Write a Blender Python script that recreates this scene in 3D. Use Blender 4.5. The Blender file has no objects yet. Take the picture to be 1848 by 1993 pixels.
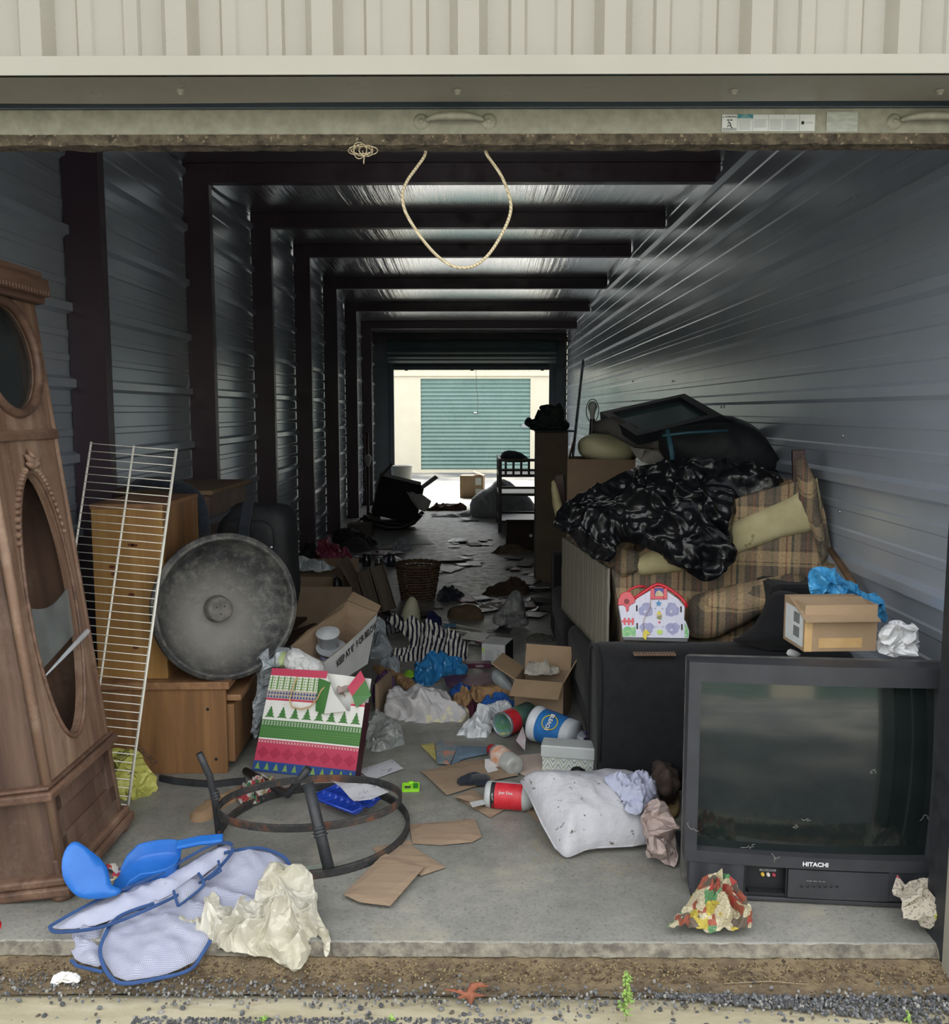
import bpy, math, random
import numpy as np
from mathutils import Vector, Matrix, noise, geometry, Euler
sc = bpy.context.scene
COL = sc.collection
PI = math.pi
# ---------------------------------------------------------------- camera
CAMH, FPX, PITCH, YAW = 1.33, 1779.0, math.radians(6.3), 12.0 / 1779.0
cd = bpy.data.cameras.new('camera'); cam = bpy.data.objects.new('camera', cd); COL.objects.link(cam)
cam.location = (0, 0, CAMH)
cam.rotation_euler = (math.radians(90) - PITCH, 0, YAW)
cd.sensor_fit = 'HORIZONTAL'; cd.sensor_width = 36.0; cd.lens = 36.0 * FPX / 1848.0
cd.clip_start = 0.05; cd.clip_end = 200
sc.camera = cam
# ---------------------------------------------------------------- world, sun, exposure
w = bpy.data.worlds.new('world'); sc.world = w; w.use_nodes = True
wn, wl = w.node_tree.nodes, w.node_tree.links
bg = wn['Background']; bg.inputs[1].default_value = 1.0
tc = wn.new('ShaderNodeTexCoord'); sp = wn.new('ShaderNodeSeparateXYZ'); rp = wn.new('ShaderNodeValToRGB')
wl.new(tc.outputs['Generated'], sp.inputs[0]); wl.new(sp.outputs['Z'], rp.inputs[0]); wl.new(rp.outputs[0], bg.inputs[0])
rp.color_ramp.elements[0].position = 0.0; rp.color_ramp.elements[0].color = (1.0, 1.02, 1.05, 1)
rp.color_ramp.elements[1].position = 0.8; rp.color_ramp.elements[1].color = (1.02, 1.045, 1.09, 1)
sd = bpy.data.lights.new('sun', 'SUN'); sd.energy = 4.5; sd.angle = math.radians(25); sd.color = (1.0, 0.96, 0.9)
so = bpy.data.objects.new('sun', sd); COL.objects.link(so); so.rotation_euler = (math.radians(-38), 0, math.radians(12))
vs = sc.view_settings
vs.view_transform = 'Standard'; vs.look = 'None'; vs.gamma = 1.0; vs.use_curve_mapping = False; vs.exposure = 1.60
sc.cycles.use_denoising = True
sc.cycles.max_bounces = 10; sc.cycles.diffuse_bounces = 6; sc.cycles.glossy_bounces = 5
sc.cycles.transparent_max_bounces = 12; sc.cycles.sample_clamp_indirect = 6.0

# ---------------------------------------------------------------- pixel helpers (points of the photograph to places in the world)
_f = Vector((-math.sin(YAW) * math.cos(PITCH), math.cos(YAW) * math.cos(PITCH), -math.sin(PITCH)))
_r = Vector((math.cos(YAW), math.sin(YAW), 0)); _u = _r.cross(_f)
EYE = Vector((0, 0, CAMH))
def ray(px, py): return _f + _r * ((px - 924) / FPX) + _u * ((996.5 - py) / FPX)
def G(px, py, z=0.0):
    d = ray(px, py); return EYE + d * ((z - CAMH) / d.z)
def D(px, py, Y):
    d = ray(px, py); return EYE + d * (Y / d.y)
def PX(px, py, X):
    d = ray(px, py); return EYE + d * (X / d.x)
def HIT(px, py, P0, n):
    d = ray(px, py); return EYE + d * ((Vector(P0) - EYE).dot(n) / d.dot(n))

# ---------------------------------------------------------------- materials
def lin(c):
    if isinstance(c, str): c = tuple(int(c[i:i + 2], 16) for i in (0, 2, 4))
    return tuple(((v / 255) / 12.92 if v / 255 <= .04045 else ((v / 255 + .055) / 1.055) ** 2.4) for v in c[:3]) + (1.0,)
class NT:
    def __init__(s, name):
        s.m = bpy.data.materials.new(name); s.m.use_nodes = True
        s.n, s.l = s.m.node_tree.nodes, s.m.node_tree.links
        s.b = s.n['Principled BSDF']
    def new(s, t, **kw):
        x = s.n.new('ShaderNode' + t)
        for k, v in kw.items(): setattr(x, k, v)
        return x
    def link(s, a, b): s.l.new(a, b)
    def coord(s, scale=(1, 1, 1), rot=(0, 0, 0), out='Object'):
        t = s.new('TexCoord'); mp = s.new('Mapping')
        mp.inputs['Scale'].default_value = scale; mp.inputs['Rotation'].default_value = rot
        s.link(t.outputs[out], mp.inputs[0]); return mp.outputs[0]
    def noise(s, co, scale, detail=5, rough=.6, dist=0):
        x = s.new('TexNoise'); x.inputs['Scale'].default_value = scale; x.inputs['Detail'].default_value = detail
        x.inputs['Roughness'].default_value = rough; x.inputs['Distortion'].default_value = dist
        s.link(co, x.inputs['Vector']); return x.outputs[0]
    def wave(s, co, scale, dist=2, detail=2, dscale=1.5, dirn='X', typ='BANDS', prof='SIN'):
        x = s.new('TexWave'); x.wave_type = typ; x.bands_direction = dirn; x.wave_profile = prof
        x.inputs['Scale'].default_value = scale; x.inputs['Distortion'].default_value = dist
        x.inputs['Detail'].default_value = detail; x.inputs['Detail Scale'].default_value = dscale
        s.link(co, x.inputs['Vector']); return x.outputs['Fac'] if 'Fac' in x.outputs else x.outputs[1]
    def ramp(s, fac, stops, interp='LINEAR'):
        x = s.new('ValToRGB'); cr = x.color_ramp; cr.interpolation = interp
        while len(cr.elements) < len(stops): cr.elements.new(0.5)
        for e, (p, c) in zip(cr.elements, stops):
            e.position = p; e.color = lin(c) if not isinstance(c, (int, float)) else (c, c, c, 1)
        s.link(fac, x.inputs[0]); return x.outputs[0]
    def mix(s, fac, a, b, mode='MIX'):
        x = s.new('Mix', data_type='RGBA', blend_type=mode)
        for i, v in ((0, fac), (6, a), (7, b)):
            if hasattr(v, 'links'): s.link(v, x.inputs[i])
            else: x.inputs[i].default_value = v
        return x.outputs[2]
    def bump(s, h, strength=.3, dist=.01):
        x = s.new('Bump'); x.inputs['Strength'].default_value = strength; x.inputs['Distance'].default_value = dist
        s.link(h, x.inputs['Height']); s.link(x.outputs[0], s.b.inputs['Normal'])
    def setp(s, **kw):
        for k, v in kw.items():
            i = s.b.inputs[k.replace('_', ' ')]
            if hasattr(v, 'links'): s.link(v, i)
            else: i.default_value = v
        return s.m
def mat(name, c1, c2=None, scale=12, rough=.6, metal=0, bump=0, bscale=None, bdist=.004, stretch=(1, 1, 1), lo=.35, hi=.65,
        spots=None, trans=0, alpha=1, coat=0, sheen=0, spec=.5, ior=1.45, detail=6, rvar=0):
    t = NT(name); co = t.coord(stretch)
    if c2 is None: col = lin(c1)
    else: col = t.ramp(t.noise(co, scale, detail), [(lo, c1), (hi, c2)])
    if spots:
        sc_, sl, scale_s = spots
        col = t.mix(t.ramp(t.noise(co, scale_s, 3), [(sl, 0.0), (sl + .04, 1.0)]), col, lin(sc_))
    t.setp(Base_Color=col, Roughness=rough, Metallic=metal, IOR=ior)
    t.b.inputs['Transmission Weight'].default_value = trans; t.b.inputs['Alpha'].default_value = alpha
    t.b.inputs['Coat Weight'].default_value = coat; t.b.inputs['Sheen Weight'].default_value = sheen
    t.b.inputs['Specular IOR Level'].default_value = spec
    if rvar: t.setp(Roughness=t.ramp(t.noise(co, scale * .6, 4), [(.3, max(0, rough - rvar)), (.7, min(1, rough + rvar))]))
    if bump: t.bump(t.noise(co, bscale or scale * 3, 5), bump, bdist)
    return t.m
def gray(v): return (v, v, v)

# ---------------------------------------------------------------- mesh builder
class MB:
    def __init__(s): s.v, s.f, s.m, s.sm = [], [], [], []
    def add(s, vs, fs, mi=0, smooth=False):
        o = len(s.v); s.v += [tuple(v) for v in vs]
        for f in fs: s.f.append(tuple(i + o for i in f)); s.m.append(mi); s.sm.append(smooth)
        return s
    def box(s, lo, hi, mi=0, M=None):
        x0, y0, z0 = lo; x1, y1, z1 = hi
        vs = [Vector(p) for p in ((x0, y0, z0), (x1, y0, z0), (x1, y1, z0), (x0, y1, z0), (x0, y0, z1), (x1, y0, z1), (x1, y1, z1), (x0, y1, z1))]
        if M is not None: vs = [M @ v for v in vs]
        return s.add(vs, [(0, 3, 2, 1), (4, 5, 6, 7), (0, 1, 5, 4), (1, 2, 6, 5), (2, 3, 7, 6), (3, 0, 4, 7)], mi)
    def quad(s, a, b, c, d, mi=0): return s.add([a, b, c, d], [(0, 1, 2, 3)], mi)
    def prism(s, pts, z0, z1, mi=0, M=None, smooth=False):
        n = len(pts); vs = [Vector((p[0], p[1], z0)) for p in pts] + [Vector((p[0], p[1], z1)) for p in pts]
        if M is not None: vs = [M @ v for v in vs]
        tr = geometry.tessellate_polygon([[Vector((p[0], p[1], 0)) for p in pts]])
        fs = []
        for t in tr:
            a, b, c = t
            ar = (pts[b][0] - pts[a][0]) * (pts[c][1] - pts[a][1]) - (pts[b][1] - pts[a][1]) * (pts[c][0] - pts[a][0])
            if ar < 0: a, c = c, a
            fs += [(a + n, b + n, c + n), (c, b, a)]
        s.add(vs, fs, mi)
        area = sum(pts[i][0] * pts[(i + 1) % n][1] - pts[(i + 1) % n][0] * pts[i][1] for i in range(n))
        o = len(s.v) - 2 * n
        for i in range(n):
            j = (i + 1) % n
            f = (o + i, o + j, o + j + n, o + i + n) if area > 0 else (o + j, o + i, o + i + n, o + j + n)
            s.f.append(f); s.m.append(mi); s.sm.append(smooth)
        return s
    def lathe(s, prof, seg=32, mi=0, M=None, smooth=True, cap=False, a0=0, a1=2 * PI):
        full = abs(a1 - a0 - 2 * PI) < 1e-6; n = seg if full else seg + 1
        vs = []
        for r, z in prof:
            for k in range(n):
                a = a0 + (a1 - a0) * k / seg
                vs.append(Vector((r * math.cos(a), r * math.sin(a), z)))
        if M is not None: vs = [M @ v for v in vs]
        fs = []
        for i in range(len(prof) - 1):
            for k in range(seg):
                k2 = (k + 1) % n
                fs.append((i * n + k, i * n + k2, (i + 1) * n + k2, (i + 1) * n + k))
        if cap:
            fs.append(tuple(range(n))[::-1]); fs.append(tuple((len(prof) - 1) * n + k for k in range(n)))
        return s.add(vs, fs, mi, smooth)
    def tube(s, path, r, seg=8, mi=0, closed=False, flat=None, up=None, smooth=True):
        # round tube of radius r (number or list), or flat bar flat=(w along up, t across)
        P = [Vector(p) for p in path]; n = len(P); vs = []; N = None
        for i in range(n):
            if closed: t = (P[(i + 1) % n] - P[i - 1]).normalized()
            else: t = (P[min(i + 1, n - 1)] - P[max(i - 1, 0)]).normalized()
            if N is None:
                N = Vector(up) if up is not None else (Vector((0, 0, 1)) if abs(t.z) < .9 else Vector((1, 0, 0)))
            elif up is not None: N = Vector(up)
            N = (N - t * N.dot(t)); N = N.normalized() if N.length > 1e-6 else t.orthogonal().normalized()
            B = t.cross(N); rr = r[i] if isinstance(r, (list, tuple)) else r
            if flat:
                for a, b in ((-1, -1), (1, -1), (1, 1), (-1, 1)): vs.append(P[i] + N * a * flat[0] / 2 + B * b * flat[1] / 2)
            else:
                for k in range(seg):
                    a = 2 * PI * k / seg; vs.append(P[i] + N * math.cos(a) * rr + B * math.sin(a) * rr)
        q = 4 if flat else seg; fs = []
        for i in range(n if closed else n - 1):
            j = (i + 1) % n
            for k in range(q):
                k2 = (k + 1) % q; fs.append((i * q + k, i * q + k2, j * q + k2, j * q + k))
        if not closed: fs += [tuple(range(q))[::-1], tuple((n - 1) * q + k for k in range(q))]
        return s.add(vs, fs, mi, smooth and not flat)
    def grid(s, fn, nu, nv, mi=0, smooth=True, flip=False):
        vs = [fn(i / nu, j / nv) for j in range(nv + 1) for i in range(nu + 1)]
        fs = []
        for j in range(nv):
            for i in range(nu):
                a = j * (nu + 1) + i; f = (a, a + 1, a + nu + 2, a + nu + 1)
                fs.append(f[::-1] if flip else f)
        return s.add(vs, fs, mi, smooth)
    def build(s, name, mats, parent=None, M=None, bevel=0, solid=0, sub=0, autos=None):
        me = bpy.data.meshes.new(name); me.from_pydata(s.v, [], s.f)
        for m_ in (mats if isinstance(mats, (list, tuple)) else [mats]): me.materials.append(m_)
        me.polygons.foreach_set('material_index', s.m); me.polygons.foreach_set('use_smooth', s.sm); me.update()
        o = bpy.data.objects.new(name, me); COL.objects.link(o)
        if parent is not None: o.parent = parent
        if M is not None: o.matrix_basis = M
        if solid:
            md = o.modifiers.new('thickness', 'SOLIDIFY'); md.thickness = solid; md.offset = 0
        if bevel:
            md = o.modifiers.new('bevel', 'BEVEL'); md.width = bevel; md.segments = 2; md.limit_method = 'ANGLE'; md.angle_limit = math.radians(40)
        if sub:
            md = o.modifiers.new('sub', 'SUBSURF'); md.levels = sub; md.render_levels = sub
        return o
def tag(o, label=None, cat=None, group=None, kind=None):
    if label: o['label'] = label
    if cat: o['category'] = cat
    if group: o['group'] = group
    if kind: o['kind'] = kind
    return o
def TR(loc=(0, 0, 0), rx=0, ry=0, rz=0):
    return Matrix.Translation(Vector(loc)) @ Euler((math.radians(rx), math.radians(ry), math.radians(rz)), 'XYZ').to_matrix().to_4x4()
def FR(o, x, y=None, z=None):     # a frame from an origin and two axes
    if z is None: x = Vector(x).normalized(); y = Vector(y); y = (y - x * y.dot(x)).normalized(); z = x.cross(y)
    elif y is None: x = Vector(x).normalized(); z = Vector(z); z = (z - x * z.dot(x)).normalized(); y = z.cross(x)
    M = Matrix.Identity(4)
    for i, a in enumerate((x, y, z)):
        for j in range(3): M[j][i] = a[j]
    for j in range(3): M[j][3] = o[j]
    return M
def thing(name, label, cat, M=None, group=None):
    o = bpy.data.objects.new(name, None); o.empty_display_size = .05; COL.objects.link(o)
    if M is not None: o.matrix_basis = M if isinstance(M, Matrix) else TR(M)
    return tag(o, label, cat, group)
def copy_tree(o, parent=None):
    c = o.copy(); COL.objects.link(c)
    if parent is not None: c.parent = parent
    for ch in [x for x in bpy.data.objects if x.parent == o]: copy_tree(ch, c)
    return c
def text(s, size, m_, parent, M, name='lettering', ext=.0004, align='CENTER', sx=1.0, bold=0):
    cu = bpy.data.curves.new(name, 'FONT'); cu.body = s; cu.size = size; cu.extrude = ext; cu.align_x = align; cu.align_y = 'CENTER'
    cu.offset = bold; cu.resolution_u = 3
    t = bpy.data.objects.new('tmp', cu); COL.objects.link(t)
    me = bpy.data.meshes.new_from_object(t.evaluated_get(bpy.context.evaluated_depsgraph_get()))
    bpy.data.objects.remove(t); me.materials.clear(); me.materials.append(m_)
    o = bpy.data.objects.new(name, me); COL.objects.link(o); o.parent = parent
    o.matrix_basis = M @ Matrix.Diagonal((sx, 1, 1, 1)); return o
def text_into(mb, s, size, M, mi, sx=1.0, bold=0, align='CENTER'):     # letters as faces of the same mesh
    cu = bpy.data.curves.new('t', 'FONT'); cu.body = s; cu.size = size; cu.extrude = 0; cu.align_x = align; cu.align_y = 'CENTER'; cu.offset = bold; cu.resolution_u = 2
    t = bpy.data.objects.new('tmp', cu); COL.objects.link(t)
    me = bpy.data.meshes.new_from_object(t.evaluated_get(bpy.context.evaluated_depsgraph_get()))
    bpy.data.objects.remove(t); MM = M @ Matrix.Diagonal((sx, 1, 1, 1))
    mb.add([MM @ v.co for v in me.vertices], [tuple(p.vertices) for p in me.polygons], mi)
    bpy.data.meshes.remove(me)
def nz(x, y, z=0.0): return noise.noise(Vector((x, y, z)))
def chaikin(P, k=1):
    for _ in range(k):
        Q = []
        for i in range(len(P)):
            a, b = Vector(P[i]), Vector(P[(i + 1) % len(P)]); Q += [a * .75 + b * .25, a * .25 + b * .75]
        P = Q
    return P
def blob(name, pix, m_, P0=None, n=(0, 0, 1), u=None, z=0.0, front=.05, back=0.0, edge=None, res=.02, amp=.01, freq=12, seed=0, rnd=1,
         fray=0.0, fold=1.0, ang=0, smooth=True, warp=0, wfreq=4, label=None, cat=None, group=None, parent=None, world=None, power=.5, sharp=0, kind=None, flatback=False, sheet=False, jit=None):
    """a solid lying on, or standing in, the plane through P0 with normal n: its outline is that of the thing, its thickness is front + back"""
    n = Vector(n).normalized(); P0 = Vector(P0) if P0 is not None else Vector((0, 0, z))
    if u is None: u = Vector((1, 0, 0))
    u = Vector(u); u = (u - n * u.dot(n)).normalized(); v = n.cross(u)
    W = [Vector(p) for p in world] if world else [HIT(a, b, P0, n) for a, b in pix]
    c = sum(W, Vector()) / len(W)
    P = [Vector(((p - c).dot(u), (p - c).dot(v))) for p in W]
    if sum(P[i].x * P[(i + 1) % len(P)].y - P[(i + 1) % len(P)].x * P[i].y for i in range(len(P))) < 0: P = P[::-1]
    P = chaikin(P, rnd)
    Q = []
    for i in range(len(P)):
        a, b = P[i], P[(i + 1) % len(P)]; k = max(1, int((b - a).length / res))
        Q += [a.lerp(b, j / k) for j in range(k)]
    if fray:
        Q = [q + Vector((nz(q.x * 30 + seed, q.y * 30), nz(q.x * 30, q.y * 30 + 9 + seed))) * fray for q in Q]
    A = np.array([(q.x, q.y) for q in Q]); B = np.roll(A, -1, 0)
    rr = random.Random(seed); lo, hi = A.min(0), A.max(0); pts = []
    y = lo[1]; row = 0
    while y < hi[1]:
        x = lo[0] + (res * .5 if row % 2 else 0)
        while x < hi[0]: pts.append((x + rr.uniform(-.2, .2) * res, y + rr.uniform(-.2, .2) * res)); x += res
        y += res * .87; row += 1
    pts = np.array(pts)
    def dist(p):
        d = np.full(len(p), 1e9)
        for a, b in zip(A, B):
            ab = b - a; L = max(ab @ ab, 1e-12); t = np.clip(((p - a) @ ab) / L, 0, 1)
            d = np.minimum(d, np.hypot(*(p - a - t[:, None] * ab).T))
        return d
    ins = np.zeros(len(pts), bool)
    for a, b in zip(A, B):
        cr = ((a[1] > pts[:, 1]) != (b[1] > pts[:, 1]))
        with np.errstate(divide='ignore', invalid='ignore'): xx = (b[0] - a[0]) * (pts[:, 1] - a[1]) / (b[1] - a[1]) + a[0]
        ins ^= cr & (pts[:, 0] < xx)
    pts = pts[ins]; dd = dist(pts) if len(pts) else np.zeros(0); pts = pts[dd > res * .45]; nb = len(A)
    allp = [Vector(a) for a in A] + [Vector(p) for p in pts]
    ov, oe, of_, orig, _, _ = geometry.delaunay_2d_cdt(allp, [(i, (i + 1) % nb) for i in range(nb)], [], 1, 1e-6)
    V = np.array([(q.x, q.y) for q in ov]); d = dist(V)
    ed = edge or max(d.max() * .9, 1e-4)
    t = np.clip(d / ed, 0, 1); prof = (1 - (1 - t) ** 2) ** power
    ca, sa = math.cos(math.radians(ang)), math.sin(math.radians(ang)); so_ = seed * 3.7
    if jit is None: jit = 0 if smooth else (.55 if res >= .010 else .18)
    if sheet: t = np.clip(d / (d.max() * .95 + 1e-6), 0, 1); prof = t * t * (3 - 2 * t) * .75 + t * .25
    fr, bk = [], []
    for (x, y), p, dq in zip(V, prof, d):
        xr, yr = (x * ca + y * sa) * fold, (-x * sa + y * ca)
        wx = nz(xr * freq * .5 + so_, yr * freq * .5) * .8; wy = nz(xr * freq * .5, yr * freq * .5 + 5 + so_) * .8
        a1 = 1 - 2 * abs(nz(xr * freq + wx + so_, yr * freq + wy, so_)); a2 = 1 - 2 * abs(nz(xr * freq * 2.3 + wy, yr * freq * 2.3 + wx, so_ + 7))
        h = a1 * .65 + a2 * .35
        q = min(1, dq / (res * 1.5)); wz = warp * (nz(x * wfreq + so_, y * wfreq, 3.3) + .5) if warp else 0
        if sheet:                      # a thin sheet: the folds run out through its edge, front and back alike
            a3 = 1 - 2 * abs(nz(xr * freq * 4.7 + wx * 2, yr * freq * 4.7 + wy * 2, so_ + 3))
            h = (max(a1, -.2) * .55 + a2 * .30 + a3 * .15); h = max(0, h) ** 1.6
            f_ = .002 + front * p + amp * h * 1.6 * (.35 + .65 * min(1, dq / .02)) + jit * amp * .25 * rr.uniform(-1, 1) + wz
            f_ = max(f_, .002); lx, ly = nz(x * freq * 1.6 + so_, y * freq * 1.6, 11) * amp * .7 * q, nz(x * freq * 1.6, y * freq * 1.6 + so_, 17) * amp * .7 * q
            fr.append((x + lx, y + ly, f_)); bk.append((x + lx, y + ly, f_ - .0018)); continue
        if sharp: h = math.copysign(abs(h) ** (1 / (1 + sharp)), h)
        pe = min(1.0, dq / (max(.012, res * 1.6)))
        if jit: h = h * (1 - jit) + rr.uniform(-1, 1) * jit
        f_ = front * p + (h * .5 + .5) * amp * (.35 * pe + .65 * min(1, dq / (ed * .45 + 1e-6))) + wz
        fr.append((x, y, max(f_, wz + .0008 * q) + .0006))
        bk.append((x, y, (0 if flatback else wz) - back * p - .0006))
    mb = MB(); isb = d < 1e-5; nV = len(V)
    fs = []; bedge = {}
    for f in of_:
        fs.append(tuple(f)); fs.append(tuple(i + nV for i in f)[::-1])
        for a, c_ in ((f[0], f[1]), (f[1], f[2]), (f[2], f[0])): bedge[(a, c_)] = 1
    for (a, c_) in bedge:
        if (c_, a) not in bedge: fs.append((c_, a, a + nV, c_ + nV))
    mb.add(fr + bk, fs, 0, smooth)
    M = FR(c, u, v)
    o = mb.build(name, m_, parent=None)
    if parent is not None: o.parent = parent; M = parent.matrix_basis.inverted() @ M
    o.matrix_basis = M
    return tag(o, label, cat, group, kind)
def carton(name, label, size, M, m_in, m_out, flaps=(None, None, None, None), th=.004, fl=.5, group=None, cat='box', bot=True, flapname='flap', marks=None):
    """open carton, origin at the middle of its bottom; flaps: opening angle in degrees from closed of the front(-y), right, back, left flap"""
    t = thing(name, label, cat, M, group); X, Y, Z = size; x, y = X / 2, Y / 2
    b = MB()
    for lo, hi in (((-x, -y, 0), (x, -y + th, Z)), ((-x, y - th, 0), (x, y, Z)), ((-x, -y + th, 0), (-x + th, y - th, Z)), ((x - th, -y + th, 0), (x, y - th, Z))): b.box(lo, hi)
    if bot: b.box((-x + th, -y + th, 0), (x - th, y - th, th))
    mats = [m_out] + ([mk for mk in marks[1]] if marks else [])
    if marks: marks[0](b)
    b.build('box_body', mats, t)
    for k, a in enumerate(flaps):
        if a is None: continue
        L = (X if k % 2 == 0 else Y) - .004; Wd = fl * (Y if k % 2 == 0 else X)
        f = MB()
        f.box((-L / 2, 0, -th / 2), (L / 2, Wd, th / 2))
        rot = TR(rz=90 * k); off = (y if k % 2 == 0 else x)
        f.build(flapname, m_in, t, rot @ TR((0, -off, Z)) @ TR(rx=a))
    return t
# ================================================================ materials
def m_concrete():
    t = NT('concrete'); co = t.coord()
    n1 = t.noise(co, 1.6, 8, .65); n2 = t.noise(co, 14, 6, .7); n3 = t.noise(co, 90, 3, .7)
    c = t.ramp(n1, [(.3, '74736c'), (.5, '8b8a82'), (.7, '9f9c91')])
    c = t.mix(t.ramp(n2, [(.35, 0.0), (.75, .55)]), c, lin('6b6d69'))
    c = t.mix(t.ramp(n3, [(.52, 0.0), (.72, .7)]), c, lin('55534e'))
    c = t.mix(t.ramp(t.noise(co, 3.1, 6, .7), [(.54, 0.0), (.72, .6)]), c, lin('a8a08c'))
    c = t.mix(t.ramp(t.noise(co, 2.2, 7, .75), [(.50, 0.0), (.70, .55)]), c, lin('65625a'))
    t.setp(Base_Color=c, Roughness=t.ramp(n2, [(.3, .30), (.7, .62)])); t.bump(n3, .25, .003); return t.m
def m_wood(name, c1, c2, c3, scale=6, axis='Z', rough=.55, wear=None, coat=0):
    st = {'Z': (14, 14, 1), 'X': (1, 14, 14), 'Y': (14, 1, 14)}[axis]
    t = NT(name); co = t.coord(st)
    n1 = t.noise(co, scale * .25, 6, .6, .6); n2 = t.noise(co, scale * 1.2, 4, .7)
    c = t.ramp(n1, [(.3, c1), (.5, c2), (.72, c3)]); c = t.mix(t.ramp(n2, [(.4, 0.0), (.8, .45)]), c, lin(c1))
    if wear:
        cw = t.coord(); c = t.mix(t.ramp(t.noise(cw, 4.5, 8, .75), [(.5, 0.0), (.75, .75)]), c, lin(wear))
    t.setp(Base_Color=c, Roughness=rough, Coat_Weight=coat); t.bump(n2, .2, .002); return t.m
def m_painted(name, c1, c2, rough=.35, metal=.0, scale=2.0, dirt=None, bump=0, spec=.5):
    t = NT(name); co = t.coord(); n1 = t.noise(co, scale, 5); c = t.ramp(n1, [(.3, c1), (.7, c2)])
    if dirt: c = t.mix(t.ramp(t.noise(co, dirt[1], 6, .75), [(dirt[2], 0.0), (dirt[2] + .12, .8)]), c, lin(dirt[0]))
    t.setp(Base_Color=c, Roughness=t.ramp(t.noise(co, 9, 4), [(.3, max(rough - .08, .05)), (.7, rough + .1)]), Metallic=metal, Specular_IOR_Level=spec)
    if bump: t.bump(t.noise(co, 6, 4), bump, .01)
    return t.m
def m_plaid():
    # woven check: brown ground, tan and green and red lines across both directions
    t = NT('plaid_fabric'); co = t.coord(); s = t.new('SeparateXYZ'); t.link(co, s.inputs[0])
    def bands(sock, period, stops, off=0.0):
        m = t.new('Math', operation='MULTIPLY_ADD'); t.link(sock, m.inputs[0]); m.inputs[1].default_value = 1 / period; m.inputs[2].default_value = 10 + off
        f = t.new('Math', operation='FRACT'); t.link(m.outputs[0], f.inputs[0]); return t.ramp(f.outputs[0], stops, 'CONSTANT')
    A = bands(s.outputs[0], .20, [(0, '63584d'), (.16, '273a33'), (.21, '6a5f52'), (.30, 'b89b74'), (.42, '7c4434'), (.45, 'b89b74'), (.52, '2b3f37'), (.57, '9c876a'), (.68, '4f463f'), (.80, '8a4f3f'), (.83, '4f463f'), (.90, 'a58c6a')])
    yz = t.new('Math', operation='ADD'); t.link(s.outputs[1], yz.inputs[0]); t.link(s.outputs[2], yz.inputs[1])
    B = bands(yz.outputs[0], .17, [(0, '453f39'), (.40, 'a08a68'), (.47, '23231f'), (.49, 'ab9370'), (.74, '4f463e'), (.78, '23231f'), (.80, '5b5046')])
    c = t.mix(.5, A, B); n = t.noise(co, 260, 3, .8)
    c = t.mix(t.ramp(n, [(.4, 0.0), (.7, .3)]), c, lin('b5a184'), 'MIX'); c = t.mix(t.ramp(t.noise(co, 130, 2), [(.52, 0.0), (.64, .35)]), c, lin('2c2823'))
    t.setp(Base_Color=c, Roughness=.95); t.bump(n, .5, .002); return t.m
def m_stripes(name, axis, period, stops, dist=0, rough=.9, wob=0, bump=.2, wscale=6, out='Object', interp='CONSTANT'):
    t = NT(name); co = t.coord(out=out); s = t.new('SeparateXYZ'); t.link(co, s.inputs[0])
    m = t.new('Math', operation='MULTIPLY_ADD'); t.link(s.outputs[axis], m.inputs[0]); m.inputs[1].default_value = 1 / period; m.inputs[2].default_value = 20
    src = m.outputs[0]
    if wob:
        n = t.noise(co, wscale, 3); a = t.new('Math', operation='MULTIPLY_ADD'); t.link(n, a.inputs[0]); a.inputs[1].default_value = wob; t.link(src, a.inputs[2]); src = a.outputs[0]
    f = t.new('Math', operation='FRACT'); t.link(src, f.inputs[0])
    t.setp(Base_Color=t.ramp(f.outputs[0], stops, interp), Roughness=rough)
    if bump: t.bump(t.noise(co, 200, 3), bump, .002)
    return t.m
def m_print(name, base, colors, scale=22, rough=.7, paperish=.45):
    # printed leaflet: patches of colour in cells, with small rows
    t = NT(name); co = t.coord(); v = t.new('TexVoronoi'); v.inputs['Scale'].default_value = scale; v.feature = 'F1'; v.distance = 'CHEBYCHEV'
    t.link(co, v.inputs['Vector']); s = t.new('SeparateColor'); t.link(v.outputs['Color'], s.inputs[0])
    k = len(colors); stops = [(0, base)] + [(paperish + (1 - paperish) * i / k, c) for i, c in enumerate(colors)]
    c = t.ramp(s.outputs[0], stops, 'CONSTANT')
    w_ = t.noise(t.coord((1, 3, 1)), scale * 6, 2); c = t.mix(t.ramp(w_, [(.56, 0.0), (.6, .7)]), c, lin('4a4038'))
    t.setp(Base_Color=c, Roughness=rough); return t.m
M_CONC = m_concrete()
M_CREAM = m_painted('cream_siding', '7e7a6d', '858174', .24, dirt=('7a7665', 5, .66))
M_CREAMD = m_painted('cream_trim', '858174', '8b887b', .34, dirt=('7b7566', 8, .68))
M_GALV = mat('grey_siding', 'b3bcc8', 'c2cad4', 1.2, .27, metal=.50, spec=.6)
M_PRIMER = m_painted('primer_steel', '35272f', '3f2f38', .42, dirt=('4a3a35', 6, .66))
M_FOIL = None
def m_foil():
    t = NT('insulation_facing'); co = t.coord((1, .004, 0)); w1 = t.noise(co, 30, 4, .7); w2 = t.noise(t.coord((1, .01, 0)), 110, 3)
    co2 = t.coord(); n = t.noise(co2, 1.7, 4)
    t.setp(Base_Color=t.ramp(n, [(.3, 'd0d2d6'), (.7, 'e4e5e8')]), Roughness=.13, Metallic=.95)
    a = t.new('Math', operation='ADD'); t.link(w1, a.inputs[0]); t.link(w2, a.inputs[1]); t.bump(a.outputs[0], .30, .006); return t.m
M_FOIL = m_foil()
M_DOORG = m_painted('green_door_paint', '3f6b60', '4a776b', .35, dirt=('6f8a80', 4, .7))
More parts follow.
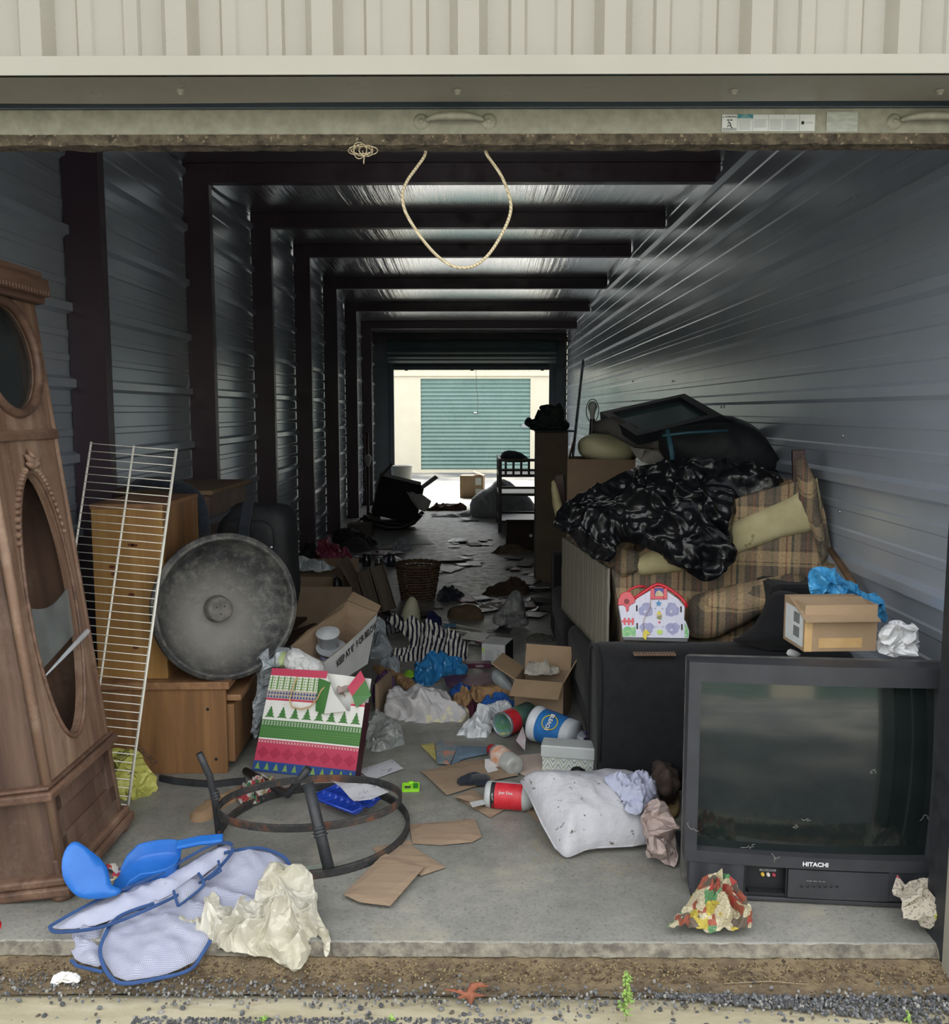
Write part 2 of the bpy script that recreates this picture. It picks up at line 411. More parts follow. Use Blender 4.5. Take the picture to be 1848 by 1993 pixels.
M_BAR = mat('door_bar_paint', '999887', '858475', 30, .5, bump=.35, bscale=120, bdist=.002, spots=('5d6053', .74, 60))
M_RUBBER = mat('grimy_rubber_seal', '3a332b', '6b6150', 40, .95, bump=.9, bscale=60, bdist=.01, spots=('8d7f68', .62, 90))
M_DARK = mat('dark_gap', '0d0d0f', rough=.8)
M_CARD = mat('cardboard', '87735f', '96816a', 5, .85, bump=.12, bscale=160, bdist=.001, stretch=(1, 8, 1))
M_CARDL = mat('light_cardboard', '9b8469', '8e785f', 6, .85, bump=.1, bscale=150, bdist=.001)
M_CARDD = mat('old_brown_cardboard', '6a5948', '776552', 5, .9, bump=.15, bscale=60, bdist=.002)
M_CARDX = mat('dusky_cardboard', '5f5345', '6d6050', 5, .9, bump=.15, bscale=60, bdist=.002)
M_WHITEP = mat('white_board', 'c3c4c3', 'b0b1b0', 7, .6, spots=('9b9890', .72, 26))
M_BLACKP = mat('black_plastic', '17181b', '1f2023', 10, .42)
M_BLACKBAG = mat('black_bin_liner', '0a0b0d', '121417', 20, .27, bump=.35, bscale=30, bdist=.01, coat=.15)
M_INK = mat('black_ink', '18181a', rough=.7)
M_WIRE = mat('white_coated_wire', 'e9e7dc', 'dcd9cc', 20, .4)
M_PAPER = mat('white_paper', 'dcdbd8', 'c9c8c6', 9, .75, spots=('8c867c', .70, 30), bump=.1, bscale=50)
M_KRAFT = mat('brown_paper', '9a7a57', '876a4a', 8, .85, bump=.5, bscale=16, bdist=.008)
M_NAVY = mat('navy_cloth', '10161f', '19222e', 20, .9, sheen=.2, bump=.3, bscale=120, bdist=.002)
M_CHAR = mat('charcoal_upholstery', '0f1013', '17181b', 30, .95, bump=.3, bscale=150, bdist=.002, sheen=.06, spots=('4d4a44', .76, 120))
M_GRIME = mat('grimy_dark_litter', '16171a', '2a2a2b', 14, .55, bump=.4, bscale=40, bdist=.01)
M_STEEL = m_painted('grey_steel', '8b9196', '9aa0a4', .3, metal=.6)
# ================================================================ the setting
S0, S = 3.75, 1.524                       # first column and column spacing
YC = [S0 + S * k for k in range(7)]       # column lines
YB = 14.40                                # back end wall
YW, YD = 2.03, 2.20                       # front siding plane, roll-up door plane
XL, XR = -1.68, 1.34                      # side walls
OX0, OX1 = -1.42, 1.165                    # door opening
def struct(name, o): o.name = name; o['kind'] = 'structure'; return o
# slab
b = MB(); b.box((XL - .3, 2.17, -.15), (XR + .3, 14.55, 0)); struct('floor', b.build('floor', M_CONC, bevel=.006))
# chipped nosing of the slab, a paler strip of mortar
t_ = mat('pale_mortar', '858071', '57524a', 34, .9, bump=1.0, bscale=60, bdist=.01)
b = MB()
b.grid(lambda u, v: Vector((XL - .3 + u * 3.6, 2.172 - .020 * v + .006 * nz(u * 90, v * 4), -.002 - .026 * v ** 1.5 + .003 * nz(u * 120, v * 5, 3))), 220, 4, flip=True)
struct('trim_1', b.build('trim_1', t_))
# ground outside: dirt ledge, pale apron, gravel drive, both ends
def m_apron():
    t = NT('pale_apron'); co = t.coord((.5, 1.6, 1)); n = t.noise(co, 4, 8, .7); co2 = t.coord()
    c = t.ramp(n, [(.3, '8f876e'), (.5, 'a49b80'), (.7, 'b5ae97')]); c = t.mix(t.ramp(t.noise(co2, 7, 5), [(.62, 0.0), (.75, .6)]), c, lin('9c7852'))
    c = t.mix(t.ramp(t.noise(co2, 60, 4, .7), [(.62, 0.0), (.75, .5)]), c, lin('77705d')); t.setp(Base_Color=c, Roughness=.85); t.bump(t.noise(co2, 70, 4), .4, .004); return t.m
M_DIRT = mat('brown_dirt', '594c3b', '77684f', 14, .95, bump=.9, bscale=60, bdist=.012, spots=('3b3226', .62, 70))
def m_asph():
    t = NT('gravel_drive'); co = t.coord(); v = t.new('TexVoronoi'); v.inputs['Scale'].default_value = 130; t.link(co, v.inputs['Vector'])
    s = t.new('SeparateColor'); t.link(v.outputs['Color'], s.inputs[0]); c = t.ramp(s.outputs[0], [(0, '3c3d40'), (.5, '626466'), (1, '8a8a87')])
    c = t.mix(t.ramp(t.noise(co, .8, 5), [(.45, 0.0), (.65, .7)]), c, lin('bdb8a8')); t.setp(Base_Color=c, Roughness=.9); t.bump(v.outputs['Distance'], .6, .01); return t.m
M_ASPH = m_asph()
b = MB(); b.grid(lambda u, v: Vector((-3 + 6 * u, 2.045 + .125 * v, -.060 + .036 * v * v + .005 * nz(u * 60, v * 6) + .003 * nz(u * 190, v * 18))), 300, 10)
struct('ground_dirt', b.build('ground_dirt', M_DIRT))
b = MB(); b.grid(lambda u, v: Vector((-3 + 6 * u, 1.935 + .125 * v, -.062 - .010 * v + .0015 * nz(u * 40, v * 3))), 120, 8); struct('ground_apron', b.build('ground_apron', m_apron()))
b = MB(); b.quad((-40, -30, -.075), (40, -30, -.075), (40, 2.2, -.075), (-40, 2.2, -.075)); struct('ground_drive_front', b.build('ground_drive_front', M_ASPH))
b = MB(); b.quad((-40, 14.5, -.10), (40, 14.5, -.10), (40, 60, -.10), (-40, 60, -.10)); struct('ground_drive_back', b.build('ground_drive_back', M_ASPH))
# corrugated panel: profile across, swept along
def rib(a, pitch, off=0.0, mh=.030, mw=.060, sw=.034, smh=.007):
    x = ((a - off) / pitch) % 1.0; d = abs(x - .5) * pitch            # major rib in the middle of each pitch
    if d < mw / 2 * .55: return mh
    if d < mw / 2: return mh * (mw / 2 - d) / (mw / 2 * .45)
    for c in (.16, .84):
        e = abs(x - c) * pitch
        if e < sw / 2: return smh * min(1, (sw / 2 - e) / .006)
    return 0.0
def ribs(a0, a1, pitch, off=0.0, **k):
    out = []; n0 = int((a0 - off) / pitch) - 1; n1 = int((a1 - off) / pitch) + 2; mw = k.get('mw', .060); sw = k.get('sw', .035)
    for n in range(n0, n1):
        base = off + n * pitch
        for d in (-mw / 2, -mw / 2 * .55, mw / 2 * .55, mw / 2): out.append(base + pitch * .5 + d)
        for c in (.16, .84):
            for d in (-sw / 2, -sw / 2 + .006, sw / 2 - .006, sw / 2): out.append(base + pitch * c + d)
    out = sorted([a0, a1] + [a for a in out if a0 < a < a1]); return [(a, rib(a, pitch, off, **k)) for a in out]
def sidewall(name, X, sgn, off, y0, y1, nseg):
    pr = ribs(-.02, 2.95, .305, off); b = MB()
    def P(a, h, y): return Vector((X + sgn * h + .003 * nz(y * .6, a * .9, X), y, a))
    for i in range(len(pr) - 1):
        for j in range(nseg):
            ya, yb = y0 + (y1 - y0) * j / nseg, y0 + (y1 - y0) * (j + 1) / nseg
            q = [P(*pr[i], ya), P(*pr[i], yb), P(*pr[i + 1], yb), P(*pr[i + 1], ya)]
            b.quad(*(q if sgn < 0 else q[::-1]))
    return struct(name, b.build(name, M_GALV))
sidewall('wall_left', XL, 1, .07, YD - .15, YB, 26)
sidewall('wall_right', XR, -1, .02, YD - .15, 7.84, 12)
sidewall('wall_right_rear', XR + .004, -1, .02, 7.85, YB, 12)
# screws on the side wall
b = MB()
for (px, py) in ((1655, 547), (1635, 996), (1642, 848), (1310, 742), (1405, 792), (1232, 742), (1233, 780), (1665, 385)):
    p = PX(px, py, XR - .004); b.lathe([(.0, .006), (.006, .005), (.008, 0)], 8, M=FR(p, (0, 1, 0), (0, 0, -1)))
w_ = b.build('wall_screws', M_STEEL, parent=bpy.data.objects['wall_right'])
# columns and rafters, C sections of primer-painted steel
RH = [1.22, 1.270, 1.320, 1.362, 1.285, 1.212, 1.137]      # underside of each rafter above eye height
for k, Y in enumerate(YC):
    z1 = CAMH + RH[k] + .02
    b = MB(); x0, x1 = XL + .01, XL + .155
    b.box((x0, Y, 0), (x1, Y + .004, z1)); b.box((x1 - .004, Y + .004, 0), (x1, Y + .062, z1)); b.box((x0, Y + .004, 0), (x0 + .004, Y + .062, z1)); b.box((x1 - .018, Y + .058, 0), (x1 - .004, Y + .062, z1))
    b.box((x0 - .01, Y - .01, 0), (x1 + .01, Y + .07, .006))
    struct('trim_%d' % (2 + k), b.build('t', M_PRIMER))
    b = MB(); z0 = CAMH + RH[k]
    b.box((XL + .01, Y - .001, z0), (XR - .005, Y + .003, z0 + .105)); b.box((XL + .01, Y + .003, z0), (XR - .005, Y + .066, z0 + .004)); b.box((XL + .01, Y + .003, z0 + .101), (XR - .005, Y + .066, z0 + .105))
    for (sx) in (XL + .2, XR - .25, XL + .26): b.lathe([(0, .006), (.008, .004), (.01, 0)], 8, M=FR((sx, Y - .001, z0 + .06), (1, 0, 0), (0, 0, 1)))
    struct('trim_%d' % (20 + k), b.build('t', M_PRIMER))
# roof insulation facing, sagging between the rafters
ys = [YD - .1] + YC + [YB]; hs = [1.19] + RH + [1.075]
for k in range(len(ys) - 1):
    ya, yb = ys[k], ys[k + 1]; ha, hb = CAMH + hs[k] + .107, CAMH + hs[k + 1] + .107
    def fn(u, v, ya=ya, yb=yb, ha=ha, hb=hb, k=k):
        x = XL + (XR - XL) * u; s_ = math.sin(PI * v)
        return Vector((x, ya + (yb - ya) * v, ha + (hb - ha) * v - s_ * (.034 + .008 * nz(x * 1.3, k * 3.1)) + max(0, s_) ** .35 * (.0020 * nz(x * 24, v * .3, k) + .0008 * nz(x * 80, v * .4, k + 9))))
    b = MB(); b.grid(fn, 520, 12, flip=True); o = struct('ceiling' if k == 0 else 'ceiling_%d' % k, b.build('c', M_FOIL))
# light-tight roof deck above the insulation
b = MB(); b.box((XL - .3, 2.0, 2.95), (XR + .3, YB + .1, 3.0)); struct('roof_deck', b.build('r', M_GALV))
# ---- front siding above and beside the door
def frontpanel(name, x0, x1, z0, z1, Y, sgn, m_, off=-.026 - .305 / 2):
    pr = ribs(x0, x1, .305, off, mw=.080, sw=.040, smh=.0055); b = MB()
    for (a, h), (a2, h2) in zip(pr[:-1], pr[1:]):
        q = [Vector((a, Y + sgn * h, z0)), Vector((a2, Y + sgn * h2, z0)), Vector((a2, Y + sgn * h2, z1)), Vector((a, Y + sgn * h, z1))]
        b.quad(*(q if sgn < 0 else q[::-1]))
    return struct(name, b.build(name, m_))
frontpanel('wall_front', -6, 6, 2.03, 3.3, YW, -1, M_CREAM)
frontpanel('wall_front_left', -6, OX0 - .06, -.06, 2.03, YW, -1, M_CREAM)
frontpanel('wall_front_right', OX1 + .06, 6, -.06, 2.03, YW, -1, M_CREAM)
b = MB()   # drip trim and soffit over the opening
zt, zb = CAMH + .733, CAMH + .695
b.box((-6, 1.985, zb), (6, 1.989, zt)); b.box((-6, 1.989, zt - .004), (6, 2.03, zt))
b.grid(lambda u, v: Vector((-2 + 4 * u, 1.989 + .150 * v, zb - .001 - .006 * v * (.5 + .5 * nz(u * 5, 0, 4)) - .002)), 60, 4, flip=True)
b.grid(lambda u, v: Vector((-2 + 4 * u, 2.139, zb - .003 - .006 * (.5 + .5 * nz(u * 5, 0, 4)) + .05 * v)), 60, 1)
tr = struct('trim_40', b.build('t', M_CREAMD))
for px in (352, 891, 1429, 1830):
    p = G(px, 177, zb - .006); s_ = MB(); s_.lathe([(0, -.006), (.007, -.005), (.009, 0), (.011, .001)], 10); s_.lathe([(0, -.010), (.0055, -.009), (.0055, -.004)], 6, smooth=False)
    s_.build('screw', M_CREAMD, tr, TR(p))
for nm, x0, x1 in (('trim_41', OX0 - .09, OX0), ('trim_42', OX1 - .02, OX1 + .09)):
    b = MB(); b.box((x0, 2.10, -.06), (x1, 2.14, zb)); struct(nm, b.build('t', M_CREAMD, bevel=.003))
# rear side of the front wall beside the opening
for nm, x0, x1 in (('wall_front_inner_left', XL, OX0 + .01), ('wall_front_inner_right', OX1 + .02, XR)):
    b = MB(); b.box((x0, 2.26, 0), (x1, 2.27, 2.5)); struct(nm, b.build('w', M_GALV))
b = MB(); b.box((XL, 2.40, 2.13), (XR, 2.42, 2.9)); struct('wall_front_header', b.build('w', M_GALV))
# ---- front roll-up door, raised
d1 = struct('door_1', bpy.data.objects.new('door_1', None)); COL.objects.link(d1); d1.location = (0, YD, CAMH)
b = MB()   # curtain going up to the roll
pts = []
for i in range(60):
    z = .645 + .006 * i; pts.append((z, .010 * math.sin(z * 2 * PI / .075)))
for (z, h), (z2, h2) in zip(pts[:-1], pts[1:]):
    b.quad((OX0 + .03, .018 + h, z), (OX1 - .03, .018 + h, z), (OX1 - .03, .018 + h2, z2), (OX0 + .03, .018 + h2, z2))
b.build('door_curtain', M_DOORG, d1)
b = MB(); b.lathe([(.18, OX0 + .02), (.18, OX1 - .02)], 40, M=TR((0, .19, 1.06)) @ TR(ry=90) , cap=True); b.build('door_roll', M_DOORG, d1)
b = MB(); b.box((OX0 + .01, -.004, .636), (OX1 - .01, .030, .693)); b.box((OX0 + .01, -.004, .632), (OX1 - .01, .060, .637))
bar = b.build('bottom_bar', M_BAR, d1, bevel=.004)
b = MB(); b.box((OX0 + .01, .004, .695), (OX1 - .01, .03, .714)); b.build('top_seal', m_painted('slate_steel', '4b545b', '565f66', .35, metal=.3), d1, bevel=.004)
b = MB(); b.grid(lambda u, v: Vector((OX0 + .01 + (OX1 - OX0 - .02) * u, -.006 + .05 * v + .004 * nz(u * 70, v * 3), .612 - .004 * nz(u * 50, v * 3, 2) )), 260, 5, flip=True)
b.grid(lambda u, v: Vector((OX0 + .01 + (OX1 - OX0 - .02) * u, -.006 + .004 * nz(u * 70, 0) * (1 - v) + .003 * nz(u * 150, v * 8, 5), .612 - .004 * nz(u * 50, 0, 2) * (1 - v) + .024 * v)), 260, 4)
b.build('rubber_seal', M_RUBBER, d1)
def door_handle(px):
    p = D(px, 238, YD) - Vector((0, YD, CAMH)); h = MB(); L = .078
    for s_ in (-1, 1): h.lathe([(0, .006), (.010, .0055), (.0165, .004), (.0185, .0)], 20, M=FR((s_ * L, 0, 0), (1, 0, 0), (0, 0, 1))); h.lathe([(0, .010), (.005, .009), (.006, .005)], 10, M=FR((s_ * L, 0, 0), (1, 0, 0), (0, 0, 1)))
    pts = []
    for i in range(25):
        u = i / 24 * 2 - 1; pts.append((u * (L - .012), -.004 - .024 * (1 - u ** 4), .002 + .003 * (1 - u * u)))
    h.tube(pts, [.0045 + .005 * (1 - (i / 12 - 1) ** 2) for i in range(25)], 10)
    return h.build('door_handle', M_BAR, d1, TR((p.x, -.004, p.z)))
door_handle(886); door_handle(1806)
# warning labels stuck on the bar
M_LAB = mat('label_white', 'cfd2cf', 'c3c7c5', 20, .5); M_TEAL = mat('label_teal', '2f7d86', rough=.5); M_GREYINK = mat('grey_ink', '8c9090', rough=.6)
pl, pr_ = D(1404, 257, YD), D(1586, 226, YD)
x0, x1, z0, z1 = pl.x, pr_.x, pl.z - CAMH, pr_.z - CAMH + .002; b = MB(); yy = -.0055
b.quad((x0, yy, z0), (x1, yy, z0), (x1, yy, z1), (x0, yy, z1)); cw = (x1 - x0) / 6
for k in range(6):
    xa = x0 + cw * k; b.box((xa - .0004, yy - .0004, z0), (xa + .0004, yy - .0001, z1), 3)
    if k == 1: b.quad((xa, yy - .0003, z1 - .0085), (xa + cw, yy - .0003, z1 - .0085), (xa + cw, yy - .0003, z1), (xa, yy - .0003, z1), 2)
    if 1 <= k <= 4:
        for r_ in range(9):
            if k == 2 and r_ > 6: continue
            zz = z1 - .012 - r_ * .0027; b.quad((xa + .003, yy - .0003, zz), (xa + cw - .004 - (r_ * 7 % 5) * .001, yy - .0003, zz), (xa + cw - .004 - (r_ * 7 % 5) * .001, yy - .0003, zz + .0009), (xa + .003, yy - .0003, zz + .0009), 3)
F0 = FR((0, 0, 0), (1, 0, 0), (0, 0, 1))
text_into(b, 'WARNING', .0055, TR((x0 + cw * .58, yy - .0004, z1 - .005)) @ F0, 1, bold=.0001)
text_into(b, 'SAFETY', .0036, TR((x0 + cw * 1.5, yy - .0006, z1 - .003)) @ F0, 0); text_into(b, 'INSTRUCTIONS', .0034, TR((x0 + cw * 1.5, yy - .0006, z1 - .0065)) @ F0, 0)
text_into(b, 'DASMA', .0060, TR((x0 + cw * 5.62, yy - .0004, (z0 + z1) / 2)) @ F0, 3, sx=.8); b.box((x0 + cw * 5.12, yy - .0005, (z0 + z1) / 2 - .0035), (x0 + cw * 5.3, yy - .0003, (z0 + z1) / 2 + .0035), 1)
cx = x0 + cw * .5   # running figure struck by a falling door
for (a, c_) in (((-.006, .022), (-.001, .022)), ((.001, .022), (.006, .022))): b.box((cx + a[0], yy - .0005, z0 + .0235), (cx + c_[0], yy - .0003, z0 + .026), 1)
fig = [(-.003, .022), (.001, .018), (.003, .014), (.002, .011), (.007, .007)]
b.tube([(cx + p, yy - .0004, z0 + q) for p, q in fig], .001, 6, 1); b.tube([(cx + .002, yy - .0004, z0 + .013), (cx - .003, yy - .0004, z0 + .013), (cx - .005, yy - .0004, z0 + .0095)], .0009, 6, 1); b.tube([(cx, yy - .0004, z0 + .019), (cx - .005, yy - .0004, z0 + .017)], .0007, 6, 1)
for r_ in range(3): b.box((x0 + .002, yy - .0004, z0 + .002 + r_ * .002), (x0 + cw - .002, yy - .0002, z0 + .0028 + r_ * .002), 1)
tri = [(x0 + .0015, z1 - .0068), (x0 + .0055, z1 - .0068), (x0 + .0035, z1 - .0035)]; b.add([(p, yy - .0004, q) for p, q in tri], [(0, 1, 2)], 1)
b.build('warning_label', [M_LAB, M_INK, M_TEAL, M_GREYINK], d1)['label'] = 'strip of six small white safety panels with black and teal print'
pl, pr_ = D(1607, 258, YD), D(1669, 219, YD); b = MB(); b.quad((pl.x, yy, pl.z - CAMH), (pr_.x, yy, pl.z - CAMH), (pr_.x, yy, pr_.z - CAMH), (pl.x, yy, pr_.z - CAMH))
b.build('worn_sticker', mat('worn_sticker_grey', '9ba097', 'b4b8ae', 40, .6, stretch=(1, 1, 3)), d1)
# door guide on the right of the opening
b = MB(); b.box((OX1 - .018, YD - .075, -.04), (OX1 - .010, YD + .03, 2.0)); b.box((OX1 - .01, YD - .07, -.04), (OX1 + .0, YD - .06, 2.0))
struct('trim_43', b.build('t', mat('dark_weatherstrip', '1d1f22', '2a2c2f', 20, .5)))
b = MB(); b.box((OX0 + .010, YD - .075, -.04), (OX0 + .018, YD + .03, 2.0)); struct('trim_44', b.build('t', M_STEEL))
# ---- back end wall with its own raised door
BX0, BX1, BZ = -1.355, 1.065, 1.965
M_ENDW = m_painted('end_wall_grey', '3f454c', '484f56', .45)
b = MB(); b.box((XL, YB, 0), (BX0 - .05, YB + .05, 2.7)); b.box((BX1 + .05, YB, 0), (XR, YB + .05, 2.7)); b.box((BX0 - .05, YB, BZ + .10), (BX1 + .05, YB + .05, 2.7))
for x in (-1.60, -1.47, 1.18, 1.27): b.box((x, YB - .012, 0), (x + .03, YB, 2.5))
b.box((XL, YB - .02, 1.985), (BX0 - .05, YB, 2.0)); b.box((BX1 + .05, YB - .02, 1.985), (XR, YB, 2.0))
struct('wall_back', b.build('w', M_ENDW))
b = MB(); b.box((XL, YB - .12, 2.395), (XR, YB - .02, 2.47)); struct('trim_50', b.build('t', M_PRIMER))
for k, (x0, x1) in enumerate(((BX0 - .06, BX0), (BX1, BX1 + .06))):
    b = MB(); b.box((x0, YB - .06, 0), (x1, YB - .052, 2.1)); b.box((x0, YB - .052, 0), (x0 + .006, YB, 2.1)); b.box((x1 - .006, YB - .052, 0), (x1, YB, 2.1)); struct('trim_%d' % (51 + k), b.build('t', m_painted('guide', '3a4046', '454b50', .4, metal=.3)))
d2 = struct('door_2', bpy.data.objects.new('door_2', None)); COL.objects.link(d2); d2.location = (0, YB - .03, 0)
b = MB(); prof = []
for i in range(97):
    a = 2 * PI * i / 96; r_ = .175 + .007 * math.sin(a * 14); prof.append((r_ * math.cos(a), r_ * math.sin(a)))
for p, q in zip(prof[:-1], prof[1:]):
    b.quad((-1.42, -.19 + p[0], 2.24 + p[1]), (-1.42, -.19 + q[0], 2.24 + q[1]), (1.15, -.19 + q[0], 2.24 + q[1]), (1.15, -.19 + p[0], 2.24 + p[1]))
b.build('door_roll', mat('dark_green_door', '142728', '1a3032', 5, .4), d2)
b = MB(); b.box((BX0, -.02, BZ), (BX1, .01, BZ + .055)); b.box((BX0, -.035, BZ), (BX1, -.02, BZ + .012))
for x in (-1.18, -.16, .93): b.box((x, -.04, BZ - .012), (x + .05, -.02, BZ + .015))
b.build('bottom_bar', m_painted('bar_grey', '3f464b', '50575b', .4, metal=.2), d2)
b = MB()
for i in range(8): b.box((BX0, -.008 + .008 * (i % 2), BZ + .055 + i * .02), (BX1, .004 + .008 * (i % 2), BZ + .075 + i * .02))
b.build('door_curtain', bpy.data.materials['dark_green_door'], d2)
p0 = D(928, 722, YB - .05); b = MB(); b.tube([(p0.x - .01, 0, 2.0), (p0.x, 0, 1.7), (p0.x + .02, 0, 1.5), (p0.x + .01, .0, 1.3), (p0.x + .03, 0, 1.26)], .003, 6); b.build('pull_cord', mat('grey_cord', '8a8d88', rough=.8), d2)
# ---- the building across the rear drive
YA = 21.3
M_CREAMR = mat('cream_daylight_tint', 'b8b29d', 'beb8a4', 3, .5); M_DOORR = m_painted('pale_green_door', '5f7770', '6a827b', .30)  # cream made paler: bright rear daylight is put into its colour
def building(name, label, Y, x0, x1, dx0, dx1, dz0, dz1, face, doors_only=False):
    t = thing(name, label, 'building', TR((0, Y, -.10)) @ TR(rz=0 if face < 0 else 180))
    def panel(nm, a0, a1, z0, z1, m_, minor=True):
        pr = ribs(a0, a1, .305, 0, mw=.08); q = MB()
        for (a, h), (a2, h2) in zip(pr[:-1], pr[1:]): q.quad((a, -h, z0), (a2, -h2, z0), (a2, -h2, z1), (a, -h, z1))
        q.build(nm, m_, t)
    panel('siding', x0, x1, dz1 + .16, dz1 + 1.0, M_CREAMR)
    q = MB(); q.box((x0, -.04, dz1 + .06), (x1, .0, dz1 + .16)); q.build('fascia_trim', M_CREAMR, t)
    q = MB(); ed = [x0] + [e for d in zip(dx0, dx1) for e in d] + [x1]
    for a, c_ in zip(ed[0::2], ed[1::2]): q.box((a, 0, 0), (c_, .1, dz1 + .06))
    for a, c_ in zip(dx0, dx1): q.box((a, 0, dz1), (c_, .1, dz1 + .06)); q.box((a, 0, 0), (c_, .1, dz0))
    q.build('wall_panel', M_CREAMR, t)
    for a, c_ in zip(dx0, dx1):
        q = MB(); n = int((dz1 - dz0) / .0115); P = lambda i: (dz0 + (dz1 - dz0) * i / n, .05 - .034 * abs(math.sin(PI * (dz1 - dz0) * i / n / .0935)) ** 1.6)
        for i in range(n):
            (z, h), (z2, h2) = P(i), P(i + 1); q.quad((a, h, z), (c_, h, z), (c_, h2, z2), (a, h2, z2))
        dd = q.build('roll_up_door', M_DOORR, t)
        q = MB(); q.box((c_ - .20, .0, 1.05), (c_ - .04, .03, 1.13)); q.build('latch', M_STEEL, dd)
        q = MB(); q.box(((a + c_) / 2 - .04, .01, 1.38), ((a + c_) / 2 + .03, .03, 1.41)); q.build('number_tag', M_WHITEP, dd)
    return t
p1, p2 = D(819, 760, YA), D(1033, 760, YA); zt_ = D(900, 737, YA).z + .10; zb_ = D(900, 914, YA).z + .10
building('storage_building', 'cream storage building with a green roll-up door across the rear drive', YA, -9, 9, [p1.x - 3.9, p1.x, p1.x + 3.9], [p2.x - 3.9, p2.x, p2.x + 3.9], max(zb_, .02), zt_, -1)
building('storage_building', 'cream storage building behind the photographer, mirrored in the television glass', -8.0, -12, 12, [-5.2, -1.2, 2.8], [-2.6, 1.4, 5.4], .02, 2.15, 1)
# ================================================================ left side: clock case, wire shelf, pine furniture, tub
W_CLK = m_wood('weathered_walnut', '5c4234', '7d6350', '9a806a', 5, 'Z', .65, wear='a8937f')
W_CLKD = m_wood('dark_walnut_veneer', '42302a', '594438', '6b5446', 5, 'Z', .55, wear='7d6a5c')
W_TRIM = m_wood('walnut_moulding', '46342a', '63493a', '7c604d', 6, 'X', .55, wear='947a66')
W_BACK = m_wood('dusty_backboard', '3a2a20', '57402f', '6b5340', 7, 'Z', .7)
M_GLASS = mat('old_glass', 'dfe6e4', rough=.08, trans=.0, alpha=.22, spec=.8)
M_GLASSD = mat('dusty_glass', '8f9794', '6f7674', 9, .25, alpha=.42, spec=.7)
M_CLEAR = mat('clear_plastic', 'd8dcdf', 'c2c8cc', 14, .18, alpha=.45, spec=.8, bump=.3, bscale=20, bdist=.01)
def holed(outer, holes, th, mi=0, y0=0.0):
    """panel in the x-z plane with holes, thickness along +y"""
    mb = MB(); loops = [outer] + holes; pts = []; ed = []
    for L in loops:
        k = len(pts); pts += [Vector(p) for p in L]; ed += [(k + i, k + (i + 1) % len(L)) for i in range(len(L))]
    ov, oe, of_, _, _, _ = geometry.delaunay_2d_cdt(pts, ed, [], 1, 1e-6)
    def inside(x, y, L):
        r = False
        for i in range(len(L)):
            (xa, ya), (xb, yb) = L[i - 1], L[i]
            if (ya > y) != (yb > y) and x < (xb - xa) * (y - ya) / (yb - ya) + xa: r = not r
        return r
    of_ = [f for f in of_ if not any(inside(sum(ov[i].x for i in f) / 3, sum(ov[i].y for i in f) / 3, h) for h in holes)]
    n = len(ov); vs = [(p.x, y0, p.y) for p in ov] + [(p.x, y0 + th, p.y) for p in ov]; fs = []
    for f in of_: fs += [tuple(f), tuple(i + n for i in f)[::-1]]
    mb.add(vs, fs, mi)
    for L in loops:
        m = len(L); vs = [(p[0], y0, p[1]) for p in L] + [(p[0], y0 + th, p[1]) for p in L]
        mb.add(vs, [(i, (i + 1) % m, (i + 1) % m + m, i + m) for i in range(m)], mi)
    return mb
def ell(cx, cz, a, b, n=48, tilt=0): return [(cx + a * math.cos(2 * PI * i / n), cz + b * math.sin(2 * PI * i / n)) for i in range(n)]
A_, B_ = G(122, 1757), G(247, 1608); A_.z = B_.z = 0.012
xa = (B_ - A_).normalized(); wB = (B_ - A_).length
topB = D(62, 545, B_.y - .01); up = (topB - B_); Hc = up.length + .025; up = up.normalized(); up = (up - xa * up.dot(xa)).normalized()
MC = FR(A_, xa, None, up); MCi = MC.inverted(); nC = Vector((MC[0][1], MC[1][1], MC[2][1]))
def cl(px, py, off=0.0): p = MCi @ HIT(px, py, A_ + nC * off, nC); return p.x, p.z
clk = thing('longcase_clock', 'tall weathered wooden clock case with an empty oval door, leaning on the left wall', 'clock', MC)
dep = .27; print('CLOCK', wB, Hc, cl(210, 1434), cl(81, 1563), cl(47, 925), cl(137, 1434), cl(36, 1000), cl(126, 1145), cl(62, 700), cl(30, 808), cl(95, 845))
z_m = (cl(210, 1434)[1] + cl(81, 1563)[1]) / 2
z_d = cl(95, 845)[1]
t0, b0, l0, r0 = cl(47, 925), cl(137, 1434), cl(36, 1030), cl(150, 1300)
cz = (t0[1] + b0[1]) / 2; ah = abs(t0[1] - b0[1]) / 2
ins = .030; xw0, xw1 = ins, wB - ins
cxo = wB / 2; aw = min(.135, (xw1 - xw0) / 2 - .05)
rz_ = cl(62, 700)[1]; rr_ = min(.150, (xw1 - xw0) / 2 - .03)
zt_c = Hc - .10
holed([(xw0, z_m), (xw1, z_m), (xw1, zt_c), (xw0, zt_c)], [ell(cxo, cz, aw, ah)[::-1], ell(cxo, rz_, rr_, rr_)[::-1]], .022).build('front_panel', W_CLK, clk, bevel=.002)
b = MB(); b.box((xw0, 0, 0.02), (xw0 + .018, dep, zt_c)); b.box((xw1 - .018, .022, 0.02), (xw1, dep, zt_c)); b.build('side_panel', W_CLKD, clk)
b = MB(); b.box((xw0 + .018, dep - .012, .02), (xw1 - .018, dep, zt_c)); b.build('back_board', W_BACK, clk)
b = MB(); P = [(.012, .0), (.0, .012)]          # chamfered corner post
b.tube([(xw0 + .003, .003, .06), (xw0 + .003, .003, zt_c)], .014, 8); b.tube([(xw1 - .004, .003, .06), (xw1 - .004, .003, zt_c)], .010, 8); b.build('corner_post', W_CLK, clk)
